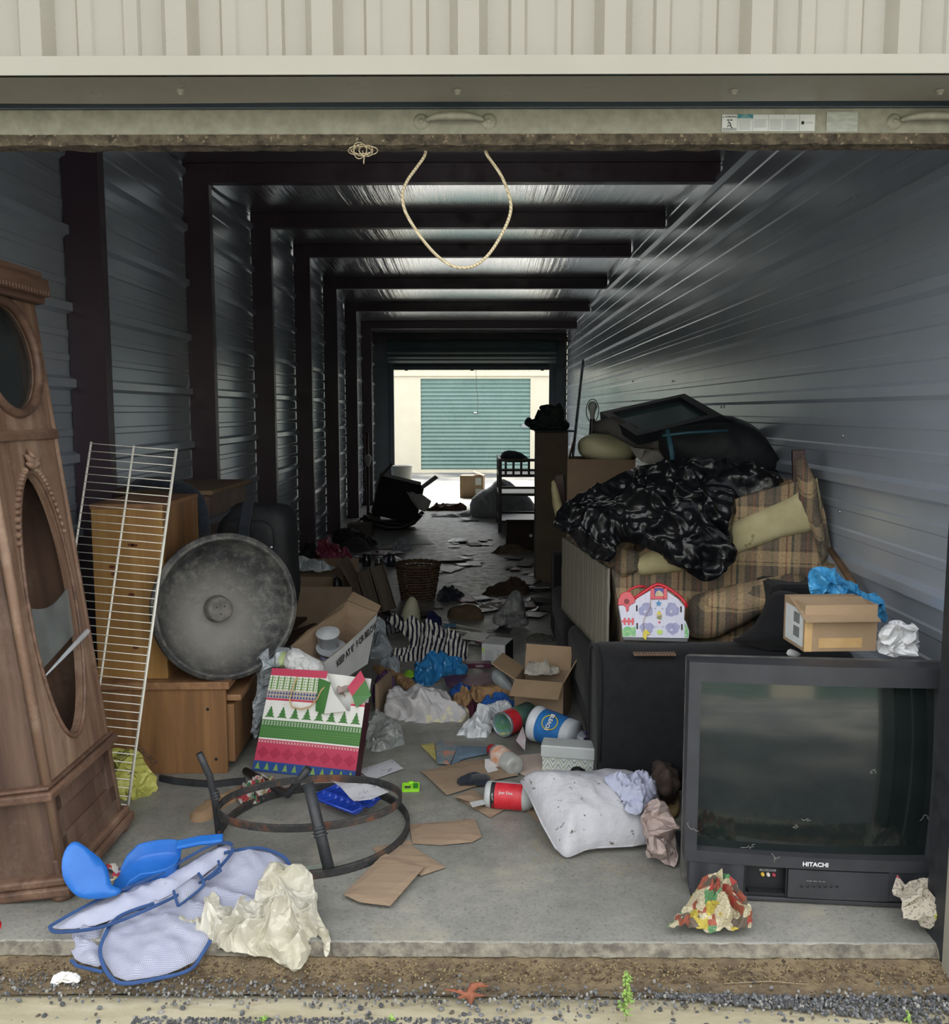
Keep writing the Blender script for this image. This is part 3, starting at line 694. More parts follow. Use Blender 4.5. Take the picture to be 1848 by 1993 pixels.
b = MB(); b.box((xw0 + .018, .010, .10), (xw1 - .018, .022, z_m)); b.box((.0 + .02, 0, .05), (wB - .02, .02, .10)); b.box((xw0, 0, .10), (xw0 + .055, .016, z_m)); b.box((xw1 - .055, 0, .10), (xw1, .016, z_m)); b.box((xw0, 0, z_m - .07), (xw1, .016, z_m)); b.box((xw0, .0, .10), (xw1, .016, .15))
b.build('lower_panel', W_CLKD, clk, bevel=.003)
b = MB(); b.box((-.005, -.022, z_m - .014), (wB + .0, dep + .0, z_m + .012)); b.box((.006, -.012, z_m + .012), (wB - .01, dep, z_m + .024)); b.build('waist_moulding', W_TRIM, clk, bevel=.006)
b = MB(); b.box((-.012, -.028, .008), (wB + .012, dep, .036)); b.box((-.004, -.018, .036), (wB + .004, dep, .060)); b.build('plinth', W_TRIM, clk, bevel=.007)
for x in (.03, wB - .03): q = MB(); q.lathe([(0, 0), (.026, .0), (.033, .010), (.026, .022), (0, .022)], 16); q.build('foot', W_TRIM, clk, TR((x, .012, -.012)))
b = MB(); b.box((xw0 - .006, -.010, z_d - .015), (xw1 + .006, .02, z_d + .015)); b.build('dial_rail', W_TRIM, clk, bevel=.004)
b = MB(); b.box((-.004, -.026, zt_c), (wB + .004, dep, zt_c + .03)); b.box((-.018, -.04, zt_c + .03), (wB + .018, dep + .0, zt_c + .075)); b.box((-.004, -.03, zt_c + .075), (wB + .004, dep, zt_c + .098))
cr_ = b.build('crown', W_TRIM, clk, bevel=.008)
b = MB()
for i in range(26): b.box((.0 + i * wB / 26, -.048, zt_c + .018), (.0 + (i + .6) * wB / 26, -.026, zt_c + .034))
b.build('dentil_moulding', W_TRIM, cr_, bevel=.002)
b = MB(); b.tube([(x, -.004, z) for x, z in ell(cxo, rz_, rr_ + .008, rr_ + .008)], .014, 10, closed=True); bz = b.build('dial_bezel', W_TRIM, clk)
b = MB(); b.add([(x, .012 - .03 * (1 - k * k), z) for k in (1.0,) for x, z in ell(cxo, rz_, rr_, rr_)], [tuple(range(48))[::-1]]); b.build('dial_glass', mat('dial_glass_reflection_tint', '3a3f3e', '23272a', 7, .12, alpha=.6, spec=.8), bz)  # dark glass colour stands in for a dark reflection
b = MB(); b.box((xw0 + .02, .06, rz_ - .2), (xw1 - .02, .066, rz_ + .2)); b.build('dial_board', mat('dial_backing', '15181a', '2b2f30', 8, .5), clk)
b = MB(); ep = ell(cxo, cz, aw + .006, ah + .006, 96)      # beaded oval beading, carved garland on top
b.tube([(x, -.003, z) for x, z in ep], .006, 8, closed=True); ov_ = b.build('oval_beading', W_TRIM, clk)
b = MB()
for i in range(8, 41):
    if 21 < i < 27: continue
    x, z = ell(cxo, cz, aw + .020, ah + .020, 96)[i if i < 48 else 0]; r_ = .008 + .002 * (i % 2)
    b.lathe([(0, .012), (r_ * .6, .010), (r_, .004), (r_, -.002)], 8, M=FR((x, -.002, z), (1, 0, 0), (0, 0, 1)))
for a_, l_ in ((-60, .03), (-30, .045), (0, .055), (30, .045), (60, .03)):
    c_, s_ = math.cos(math.radians(a_ + 90)), math.sin(math.radians(a_ + 90)); x0_, z0_ = cxo, cz + ah + .018
    b.tube([(x0_, -.004, z0_), (x0_ + c_ * l_ * .6, -.018, z0_ + s_ * l_ * .6), (x0_ + c_ * l_, -.008, z0_ + s_ * l_)], [.006, .012, .003], 8)
b.build('carved_garland', W_CLK, ov_)
gl = [];  zg0, zg1 = cl(100, 1300)[1], cl(90, 1165)[1]          # what is left of the pane
def oval_half(z): q = max(0, 1 - ((z - cz) / ah) ** 2) ** .5; return aw * q
for i in range(13): z = zg0 + .02 * (i / 12) ** 2 * 3; gl.append((cxo - oval_half(zg0) + 2 * oval_half(zg0) * i / 12, zg0 + .05 * i / 12))
for i in range(13):
    x_ = 1 - i / 12; gl.append((cxo - oval_half(zg1) + 2 * oval_half(zg1) * x_, zg1 - .03 * math.sin(PI * x_)))
holed(gl, [], .003, y0=.012).build('broken_pane', M_GLASSD, clk)
b = MB(); b.tube([(cxo - oval_half(zg0) * 1.02, -.004, zg0 - .01), (cxo - .02, -.018, zg0 + .02), (cxo + oval_half(zg0), -.03, zg0 + .055), (cxo + oval_half(zg0) + .03, -.02, zg0 + .05)], [.002, .006, .009, .003], 8, flat=None); b.build('torn_film', M_CLEAR, clk)

# ---- white wire shelf leaning on the furniture
Pbr = G(245, 1587, .004); Ptr = D(342, 873, 3.18); Ptl = D(178, 858, 3.20)
ux = (Ptl - Ptr); ux.z *= 1.0; Wd = ux.length; ax = (Ptr - Pbr); L = ax.length
MS = FR(Pbr, ax.normalized(), ux.normalized()); sh = thing('wire_shelf', 'long white wire shelf stood on end against the pine furniture', 'shelf', MS)
print('SHELF', Wd, L, Pbr, Ptr, Ptl)
for y_, dy in ((0, 0), (.008, -.014)):
    b = MB(); b.tube([(0, y_ - .004, dy), (L * 1.0, y_ - .004, dy)], .0042, 8); b.build('edge_rod', M_WIRE, sh)
b = MB(); b.tube([(0, Wd, 0), (L, Wd, 0)], .004, 8); b.build('edge_rod', M_WIRE, sh)
b = MB(); b.tube([(0, Wd * .5, -.005), (L, Wd * .5, -.005)], .0038, 8); b.build('middle_rod', M_WIRE, sh)
n_ = 46
b = MB()
for i in range(n_): x_ = .006 + (L - .012) * i / (n_ - 1); b.tube([(x_, -.003, .0), (x_, Wd, .003)], .0016, 6)
b.build('cross_wires', M_WIRE, sh)

# ---- pine chest with a plank top: its drawers face right
W_PINE = m_wood('oiled_pine', '5e432c', '7f5b39', '967048', 3.5, 'Z', .5)
W_PINEX = m_wood('pine_plank', '6a4a30', '876344', '9c7853', 4, 'Y', .55)
W_PINEL = m_wood('pale_pine', '7a5833', '99733f', 'ae8a5a', 2.6, 'Z', .5, coat=.1)
def knots(b, pts, y, mi, r=.008):
    for x, z in pts: b.lathe([(0, 0), (r, 0)], 12, mi, M=FR((x, y, z), (1, 0, 0), (0, 0, 1)), smooth=False)
P0_ = G(446, 1505); h1 = D(446, 1326, P0_.y).z; PL = G(215, 1500)
MX = TR((P0_.x, P0_.y, 0), rz=2); W1 = P0_.x + 1.44; D1 = .62
ch = thing('pine_chest', 'low oiled pine chest with drawers facing right, carrying the tall pine box and round tub', 'chest', MX)
b = MB(); b.box((-W1, 0, 0), (-.004, .018, h1 - .028)); b.box((-W1, D1, 0), (-.004, D1 + .018, h1 - .028)); b.box((-W1, .018, 0), (-W1 + .018, D1, h1 - .028)); b.box((-W1, .018, .02), (-.03, D1, .035))
b.build('carcass', W_PINE, ch, bevel=.0015)
b = MB(); b.box((-W1 - .01, -.012, h1 - .028), (.012, D1 + .03, h1)); b.build('top_board', W_PINEX, ch, bevel=.003)
b = MB(); b.box((-.25, .03, h1 - .085), (.045, D1 - .02, h1 - .060)); b.build('pull_out_board', W_PINEX, ch, bevel=.006)
b = MB(); b.box((-.02, .022, .035), (.02, D1 - .01, h1 - .095)); b.box((-.35, .03, .04), (-.02, .045, h1 - .12)); dr = b.build('drawer', W_PINE, ch, bevel=.004)
for x_, z_ in ((-.07, .245), (-.045, .055)): b = MB(); b.lathe([(0, -.001), (.006, -.001)], 12, M=FR((x_, -.001, z_), (1, 0, 0), (0, 0, -1)), smooth=False); b.build('screw_hole', M_INK, ch)
# tall pine box on it
x0_, x1_ = HIT(180, 1100, (0, P0_.y + .02, 0), Vector((0, 1, 0))).x, HIT(318, 1100, (0, P0_.y + .02, 0), Vector((0, 1, 0))).x
zt2 = D(300, 982, P0_.y + .02).z
MT = TR((x1_, P0_.y + .025, h1 + .001), rz=0); bx = thing('pine_cupboard', 'tall narrow knotty pine box standing on the pine chest behind the wire shelf', 'cabinet', MT)
w2, d2_, hh = x1_ - x0_, .42, zt2 - h1
b = MB(); b.box((-w2, 0, 0), (0, .018, hh - .018)); b.build('knotty_side', W_PINEL, bx, bevel=.002)
b = MB(); b.box((-.018, .018, 0), (0, d2_, hh - .018)); b.box((-w2, .018, 0), (-w2 + .018, d2_, hh - .018)); b.box((-w2 + .018, d2_ - .01, 0), (-.018, d2_, hh - .018)); b.build('carcass', W_PINE, bx, bevel=.002)
b = MB(); b.box((-w2 - .003, -.003, hh - .018), (.003, d2_, hh)); b.build('top_board', W_PINEX, bx, bevel=.002)
b = MB(); M_KNOT = mat('pine_knot', '4c2414', '5e3220', 60, .6)
for px, py in ((262, 1062), (254, 1061), (218, 1104), (222, 1118), (256, 1158), (264, 1261)):
    b = MB(); p = HIT(px, py, (0, P0_.y + .0235, 0), Vector((0, 1, 0))); b.lathe([(0, 0), (.009, 0)], 10, M=TR((p.x - x1_, -.0008, p.z - h1)) @ FR((0, 0, 0), (1, 0, 0), (0, 0, 1)) @ Matrix.Diagonal((1.3, .7, 1, 1)), smooth=False); b.build('knot', M_KNOT, bx)
# dark wood cabinet behind, with worn top
p_ = D(490, 932, 4.60); MD = TR((p_.x, 3.94, 0)); cb = thing('old_cabinet', 'dark wooden cabinet with a worn brown top behind the navy coat', 'cabinet', MD)
zc = D(420, 960, 3.80).z
b = MB(); b.box((-.46, .0, 0.0), (-.02, .62, zc - .02)); b.build('carcass', W_CLKD, cb, bevel=.003)
b = MB(); b.box((-.47, -.02, zc - .02), (0, .65, zc)); b.build('top_board', m_wood('worn_board', '5a4836', '6f5a45', '80694f', 4, 'X', .7), cb, bevel=.003)
# navy coat hanging over the pine box
blob('navy_coat', [(255, 935), (300, 925), (345, 930), (385, 950), (405, 975), (415, 1045), (388, 1050), (384, 985), (345, 962), (290, 950), (255, 958)], M_NAVY, P0=(0, 3.74, 0), n=(0, -1, 0), front=.03, amp=.03, freq=9, fold=2, sheet=True,
     label='navy coat draped over the corner of the tall pine box', cat='coat')
# black backpack
p_ = D(490, 1060, 3.86); bp = thing('backpack', 'black backpack with straps slumped behind the round tub', 'backpack', TR((p_.x + .05, 3.80, .60), rz=-14))
M_BP = mat('black_nylon', '0f1114', '17191d', 40, .7, bump=.4, bscale=220, bdist=.002)
def padded(b, cx, cy, cz_, wx, wy, wz, M=None, mi=0, p=.55, seg=20, lump=0.0, seed=0):
    def f(u, v):
        a = 2 * PI * u; e = PI * (v - .5); s_ = lambda t, q: math.copysign(abs(t) ** q, t)
        q = Vector((wx / 2 * s_(math.cos(a), p) * s_(math.cos(e), p), wy / 2 * s_(math.sin(a), p) * s_(math.cos(e), p), wz / 2 * s_(math.sin(e), p)))
        if lump: q += q.normalized() * lump * noise.noise(q * 7 + Vector((seed, 0, 0)))
        q += Vector((cx, cy, cz_)); return M @ q if M is not None else q
    b.grid(f, seg * 2, seg, mi)
b = MB(); padded(b, 0, 0, .10, .33, .20, .50, lump=.02); b.build('pack_body', M_BP, bp)
b = MB(); padded(b, .0, -.09, -.02, .26, .09, .22, lump=.012); b.build('front_pocket', M_BP, bp)
b = MB(); padded(b, -.01, -.08, .22, .24, .06, .14, lump=.01); b.build('upper_pocket', M_BP, bp)
b = MB(); b.tube([(-.06, -.02, .33), (-.20, -.12, .26), (-.24, -.14, .12)], .02, 8, flat=(.045, .006), up=(0, -1, .4)); b.build('shoulder_strap', M_NAVY, bp)
b = MB(); b.tube([(-.02, -.05, .36), (0, -.13, .26), (.0, -.145, .13)], .02, 8, flat=(.006, .045), up=(0, -1, .2)); b.build('carry_strap', M_NAVY, bp)
b = MB()
for x_ in (-.10, .11): b.lathe([(0, .006), (.006, .004), (.007, 0)], 10, M=FR((x_, -.118 if x_ < 0 else -.112, .17 + .1 * x_), (1, 0, 0), (0, 0, 1)))
b.build('rivet', mat('bright_rivet', 'c8ccd0', rough=.3, metal=.8), bp)
b = MB(); padded(b, -.245, -.15, .09, .03, .012, .075, M=None); b.build('strap_tip', mat('pale_tab', 'b9bdb4', rough=.5), bp)
# ---- round black tub standing on edge
M_TUB = None
def m_tub():
    t = NT('dusty_black_tub'); co = t.coord(); n = t.noise(co, 5, 8, .72); n2 = t.noise(co, 26, 5, .75)
    c = t.ramp(n, [(.38, '1c1d1f'), (.5, '3a3b3c'), (.64, '6a6862')]); c = t.mix(t.ramp(n2, [(.5, 0.0), (.75, .55)]), c, lin('8d8a82')); c = t.mix(t.ramp(t.noise(co, 9, 3), [(.6, 0.0), (.7, .6)]), c, lin('1f2021'))
    vl = t.new('VectorMath', operation='DISTANCE'); t.link(co, vl.inputs[0]); vl.inputs[1].default_value = (-.03, -.05, -.06)
    ad = t.new('Math', operation='MULTIPLY_ADD'); t.link(n, ad.inputs[0]); ad.inputs[1].default_value = .30; t.link(vl.outputs['Value'], ad.inputs[2])
    c = t.mix(t.ramp(ad.outputs[0], [(.24, .75), (.36, 0.0)]), c, lin('7e7b74'))
    t.setp(Base_Color=c, Roughness=.62); t.bump(n2, .35, .003); return t.m
M_TUB = m_tub()
yT = 3.31; c_ = D(441, 1181, yT); rT = (D(441, 1040, yT) - D(441, 1323, yT)).length / 2
zbot = h1 + .002
MTb = FR(c_, Vector((math.cos(math.radians(32)), math.sin(math.radians(32)), 0)), None, Vector((math.sin(math.radians(32)) * .99, -math.cos(math.radians(32)), .13)))
MTb = Matrix.Translation((0, 0, 0)) @ MTb
tb = thing('round_tub', 'round black dusty plastic tub standing on edge on the pine chest', 'tub', MTb)
b = MB(); R = rT
b.lathe([(0, -.085), (R * .40, -.083), (R * .66, -.070), (R * .82, -.040), (R * .90, .0), (R * .91, .012), (R * .945, .014), (R * .955, .006), (R * .985, .006), (R * .995, .0), (R, -.006), (R * .985, -.014), (R * .93, -.012), (R * .88, -.040), (R * .70, -.082), (0, -.094)], 96)
b.build('bowl', M_TUB, tb)
b = MB(); b.lathe([(0, .0), (.040, .0), (.046, -.004), (.048, -.032), (.052, -.05)], 32, M=TR((-.012, -.01, -.034))); hb = b.build('hub', mat('grey_hub', '76736c', '55534e', 25, .75, bump=.4), tb)
b = MB()
for a_ in (90, 210, 330): b.lathe([(0, .001), (.003, .001)], 8, M=TR((-.012 + .018 * math.cos(math.radians(a_ + 60)), -.01 + .018 * math.sin(math.radians(a_ + 60)), -.0335)), smooth=False)
b.build('bolt_hole', M_INK, hb)
print('TUB', c_, rT, h1, P0_, 'box', x0_, x1_, zt2)
# yellow printed bag behind the shelf foot
M_YB = mat('pale_yellow_bag', 'c6c46a', 'b3b25c', 9, .35, bump=.5, bscale=14, bdist=.01, alpha=.9)
yb = blob('yellow_plastic_bag', [(212, 1460), (262, 1455), (290, 1490), (313, 1525), (305, 1560), (250, 1590), (205, 1575), (195, 1510)], M_YB, P0=G(250, 1560) + Vector((0, .10, .0)), n=(0, -.8, .6), front=.05, amp=.055, freq=12, seed=4, sheet=True, res=.009, smooth=False, fray=.01,
     label='pale yellow printed plastic bag crumpled at the foot of the wire shelf', cat='bag')
for s_, px, py, r_ in (('GRO', 240, 1468, 12), ('FOO', 232, 1482, 12), ('COLLECT', 285, 1470, 65), ('GOOD', 236, 1503, 10)):
    p = HIT(px, py, G(250, 1560) + Vector((0, .10, .0)) + Vector((0, -.8, .6)) * .088, Vector((0, -.8, .6)))
    text(s_, .022, M_INK, yb, yb.matrix_basis.inverted() @ FR(p, (math.cos(math.radians(r_)), 0, -math.sin(math.radians(r_)) * .5), (0, .6, .8)), 'printed_word')
# ================================================================ right side: television, black sofa, plaid loveseat and what is heaped on them
def rrect(w, h, r, n=5, cx=0, cy=0):
    P = []
    for sx, sy, a0 in ((1, 1, 0), (-1, 1, 90), (-1, -1, 180), (1, -1, 270)):
        for i in range(n + 1):
            a = math.radians(a0 + 90 * i / n); P.append((cx + sx * (w / 2 - r) + r * math.cos(a), cy + sy * (h / 2 - r) + r * math.sin(a)))
    return P
M_TV = mat('tv_shell', '2b2c30', '35363a', 8, .55, bump=.15, bscale=300, bdist=.0006, spots=('6e6c66', .76, 40))
M_TVTOP = mat('dusty_tv_top', '3d3d3c', '5c5a55', 18, .85, spots=('c4c0b6', .77, 20), bump=.2, bscale=100)
M_SCREEN = mat('tv_glass', '141a1a', '1b2221', 5, .10, spec=.75, coat=.3, spots=('4d5452', .80, 60))
M_GRILLE = None
def m_grille():
    t = NT('speaker_grille'); co = t.coord(); v = t.new('TexVoronoi'); v.inputs['Scale'].default_value = 210; v.inputs['Randomness'].default_value = 0; t.link(co, v.inputs['Vector'])
    t.setp(Base_Color=t.ramp(v.outputs['Distance'], [(.3, '08080a'), (.45, '34353a')]), Roughness=.6); return t.m
M_GRILLE = m_grille()
La, Ra = G(1347, 1738, .012), G(1838, 1762, .012)
xd = (Ra - La); xd.z = 0; xd.normalize(); MTV = FR(Vector((La.x, La.y, 0)), xd, None, Vector((0, 0, 1)))
MTi = MTV.inverted(); nTV = Vector((MTV[0][1], MTV[1][1], 0))
def tvp(px, py, off=0.0): q = MTi @ HIT(px, py, Vector((La.x, La.y, 0)) + nTV * off, nTV); return q.x, q.z
tl_ = tvp(1315, 1292, -.01); W = .775; H = tl_[1] + .004; x0 = -.022
tvo = thing('television', 'large grey tube television standing on the floor at the right of the opening', 'television', MTV)
s0 = tvp(1367, 1330); s1 = tvp(1365, 1655); s2 = tvp(1820, 1668); s3 = tvp(1826, 1345)
print('TV', La, Ra, W, H, s0, s1, s2, s3, tvp(1588, 1683), tvp(1340, 1655), tvp(1452, 1720))
sx0, sx1, sz0, sz1 = s0[0] - .002, s3[0] + .002, (s1[1] + s2[1]) / 2 - .004, (s0[1] + s3[1]) / 2 + .008
zs = .105                                     # top of the speaker strip
def bow(x): return -.018 * (1 - ((x - (x0 + W / 2)) / (W / 2)) ** 2)     # front bulges forward
b = MB()                                      # bezel, a bowed frame round the screen
xs = [x0 + W * i / 24 for i in range(25)]; xs = sorted(set([round(x, 5) for x in xs if not (abs(x - sx0) < .012 or abs(x - sx1) < .012)] + [round(sx0, 5), round(sx1, 5)]))
for a, c in zip(xs[:-1], xs[1:]):
    m_ = (a + c) / 2; spans = [(zs, H)] if (m_ < sx0 or m_ > sx1) else [(zs, sz0), (sz1, H)]
    for z0, z1 in spans:
        b.quad((a, bow(a), z0), (c, bow(c), z0), (c, bow(c), z1), (a, bow(a), z1)); b.quad((a, .06, z1), (c, .06, z1), (c, .06, z0), (a, .06, z0))
        for zz in ((z0, z1) if len(spans) == 2 else (z1,)): b.quad((a, bow(a), zz), (c, bow(c), zz), (c, .06, zz), (a, .06, zz)) if zz in (z1,) else b.quad((a, .06, zz), (c, .06, zz), (c, bow(c), zz), (a, bow(a), zz))
for x_, f in ((x0, 1), (x0 + W, 0), (sx0, 0), (sx1, 1)):
    z0, z1 = (zs, H) if x_ in (x0, x0 + W) else (sz0, sz1); q = [(x_, .06, z0), (x_, bow(x_), z0), (x_, bow(x_), z1), (x_, .06, z1)]; b.quad(*(q if f else q[::-1]))
bzl = b.build('bezel', M_TV, tvo)
b = MB(); b.grid(lambda u, v: Vector((sx0 - .004 + (sx1 - sx0 + .008) * u, .030 - .030 * (1 - (2 * u - 1) ** 2) * .6 - .018 * (1 - (2 * v - 1) ** 2), sz0 - .004 + (sz1 - sz0 + .008) * v)), 30, 22); b.build('screen', M_SCREEN, tvo)
def loft(b, secs, mi=0, smooth=False, cap=(True, True)):
    n = len(secs[0]); vs = [p for s_ in secs for p in s_]; fs = []
    for i in range(len(secs) - 1):
        for k in range(n): k2 = (k + 1) % n; fs.append((i * n + k, i * n + k2, (i + 1) * n + k2, (i + 1) * n + k))
    if cap[0]: fs.append(tuple(range(n))[::-1])
    if cap[1]: fs.append(tuple((len(secs) - 1) * n + k for k in range(n)))
    b.add(vs, fs, mi, smooth)
def sec(y, xa, xb, za, zb): return [(xa, y, za), (xa, y, zb), (xb, y, zb), (xb, y, za)]
b = MB(); loft(b, [sec(.055, x0, x0 + W, .02, H), sec(.075, x0 - .001, x0 + W + .001, .02, H + .001), sec(.11, x0 + .006, x0 + W - .006, .02, H - .008), sec(.40, x0 + .11, x0 + W - .11, .03, H - .13), sec(.46, x0 + .15, x0 + W - .15, .05, H - .17)]); b.build('rear_shell', M_TVTOP, tvo, bevel=.008)
b = MB(); b.box((x0 + .02, .0, 0), (x0 + W - .02, .36, .022)); b.box((x0 + .03, -.010, .004), (x0 + W - .03, .0, .016)); b.build('base', M_TV, tvo, bevel=.003)
# lower strip: grille, socket flap, button panel, grille
xg1 = tvp(1448, 1700)[0]; xf1 = tvp(1531, 1700)[0]; xb1 = tvp(1728, 1700)[0]
def strip(nm, a, c, m_, y=0.0, z0=.022, z1=zs):
    b = MB(); n = 8
    for i in range(n):
        p, q = a + (c - a) * i / n, a + (c - a) * (i + 1) / n
        yb, yq = bow(p) + y, bow(q) + y; b.quad((p, yb, z0), (q, yq, z0), (q, yq, z1), (p, yb, z1)); b.quad((p, yb, z1), (q, yq, z1), (q, .055, z1), (p, .055, z1)); b.quad((p, .055, z0), (q, .055, z0), (q, yq, z0), (p, yb, z0))
    b.quad((a, .055, z0), (a, bow(a) + y, z0), (a, bow(a) + y, z1), (a, .055, z1)); b.quad((c, bow(c) + y, z0), (c, .055, z0), (c, .055, z1), (c, bow(c) + y, z1))
    return b.build(nm, m_, tvo)
strip('speaker_grille', x0 + .015, xg1, M_GRILLE, .004); strip('speaker_grille', xb1, x0 + W - .015, M_GRILLE, .004)
strip('control_panel', xf1 + .002, xb1, M_TV, .001, z1=zs - .004)
b = MB(); b.box((xg1, .015, .022), (xf1, .05, zs - .001)); b.box((xg1, -.010, .022), (xg1 + .004, .02, zs - .001)); b.box((xf1 - .004, -.012, .022), (xf1, .02, zs - .001)); b.box((xg1 + .012, -.012, .026), (xf1 - .006, .014, .030)); so_ = b.build('socket_bay', M_BLACKP, tvo)
zj = tvp(1495, 1706)[1]; xm = tvp(1497, 1706)[0]
b = MB(); b.quad((xm - .022, .0142, zj + .008), (xm + .022, .0142, zj + .008), (xm + .022, .0142, zj + .014), (xm - .022, .0142, zj + .014)); b.build('socket_plate', mat('plate_grey', '8a8d90', rough=.5), so_)
text('VIDEO INPUT 2', .0055, M_INK, so_, FR((xm, .0138, zj + .011), (1, 0, 0), (0, 0, 1)))
for i, cc in enumerate(('c9a63c', 'c9c6bd', '9b3a44')):
    b = MB(); b.lathe([(0, .012), (.0022, .012), (.0022, .008), (.0045, .008), (.0050, 0)], 14, M=FR((xm - .014 + .015 * i, .0145, zj), (1, 0, 0), (0, 0, 1))); b.build('socket', mat('socket_ring_%d' % i, cc, rough=.4), so_)
for i in range(7):
    p = tvp(1558 + i * 11.3, 1718); b = MB(); b.lathe([(0, .003), (.0035, .0025), (.0042, 0)], 12, M=FR((p[0], bow(p[0]) + .001, p[1]), (1, 0, 0), (0, 0, 1))); b.build('button', M_BLACKP, tvo)
p = tvp(1588, 1683, -.018); text('HITACHI', .0165, mat('silver_print', 'd6d8da', rough=.35), tvo, FR((p[0], bow(p[0]) - .0008, p[1]), (1, 0, 0), (0, 0, 1)), sx=1.05, bold=.0004)
p = tvp(1570, 1711); text('POWER   MENU   VOL   CH', .0040, M_GREYINK, tvo, FR((p[0] + .02, bow(p[0]) - .0003, p[1] + .004), (1, 0, 0), (0, 0, 1)))
rr = random.Random(3); b = MB()               # old spider threads on the glass and case
for (px, py, n, s_) in ((1575, 1590, 5, 9), (1440, 1645, 9, 8), (1500, 1655, 9, 8), (1340, 1600, 7, 7), (1540, 1605, 6, 8), (1790, 1590, 7, 8), (1700, 1500, 6, 7)):
    q = [(px, py)]
    for _ in range(n): q.append((q[-1][0] + rr.uniform(-s_, s_), q[-1][1] + rr.uniform(-s_, s_) * .7))
    P = []
    for a, c in q: x_, z_ = tvp(max(1325, a), c); P.append((max(x_, x0 + .005), bow(x_) - .003, z_))
    b.tube(P, .00028, 4)
b.build('cobweb', mat('pale_thread', 'c9c6bd', rough=.9), tvo)['kind'] = 'stuff'

# ---- black sofa, its arm towards the camera
sf = thing('black_sofa', 'black slipcovered sofa against the right wall, its near arm behind the television', 'sofa', TR((0, 0, 0)))
xa0 = D(1168, 1350, 3.10).x; ya0, ya1, za = 3.07, 3.38, .53
b = MB()
def armsec(x, s_=1.0, dz=0.0):
    P = [];  w_ = (ya1 - ya0) / 2
    prof = [(-w_ * .80, 0.0), (-w_ * .86, .12), (-w_ * .90, .25), (-w_ * .98, .34), (-w_ * 1.0, .42), (-w_ * .86, .49), (-w_ * .5, .525), (0, .532), (w_ * .5, .525), (w_ * .86, .49), (w_ * 1.0, .42), (w_ * .95, .3), (w_ * .85, 0)]
    for y, z in prof: P.append(Vector((x, (ya0 + ya1) / 2 + y * s_, .925 * z * (1 if z < .1 else (1 + dz)))))
    return P
secs = [armsec(xa0 + .0, .86, -.03), armsec(xa0 + .012, .97, -.01)] + [armsec(xa0 + .03 + i * .045, 1 + .03 * nz(i, 0), .012 * nz(i * .7, 2)) for i in range(20)]
loft(b, secs, smooth=True); b.build('arm', M_CHAR, sf)
pr_ = secs[0]; b = MB(); b.tube([Vector((xa0 - .002, p.y, p.z)) for p in secs[1][1:]], .007, 8); b.build('piping', M_CHAR, sf)
b = MB(); b.grid(lambda u, v: Vector((xa0 - .004 + .03 * math.sin(PI * v) * u, ya0 + .05 + (ya1 - ya0 - .1) * v, .0 + .47 * u)), 6, 6)
b.box((xa0 + .02, ya1 - .02, .0), (1.26, 5.35, .19)); b.build('seat_base', M_CHAR, sf, bevel=.02)
b = MB()
for i in range(2):
    y0_ = ya1 + .0 + i * .97; padded(b, (xa0 + 1.12) / 2, y0_ + .48, .24, 1.12 - xa0 + .02, .98, .17, p=.25, lump=.01)
b.build('seat_cushion', M_CHAR, sf)
b = MB(); b.box((1.06, ya0 + .2, 0), (1.27, 5.4, .70)); b.build('backrest', M_CHAR, sf, bevel=.03)
b = MB(); loft(b, [[Vector((x, y + 2.20, z)) for x, y, z in ((p.x, p.y, p.z) for p in armsec(xa0 + .02 + i * .045))] for i in range(18)], smooth=True); b.build('arm', M_CHAR, sf)
# ---- plaid loveseat tipped on the sofa
P0p = Vector((.50, 3.62, .5)); nP = Vector((-.24, -1, 0)).normalized()
M_PLAID = m_plaid()
M_STRIPE = m_stripes('striped_ticking', 1, .085, [(0, '8d897e'), (.30, '6c695f'), (.36, '98937f'), (.60, '5f5d57'), (.66, '8f8a7e'), (.9, 'a89f8e')], wob=.1, bump=.4)
lv = thing('plaid_loveseat', 'plaid upholstered loveseat lying tipped on top of the black sofa', 'sofa', FR(P0p, Vector((1, -.24, 0)).normalized(), None, Vector((0, 0, 1))))
Mli = lv.matrix_basis.inverted()
def lp(px, py, off=0.0): q = Mli @ HIT(px, py, P0p + nP * off, nP); return (q.x, q.z)
face = [lp(*p) for p in ((1192, 1110), (1212, 1215), (1222, 1300), (1400, 1300), (1560, 1220), (1640, 1120), (1622, 1085), (1607, 1000), (1594, 950), (1560, 935), (1430, 972), (1300, 1040))]
L_ = .92; slope = 0.0
b = MB(); n = len(face)
FRNT = [(x, 0.0, z) for x, z in face]; BCK = [(x - .345 * L_, .945 * L_, max(-.17, z)) for x, z in face]
tri_ = geometry.tessellate_polygon([[Vector((x, z, 0)) for x, z in face]])
b.add(FRNT, [tuple(t) for t in tri_], 0); b.add(BCK, [tuple(t)[::-1] for t in tri_], 0)
b.add(FRNT + BCK, [(i, (i + 1) % n, (i + 1) % n + n, i + n) for i in range(n)], 0)
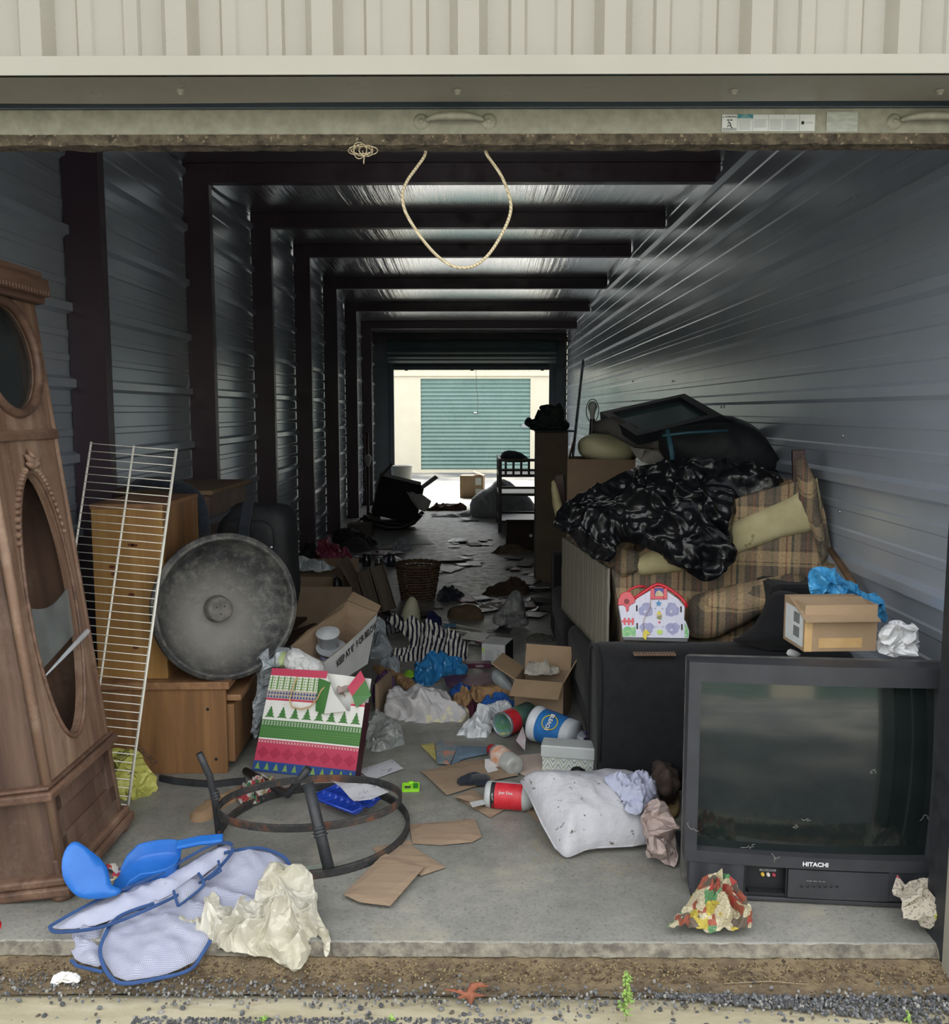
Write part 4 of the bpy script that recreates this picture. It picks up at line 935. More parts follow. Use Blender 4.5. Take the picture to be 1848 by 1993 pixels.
# fix winding outward
b.build('frame_body', M_PLAID, lv, bevel=.012)
p1_, p2_ = face[0], face[2]
b = MB(); b.grid(lambda u, v: Vector((p1_[0] - .012 + .004 * nz(u * 9, v * 5) - .345 * L_ * u, .004 + .945 * L_ * u, (p1_[1] + slope * L_ * u) * (1 - v) + (-.17) * v + .005)), 40, 14, flip=True)
b.build('striped_side', M_STRIPE, lv, solid=.008)
sp_ = [lp(*p, .012) for p in ((1188, 1108), (1206, 1060), (1260, 1042), (1244, 1112), (1212, 1125))]
M_BATT = mat('cream_batting', 'a89e78', 'b9af8a', 9, .95, bump=.4, bscale=70, bdist=.004, spots=('8f8663', .66, 18))
blob('batting_panel', [(1226, 1092), (1300, 1058), (1420, 1020), (1540, 968), (1592, 930), (1600, 985), (1584, 1034), (1520, 1046), (1430, 1080), (1330, 1112), (1250, 1120), (1232, 1112)], M_BATT, P0=P0p + nP * .004, n=nP, u=(1, -.24, 0), front=.012, amp=.012, freq=6, rnd=0, parent=lv, flatback=True, fray=.003)
blob('torn_flap', [(1548, 900), (1566, 885), (1590, 940), (1598, 1000), (1612, 1080), (1600, 1100), (1584, 1040), (1570, 1010), (1556, 970)], M_PLAID, P0=P0p + nP * .02, n=nP, u=(1, -.24, 0), front=.012, back=.008, amp=.014, freq=8, rnd=0, parent=lv, fray=.004)
blob('torn_flap', [(1204, 1062), (1245, 1075), (1243, 1112), (1212, 1124), (1196, 1106)], M_PLAID, P0=P0p + nP * .02, n=nP, u=(1, -.24, 0), front=.012, back=.004, amp=.01, freq=8, rnd=0, parent=lv, fray=.002)
blob('rolled_cushion', [(1336, 1245), (1334, 1205), (1338, 1163), (1400, 1143), (1480, 1128), (1560, 1112), (1572, 1140), (1560, 1165), (1500, 1185), (1440, 1222), (1390, 1245)], M_PLAID, P0=P0p + nP * .05, n=nP, u=(1, -.3, .0), front=.075, back=.05, amp=.01, freq=6, rnd=1, parent=lv, power=.5)
blob('rolled_front', [(1215, 1245), (1220, 1180), (1335, 1150), (1360, 1205), (1345, 1246)], M_PLAID, P0=P0p + nP * .005, n=nP, u=(1, -.24, 0), front=.035, back=.0, amp=.01, freq=6, rnd=1, parent=lv, flatback=True)
W_DK = m_wood('dark_post', '2c1a16', '3d2621', '4c332b', 6, 'Z', .5)
a_ = lp(1558, 985, -.02); c_ = lp(1555, 876, -.02); b = MB(); b.tube([(a_[0], .04, a_[1]), (c_[0], .04, c_[1])], .02, 8, flat=(.045, .05), up=(1, 0, 0)); b.build('wooden_leg', W_DK, lv, bevel=.003)
a_ = HIT(1096, 1010, (0, 5.0, 0), Vector((0, 1, 0))); c_ = HIT(1090, 925, (0, 5.0, 0), Vector((0, 1, 0)))
b = MB(); b.tube([Mli @ a_, Mli @ c_], .02, 8, flat=(.05, .05), up=(1, 0, 0)); b.build('wooden_leg', W_DK, lv, bevel=.003)
blob('far_flap', [(1078, 1000), (1072, 940), (1080, 932), (1090, 965), (1100, 1005), (1095, 1030)], M_BATT, P0=(0, 4.95, 0), n=(-.2, -1, 0), front=.02, back=.02, amp=.01, parent=lv)
# bamboo pole between it and the wall
b = MB(); b.tube([D(1617, 1070, 3.32), D(1690, 1178, 3.02)], .012, 8); tag(b.build('wooden_pole', m_wood('old_pole', '4c3a2a', '6a523b', '7d654a', 4, 'Z', .6)), 'thin brown pole leaning between the plaid loveseat and the right wall', 'pole')
# ---- black bin liner over the loveseat
nB = Vector((-.12, -1, .55)).normalized()
blob('black_bin_bag', [(1080, 1012), (1088, 990), (1112, 975), (1150, 950), (1205, 925), (1260, 908), (1310, 895), (1340, 893), (1380, 897), (1418, 902), (1470, 905), (1532, 935), (1500, 962), (1430, 970), (1434, 990), (1424, 1030), (1428, 1070), (1418, 1108), (1398, 1128), (1380, 1134), (1352, 1126), (1325, 1112), (1298, 1088), (1262, 1068), (1212, 1054), (1205, 1075), (1192, 1098), (1165, 1096), (1130, 1068), (1112, 1045), (1100, 1032), (1078, 1030)],
     M_BLACKBAG, P0=Vector((.85, 3.50, .93)), n=nB, front=.085, amp=.060, freq=6, res=.008, fold=1.5, ang=62, seed=5, rnd=1, sheet=True, fray=.006, label='shiny black bin bag draped over the tipped plaid loveseat', cat='bag')
# dark heap behind: picture frame, bags, coat
# a slab with the photographed corners, for boards and frames: corners given counter-clockwise from front left
def frame_on(name, label, cat, c4, w_, th, m_f, m_g, glassname='glazing'):
    a, b_, c, d = [Vector(p) for p in c4]; M = FR(a, b_ - a, d - a); Mi = M.inverted(); t = thing(name, label, cat, M); q = [Mi @ p for p in (a, b_, c, d)]
    out = [(p.x, p.y) for p in q]; cx, cy = sum(p[0] for p in out) / 4, sum(p[1] for p in out) / 4
    inn = []
    for p in out: v = Vector((cx - p[0], cy - p[1])); inn.append((p[0] + v.x * w_ / v.length * 1.4, p[1] + v.y * w_ / v.length * 1.4))
    m = MB()
    for i in range(4):
        j = (i + 1) % 4; P = [out[i], out[j], inn[j], inn[i]]; m.prism(P, -th, th * .3)
    m.build('frame', m_f, t, bevel=.002)
    m = MB(); m.prism(inn, -th * .5, -th * .3); m.build(glassname, m_g, t); return t
M_FRM = mat('black_frame', '0d1013', '14181c', 10, .35)
M_PIC = mat('dark_teal_print', '2c4448', '3a5559', 6, .15, spec=.7)
frame_on('framed_picture', 'large black framed picture lying on top of the heap by the right wall', 'picture',
         [D(1240, 852, 4.15), D(1408, 812, 4.25), D(1335, 784, 4.75), D(1168, 806, 4.65)], .05, .035, M_FRM, M_PIC)
blob('dark_duffel_bag', [(1280, 838), (1330, 828), (1400, 820), (1460, 828), (1500, 860), (1528, 925), (1440, 940), (1340, 925), (1285, 890)], M_BP, P0=(0, 4.05, 0), n=(0, -1, .1), front=.10, back=.14, amp=.05, freq=6, seed=8,
     label='dark duffel bag with teal piping under the framed picture', cat='bag')
b = MB(); b.tube([D(1290, 848, 3.93), D(1340, 842, 3.91), D(1418, 838, 3.92)], .006, 8); b.tube([D(1300, 838, 3.95), D(1308, 880, 3.90), D(1312, 915, 3.92)], .012, 6)
o = b.build('teal_piping', mat('teal_trim', '1f4450', '28505c', 10, .6), bpy.data.objects['dark_duffel_bag']); o.matrix_basis = o.parent.matrix_basis.inverted()
blob('dark_coat', [(1380, 805), (1440, 812), (1500, 850), (1530, 885), (1535, 935), (1500, 930), (1470, 860), (1400, 830)], M_NAVY, P0=(0, 4.3, 0), n=(0, -1, .1), front=.06, back=.06, amp=.03, freq=8, seed=9,
     sheet=True, label='dark navy coat hanging off the heap beside the right wall', cat='coat')
blob('white_shirt', [(1225, 852), (1290, 850), (1300, 905), (1255, 905), (1228, 880)], mat('dim_white_cloth', '8f8d89', '7b7a77', 9, .9), P0=(0, 4.3, 0), n=(0, -1, .1), front=.04, back=.04, amp=.05, freq=12, seed=10, sheet=True, label='greyish white shirt stuffed under the framed picture', cat='clothes')
b = MB(); b.tube([D(1160, 832, 4.5), D(1190, 828, 4.45), D(1240, 852, 4.35), D(1290, 862, 4.2)], [.03, .045, .05, .03], 10)
tag(b.build('bedding_roll', mat('grey_bedding', '3c3b3a', '4d4b49', 9, .95)), 'grey rolled bedding squeezed under the left corner of the framed picture', 'bedding')
# cardboard drum with a cream cushion
pb = D(1175, 985, 4.75); t = thing('tall_brown_carton', 'tall open brown carton holding a cream cushion, behind the bin bag', 'box', TR((pb.x, 4.85, .60), rz=-8))
b = MB(); wx = (D(1240, 900, 4.75) - D(1110, 900, 4.75)).length / 2; hz = D(1170, 893, 4.75).z - .60
for lo, hi in (((-wx, -.16, 0), (wx, -.155, hz)), ((-wx, .155, 0), (wx, .16, hz)), ((-wx, -.155, 0), (-wx + .005, .155, hz)), ((wx - .005, -.155, 0), (wx, .155, hz)), ((-wx, -.16, 0), (wx, .16, .005))): b.box(lo, hi)
b.build('box_body', M_CARDD, t)
b = MB(); b.box((-.15, 0, 0), (.15, .10, .004)); b.build('flap', M_CARDD, t, TR((-wx, 0, hz)) @ TR(rz=90) @ TR(rx=105)); b = MB(); b.box((-.14, 0, 0), (.14, .08, .004)); b.build('flap', M_CARDD, t, TR((wx, 0, hz)) @ TR(rz=-90) @ TR(rx=60))
b = MB(); pc = D(1186, 872, 4.78); padded(b, 0, 0, 0, .30, .24, .16, p=.8, lump=.02); tag(b.build('cream_cushion', mat('cream_vinyl', 'b5b292', 'a8a585', 6, .5), M=TR((pc.x, 4.86, pc.z))), 'cream cushion bulging out of the tall brown carton', 'cushion')
# tall column carton with a dark statue on top
YS = 7.05; pc = D(1073, 1132, YS); zc_ = D(1073, 842, YS).z
wx = (D(1103, 1000, YS) - D(1042, 1000, YS)).length / 2
cc = carton('column_carton', 'tall narrow brown carton standing upright with a dark statue on top', (wx * 2, wx * 2, zc_), TR((pc.x, YS + wx, 0)), M_CARDX, M_CARDX, bot=True, flaps=(0, None, 0, None), fl=.5)
M_RESIN = mat('dark_resin', '15211f', '22302c', 30, .55, bump=.8, bscale=60, bdist=.01)
def skin(name, joints, edges, radii, m_, parent=None, M=None, sub=2):
    me = bpy.data.meshes.new(name); me.from_pydata([tuple(j) for j in joints], edges, []); o = bpy.data.objects.new(name, me); COL.objects.link(o)
    me.skin_vertices.new() if hasattr(me.skin_vertices, 'new') and len(me.skin_vertices) == 0 else None
    md = o.modifiers.new('skin', 'SKIN'); md.use_smooth_shade = True
    if len(me.skin_vertices) == 0: raise RuntimeError('no skin layer')
    for i, r in enumerate(radii): me.skin_vertices[0].data[i].radius = (r, r)
    me.skin_vertices[0].data[0].use_root = True
    s_ = o.modifiers.new('sub', 'SUBSURF'); s_.levels = s_.render_levels = sub; me.materials.append(m_)
    if parent: o.parent = parent
    if M is not None: o.matrix_basis = M
    return o
def lumpy(b, blobs, res=14, mi=0, seed=0, lump=.006):
    for k, (x, y, z, rx, ry, rz_) in enumerate(blobs):
        def f(u, v, x=x, y=y, z=z, rx=rx, ry=ry, rz_=rz_, k=k):
            a = 2 * PI * u; e = PI * (v - .5); q = Vector((rx * math.cos(a) * math.cos(e), ry * math.sin(a) * math.cos(e), rz_ * math.sin(e))); c = Vector((x, y, z))
            q *= 1 + .45 * noise.noise((c + q) * 26 + Vector((seed, k, 0))); return c + q
        b.grid(f, res * 2, res, mi)
b = MB()
pl_ = lambda px, py: ((px - 1073) * YS / FPX, (845 - py) * YS / FPX)
BL = [(1066, 802, 13, 11), (1064, 820, 22, 20), (1080, 812, 16, 22), (1045, 828, 18, 9), (1030, 827, 9, 7), (1028, 822, 6, 6), (1088, 830, 16, 14), (1052, 834, 22, 8), (1060, 797, 9, 6), (1072, 798, 9, 6), (1098, 832, 9, 9), (1076, 836, 28, 7)]
lumpy(b, [((px - 1073) * YS / FPX, 0, (843 - py) * YS / FPX, a / FPX * YS, .07, c / FPX * YS) for px, py, a, c in BL], seed=3)
b.box((-.13, -.07, -.004), (.17, .07, .008)); b.build('statue', M_RESIN, M=TR((pc.x, YS + wx * .8, zc_ + .008)))
tag(bpy.data.objects['statue'], 'dark green statue of a crouching figure on the column carton', 'statue')
# ladder, lamp with bare bulb at the back of the heap
b = MB(); a1, a2 = D(1100, 842, 9.3), D(1135, 700, 10.2)
lad = thing('ladder', 'thin metal ladder leaning on the right wall at the back', 'ladder', TR((0, 0, 0)))
off = Vector((.03, .22, 0))
for o_ in (Vector(), off): q = MB(); q.tube([Vector((a1.x, a1.y, 0.02)) - (a2 - a1) * .5 * 0 + o_, a2 + o_], .013, 6); q.build('side_rail', M_STEEL, lad)
for i in range(14):
    p = Vector((a1.x, a1.y, .02)).lerp(a2, (i + .5) / 14); q = MB(); q.tube([p, p + off], .009, 6); q.build('rung', M_STEEL, lad)
pL = D(1153, 850, 5.2); lam = thing('table_lamp', 'dark table lamp with a bare bulb and wire harp behind the heap', 'lamp', TR((pL.x, 5.2, .70)))
zb_ = D(1153, 815, 5.2).z - .70
b = MB(); b.lathe([(.0, 0), (.06, 0), (.05, .03), (.015, .08), (.012, zb_ * .6), (.02, zb_ * .8), (.014, zb_)], 16); b.build('stem', M_BLACKP, lam)
b = MB(); b.lathe([(.012, zb_), (.014, zb_ + .03), (.026, zb_ + .06), (.026, zb_ + .075), (.015, zb_ + .095), (0, zb_ + .1)], 16); b.build('bulb', mat('frosted_bulb', '8f9290', rough=.3), lam)
b = MB(); b.tube([(.012 * 0 + math.cos(a) * .035, 0, zb_ + .045 + math.sin(a) * .065) for a in [math.radians(-70 + i * 16) for i in range(21)]], .0025, 6); b.build('harp', M_BLACKP, lam)
# ---- on the sofa arm: toy barn, slat, dark cushion, carton, plastic bags
M_RED = mat('red_plastic', 'c4212f', 'cc2a38', 20, .25, coat=.3); M_TOYW = mat('pale_toy_plastic', 'c9c9da', 'd3d3e2', 14, .45, stretch=(6, 1, 1)); M_TOYD = mat('lilac_recess', 'a2a3c4', '9193b8', 30, .5)
M_TOYG = mat('printed_bushes', '5fae7c', 'a6c98a', 60, .5, spots=('dfe6dd', .62, 90)); M_YEL = mat('yellow_plastic', 'd8c640', 'c9b53a', 20, .4); M_BLU = mat('blue_plastic_toy', '2f86b8', rough=.4)
M_TOYB = mat('toy_night_blue', '3a4aa0', rough=.4); M_PINK = mat('pink_button', 'e0708a', rough=.35); M_LIME = mat('lime_plastic', 'b5d35a', rough=.4); M_OLIVE = mat('olive_plastic', '8a8a5c', rough=.5); M_TOYBASE = mat('grey_toy_base', '5b5f60', rough=.5)
nT = Vector((-.05, -1, .28)).normalized(); Pt0 = D(1270, 1244, 3.27); Pt0.z = .500
tyM = FR(Pt0, (1, -.03, 0), None, -nT * -1) if False else FR(Pt0, Vector((1, -.05, 0)).normalized(), None, nT)
# local: x right, y up the face, z out of the face
tyM = FR(Pt0, Vector((1, -.05, 0)), nT.cross(Vector((1, -.05, 0)).normalized()))
toy = thing('toy_barn', 'red and white plastic toy barn sorter standing on the black sofa arm', 'toy', tyM); Tyi = tyM.inverted()
nZ = Vector((tyM[0][2], tyM[1][2], tyM[2][2]))
def zz(zx, zy, off=0.0): p = Tyi @ HIT(1180 + zx / 9.24, 1120 + zy / 9.24, Pt0 + nZ * off, nZ); return (p.x, p.y)
b = MB(); b.prism([zz(*p) for p in ((300, 1110), (290, 900), (230, 540), (500, 500), (540, 420), (800, 270), (950, 200), (1100, 280), (1300, 420), (1420, 560), (1410, 800), (1440, 830), (1500, 1000), (1490, 1130))], -.03, 0); b.build('front_panel', M_TOYW, toy, bevel=.002)
b = MB(); b.prism([zz(*p) for p in ((305, 1105), (1480, 1135), (1475, 1200), (310, 1165))], -.04, -.004); b.build('base', M_TOYBASE, toy, bevel=.003)
b = MB(); b.tube([(*zz(*p), .0) for p in ((500, 420), (600, 350), (720, 270), (830, 195), (930, 155), (1040, 185), (1180, 265), (1330, 380), (1420, 480), (1460, 570))], .0062, 10); b.build('roof', M_RED, toy)
b = MB(); b.tube([(*zz(*p), -.012) for p in ((370, 340), (430, 260), (520, 205), (620, 185), (720, 200))], .0045, 10); b.build('carry_handle', M_RED, toy)
b = MB(); b.prism([zz(*p) for p in ((215, 540), (220, 440), (270, 330), (350, 290), (450, 310), (520, 420), (520, 490), (440, 530), (410, 560), (400, 650), (365, 650), (355, 570), (300, 530))], -.02, .006); b.build('silo_top', M_RED, toy, bevel=.002)
b = MB(); p = zz(370, 470); b.lathe([(0, .0075), (.010, .0075)], 20, M=TR((p[0], p[1], 0)), smooth=False); b.lathe([(.005, .008), (.0055, .008)], 20, M=TR((p[0], p[1], .0)), smooth=False); b.build('silo_hole', mat('dark_red_recess', '7c1420', rough=.4), toy)
b = MB()
for (a, c, e, f_) in ((800, 230, 870, 430), (1030, 230, 1095, 430), (870, 375, 1030, 430), (870, 210, 1030, 232)): b.prism([zz(a, f_), zz(e, f_), zz(e, c), zz(a, c)], 0, .008)
b.build('loft_frame', M_RED, toy, bevel=.0015)
b = MB(); b.prism([zz(868, 378), zz(1032, 378), zz(1032, 228), zz(868, 228)], 0, .003); lf = b.build('loft_picture', M_TOYB, toy)
b = MB(); b.prism([zz(*p) for p in ((880, 375), (885, 330), (915, 280), (960, 270), (1010, 305), (1028, 340), (1028, 375))], .003, .0042); b.build('printed_sheep', mat('sheep_cream', 'd6cbb0', 'b59f78', 120, .6), toy)
for cx, cy in ((720, 620), (1190, 620), (735, 950), (1200, 950)):
    b = MB()
    P = []
    for i in range(40):
        a = 2 * PI * i / 40; q = 1 + .10 * math.sin(3 * a + cx) + .06 * math.sin(7 * a); P.append(zz(cx + 125 * q * math.cos(a), cy - (125 if cy < 800 else 105) * q * math.sin(a)))
    b.prism(P, 0, .0008, 0)
    q = zz(cx - 20, cy + 30); b.lathe([(0, .0016), (.0042, .0016)], 16, 1, M=TR((q[0], q[1], 0)), smooth=False)
    b.build('animal_recess', [M_TOYD, M_TOYW], toy)
b = MB()
for cx, cy in ((890, 600), (1020, 600), (900, 930), (1025, 930)): q = zz(cx, cy); b.lathe([(0, .001), (.0042, .001)], 16, 1, M=TR((q[0], q[1], 0)), smooth=False); b.lathe([(0, .0014), (.0030, .0014)], 16, 0, M=TR((q[0] - .0008, q[1] + .0008, 0)), smooth=False)
b.build('eye_hole', [M_TOYD, M_TOYW], toy)
def star(cx, cy, r, k=5): return [zz(cx + (r if i % 2 == 0 else r * .45) * math.sin(PI * i / k), cy - (r if i % 2 == 0 else r * .45) * math.cos(PI * i / k)) for i in range(2 * k)][::-1]
for nm, P, m_ in (('star_piece', star(945, 505, 58), M_BLU), ('triangle_piece', [zz(905, 708), zz(1005, 708), zz(952, 630)], M_YEL), ('club_piece', [zz(905, 760), zz(950, 790), zz(995, 790), zz(1000, 720), (zz(930, 725))], M_OLIVE), ('square_piece', [zz(922, 1058), zz(1010, 1058), zz(1010, 982), zz(922, 982)], M_LIME)):
    b = MB(); b.prism(P, 0, .004); b.build(nm, m_, toy)
q = zz(960, 842); b = MB(); b.lathe([(0, .0045), (.003, .0042), (.0045, 0)], 20, M=TR((q[0], q[1], 0))); b.build('round_button', M_PINK, toy)
b = MB()
for cx in (335, 410, 480): b.prism([zz(cx - 18, 890), zz(cx + 18, 890), zz(cx + 18, 765), zz(cx - 18, 765)], 0, .0025)
b.prism([zz(285, 845), zz(505, 845), zz(505, 805), zz(285, 805)], 0, .0022); b.build('fence', M_RED, toy, bevel=.001)
b = MB(); b.prism([zz(*p) for p in ((300, 1100), (290, 990), (330, 930), (400, 915), (470, 940), (530, 920), (535, 1090))], 0, .0016); b.build('bush_sticker', M_TOYG, toy); b = MB(); b.prism([zz(*p) for p in ((1415, 1118), (1415, 850), (1450, 920), (1490, 1010), (1470, 1120))], 0, .0016); b.build('bush_sticker', M_TOYG, toy)
b = MB()
for cx, cy in ((556, 590), (1352, 610), (563, 910), (1367, 930)): b.prism([zz(cx - 14, cy + 55), zz(cx + 12, cy + 55), zz(cx + 10, cy - 55), zz(cx - 16, cy - 55)], 0, .001)
b.build('hinge_slot', M_INK, toy)
b = MB(); b.tube([(*zz(*p), .006) for p in ((800, 370), (800, 480), (795, 580), (740, 680), (680, 790), (665, 880), (680, 980))], .0009, 6); cd_ = b.build('hanging_cord', mat('tan_string', 'a58a5c', rough=.9), toy)
b = MB(); b.prism([zz(*p) for p in ((660, 1120), (665, 1010), (700, 975), (750, 990), (800, 1070), (740, 1060), (715, 1170))], .004, .008); b.build('yellow_charm', M_YEL, toy, bevel=.001)
text('LITTLE FARM PLAY SCHOOL', .0040, M_GREYINK, toy, TR((*zz(960, 1090), .0003)), 'printed_line') if False else None
# slat on the arm
pA, pB = D(1234, 1275, 3.10), D(1312, 1279, 3.12); b = MB(); ln = (pB - pA).length
for i in range(14): b.box((ln * i / 14, 0, 0), (ln * (i + .8) / 14, .03, .005))
b.box((0, .01, -.005), (ln, .03, .0)); tag(b.build('wood_slat', m_wood('split_wood', '5a4538', '7a6250', '937a66', 8, 'X', .8), M=TR((pA.x, 3.085, .492))), 'short splintered wood slat lying on the front edge of the sofa arm', 'wood')
blob('black_trousers', [(1418, 1248), (1450, 1235), (1478, 1205), (1492, 1168), (1510, 1148), (1545, 1152), (1575, 1165), (1585, 1262), (1500, 1268), (1470, 1258)], M_CHAR, P0=(0, 3.26, .5), n=(-.1, -1, .25), front=.06, back=.09, amp=.02, freq=7, seed=12, fold=.7,
     label='black folded cushion slumped against the plaid roll', cat='cushion').name = 'black_cushion'
# carton with tape, white label on its left side
zTV = H + .0015; pbx = D(1562, 1272, 2.49); wB_ = (D(1706, 1272, 2.49) - pbx).length; hB_ = D(1562, 1178, 2.49).z - zTV
MB_ = TR((pbx.x + wB_ / 2, 2.49 + .08, zTV), rz=3)
tapem = mat('clear_parcel_tape', 'c9a878', 'bd9b6a', 20, .15, alpha=.85, spec=.7, bump=.6, bscale=40, bdist=.004)
cn = carton('taped_carton', 'brown taped carton with a white label, on top of the television', (wB_, .15, hB_), MB_, M_CARDL, M_CARDL, flaps=(None, None, None, None))
b = MB(); b.box((-wB_ / 2 - .01, -.02, 0), (wB_ / 2 - .005, .11, .003)); fl_ = b.build('flap', M_CARDL, cn, TR((0, -.088, hB_ - .035)) @ TR(rx=20))
b = MB(); b.box((-wB_ / 2 * .6, -.0758, .010), (wB_ * .30, -.0753, .038)); b.box((-wB_ / 2 + .0, -.0760, 0), (-wB_ / 2 + .022, -.0755, hB_ * .7)); b.build('tape', tapem, cn)
b = MB(); b.box((-wB_ / 2 - .001, -.065, .01), (-wB_ / 2 - .0005, .06, hB_ * .85)); lb = b.build('white_label', M_LAB, cn)
b = MB()
for i, (y_, z_) in enumerate(((-.04, .03), (-.04, .07))):
    for k in range(7): b.box((-wB_ / 2 - .0015, y_ + k * .006, z_), (-wB_ / 2 - .001, y_ + k * .006 + .003, z_ + .03))
b.build('bar_marks', M_INK, cn)
blob('paper_scrap', [(1530, 1275), (1535, 1262), (1550, 1266), (1562, 1274), (1550, 1279)], M_PAPER, P0=(0, 2.48, 0), n=(0, -1, .3), front=.012, back=.01, amp=.008, label='white paper scrap at the left foot of the taped carton', cat='paper')
M_BLUEB = mat('blue_carrier_bag', '3a90c6', '55a6d6', 18, .3, bump=.6, bscale=22, bdist=.01, alpha=.93, trans=.0)
def handlebag(name, pix, m_, label, P0, n, front, back, amp, seed, hole=None, **k): return blob(name, pix, m_, P0=P0, n=n, front=front, amp=amp, seed=seed, sheet=True, smooth=False, label=label, cat='bag', **k)
t = handlebag('blue_carrier_bag', [(1568, 1118), (1575, 1106), (1600, 1103), (1628, 1112), (1640, 1128), (1662, 1132), (1678, 1158), (1705, 1152), (1722, 1180), (1730, 1210), (1712, 1214), (1690, 1190), (1640, 1175), (1580, 1168), (1572, 1150)], M_BLUEB,
              'blue plastic carrier bag with looped handle on top of the taped carton', (0, 2.78, .8), (0, -1, .2), .035, .05, .05, 13, freq=20, res=.007, fray=.004)
t = handlebag('white_carrier_bag', [(1705, 1270), (1702, 1245), (1715, 1220), (1735, 1207), (1758, 1210), (1780, 1228), (1785, 1268), (1765, 1279), (1730, 1278)], mat('white_carrier_bag', 'cfd0d2', 'dedfe1', 20, .3, bump=.6, bscale=26, bdist=.008),
              'small white plastic bag crumpled beside the taped carton', (0, 2.53, .7), (0, -1, .25), .04, .06, .05, 14, freq=22, res=.006, fray=.003)
# ================================================================ in the doorway and at the front of the floor
def flat(name, pix, m_, z=.002, label=None, cat='cardboard', th=.0035, warp=.0, **k):
    return blob(name, pix, m_, z=z, front=th, back=0, edge=.004, amp=k.pop('amp', .0004), res=k.pop('res', .03), rnd=k.pop('rnd', 0), warp=warp * .5, smooth=False, label=label, cat=cat, **k)
# ---- upturned ring base of a garden table: two flat-bar hoops and four bent tube legs
def m_rust():
    t = NT('rusting_black_iron'); co = t.coord(); n = t.noise(co, 7, 6, .7); n2 = t.noise(co, 50, 4, .7)
    c = t.ramp(n, [(.45, '232425'), (.55, '33302e'), (.68, '7a4526')]); c = t.mix(t.ramp(n2, [(.5, 0.0), (.75, .5)]), c, lin('565350')); t.setp(Base_Color=c, Roughness=.7); t.bump(n2, .4, .002); return t.m
M_RUST = m_rust(); M_IRON = mat('black_iron_tube', '26282a', '35373a', 14, .5, spots=('6a625a', .68, 30), bump=.2)
LR = [G(*p, .012) for p in ((436, 1604), (430, 1640), (445, 1672), (520, 1698), (611, 1699), (690, 1682), (758, 1646), (793, 1600), (783, 1568), (745, 1540), (650, 1525), (540, 1535), (470, 1565))]
cxr = sum((p.x for p in LR)) / len(LR); cyr = sum((p.y for p in LR)) / len(LR)
c0 = G(620, 1612, .012); rb = .0
ends = (G(433, 1612, .012), G(795, 1600, .012), G(640, 1704, .012), G(600, 1532, .012))
rl = (ends[1] - ends[0]).length / 2; cL = Vector(((ends[0].x + ends[1].x) / 2, (ends[2].y + ends[3].y) / 2, .012)); ryl = abs(ends[3].y - ends[2].y) / 2
ht = .105
e2 = (G(427, 1565, ht), G(771, 1580, ht + .02), G(600, 1612, ht), G(560, 1515, ht)); ru = (e2[1] - e2[0]).length / 2; cU = Vector(((e2[0].x + e2[1].x) / 2, (e2[2].y + e2[3].y) / 2, ht)); ryu = abs(e2[3].y - e2[2].y) / 2
print('RINGS', cL, rl, ryl, cU, ru, ryu)
rg = thing('ring_base', 'upturned rusty metal ring base of a garden table lying in front of the gift bag', 'table base', TR((cL.x, cL.y, 0)))
lo_ = Vector((cL.x, cL.y, 0))
b = MB(); b.tube([Vector((rl * math.cos(a), ryl * math.sin(a), .014)) for a in [2 * PI * i / 72 for i in range(72)]], 0, closed=True, flat=(.024, .012), up=(0, 0, 1)); b.build('lower_hoop', M_RUST, rg, bevel=.002)
b = MB(); b.tube([Vector((cU.x - lo_.x + ru * math.cos(a), cU.y - lo_.y + ryu * math.sin(a), ht + .012 * math.cos(a))) for a in [2 * PI * i / 72 for i in range(72)]], 0, closed=True, flat=(.024, .008), up=(0, 0, 1)); b.build('upper_hoop', M_RUST, rg, bevel=.002)
def leg(pts, r=.016, cuff=None):
    b = MB(); b.tube([Vector(p) - lo_ for p in pts], r, 14); l_ = b.build('leg', M_IRON, rg)
    if cuff is not None:
        c_, d_ = Vector(cuff[0]) - lo_, (Vector(cuff[1]) - Vector(cuff[0])).normalized(); q = MB()
        for k in (-1, 0, 1): q.lathe([(r * .95, -.005), (r * 1.35, 0), (r * .95, .005)], 16, M=FR(c_ + d_ * k * .010, d_.orthogonal(), None, d_))
        q.build('cuff', M_IRON, l_)
# front leg: foot on the lower hoop at (637,1690), top cut end at (598,1520)
yf = cL.y - ryl
f0 = D(640, 1690, yf + .01); f1 = D(600, 1524, yf + .10); leg([f0, f0.lerp(f1, .5), f1], .017, (f0.lerp(f1, .42), f1))
f0 = D(427, 1628, cL.y - .05); f1 = D(419, 1560, cL.y - .05); f2 = D(408, 1510, cL.y - .06); f3 = D(388, 1466, cL.y - .07); leg([f0, f1, f1.lerp(f2, .6), f2, f2.lerp(f3, .5), f3], .011, (D(419, 1548, cL.y - .05), f2))
f0 = G(478, 1500, .02); f1 = D(560, 1508, cU.y + ryu + .02); f1.z = .04; leg([f0, f1, D(600, 1496, cU.y + ryu - .01)], .013)
# black strip on the floor behind
b = MB(); b.tube([G(*p, .012) for p in ((312, 1514), (340, 1520), (380, 1524), (420, 1526), (452, 1522), (478, 1520))], 0, flat=(.022, .012), up=(0, 0, 1)); tag(b.build('metal_strip', M_IRON), 'thin black metal strip lying on the floor before the pine chest', 'metal strip')
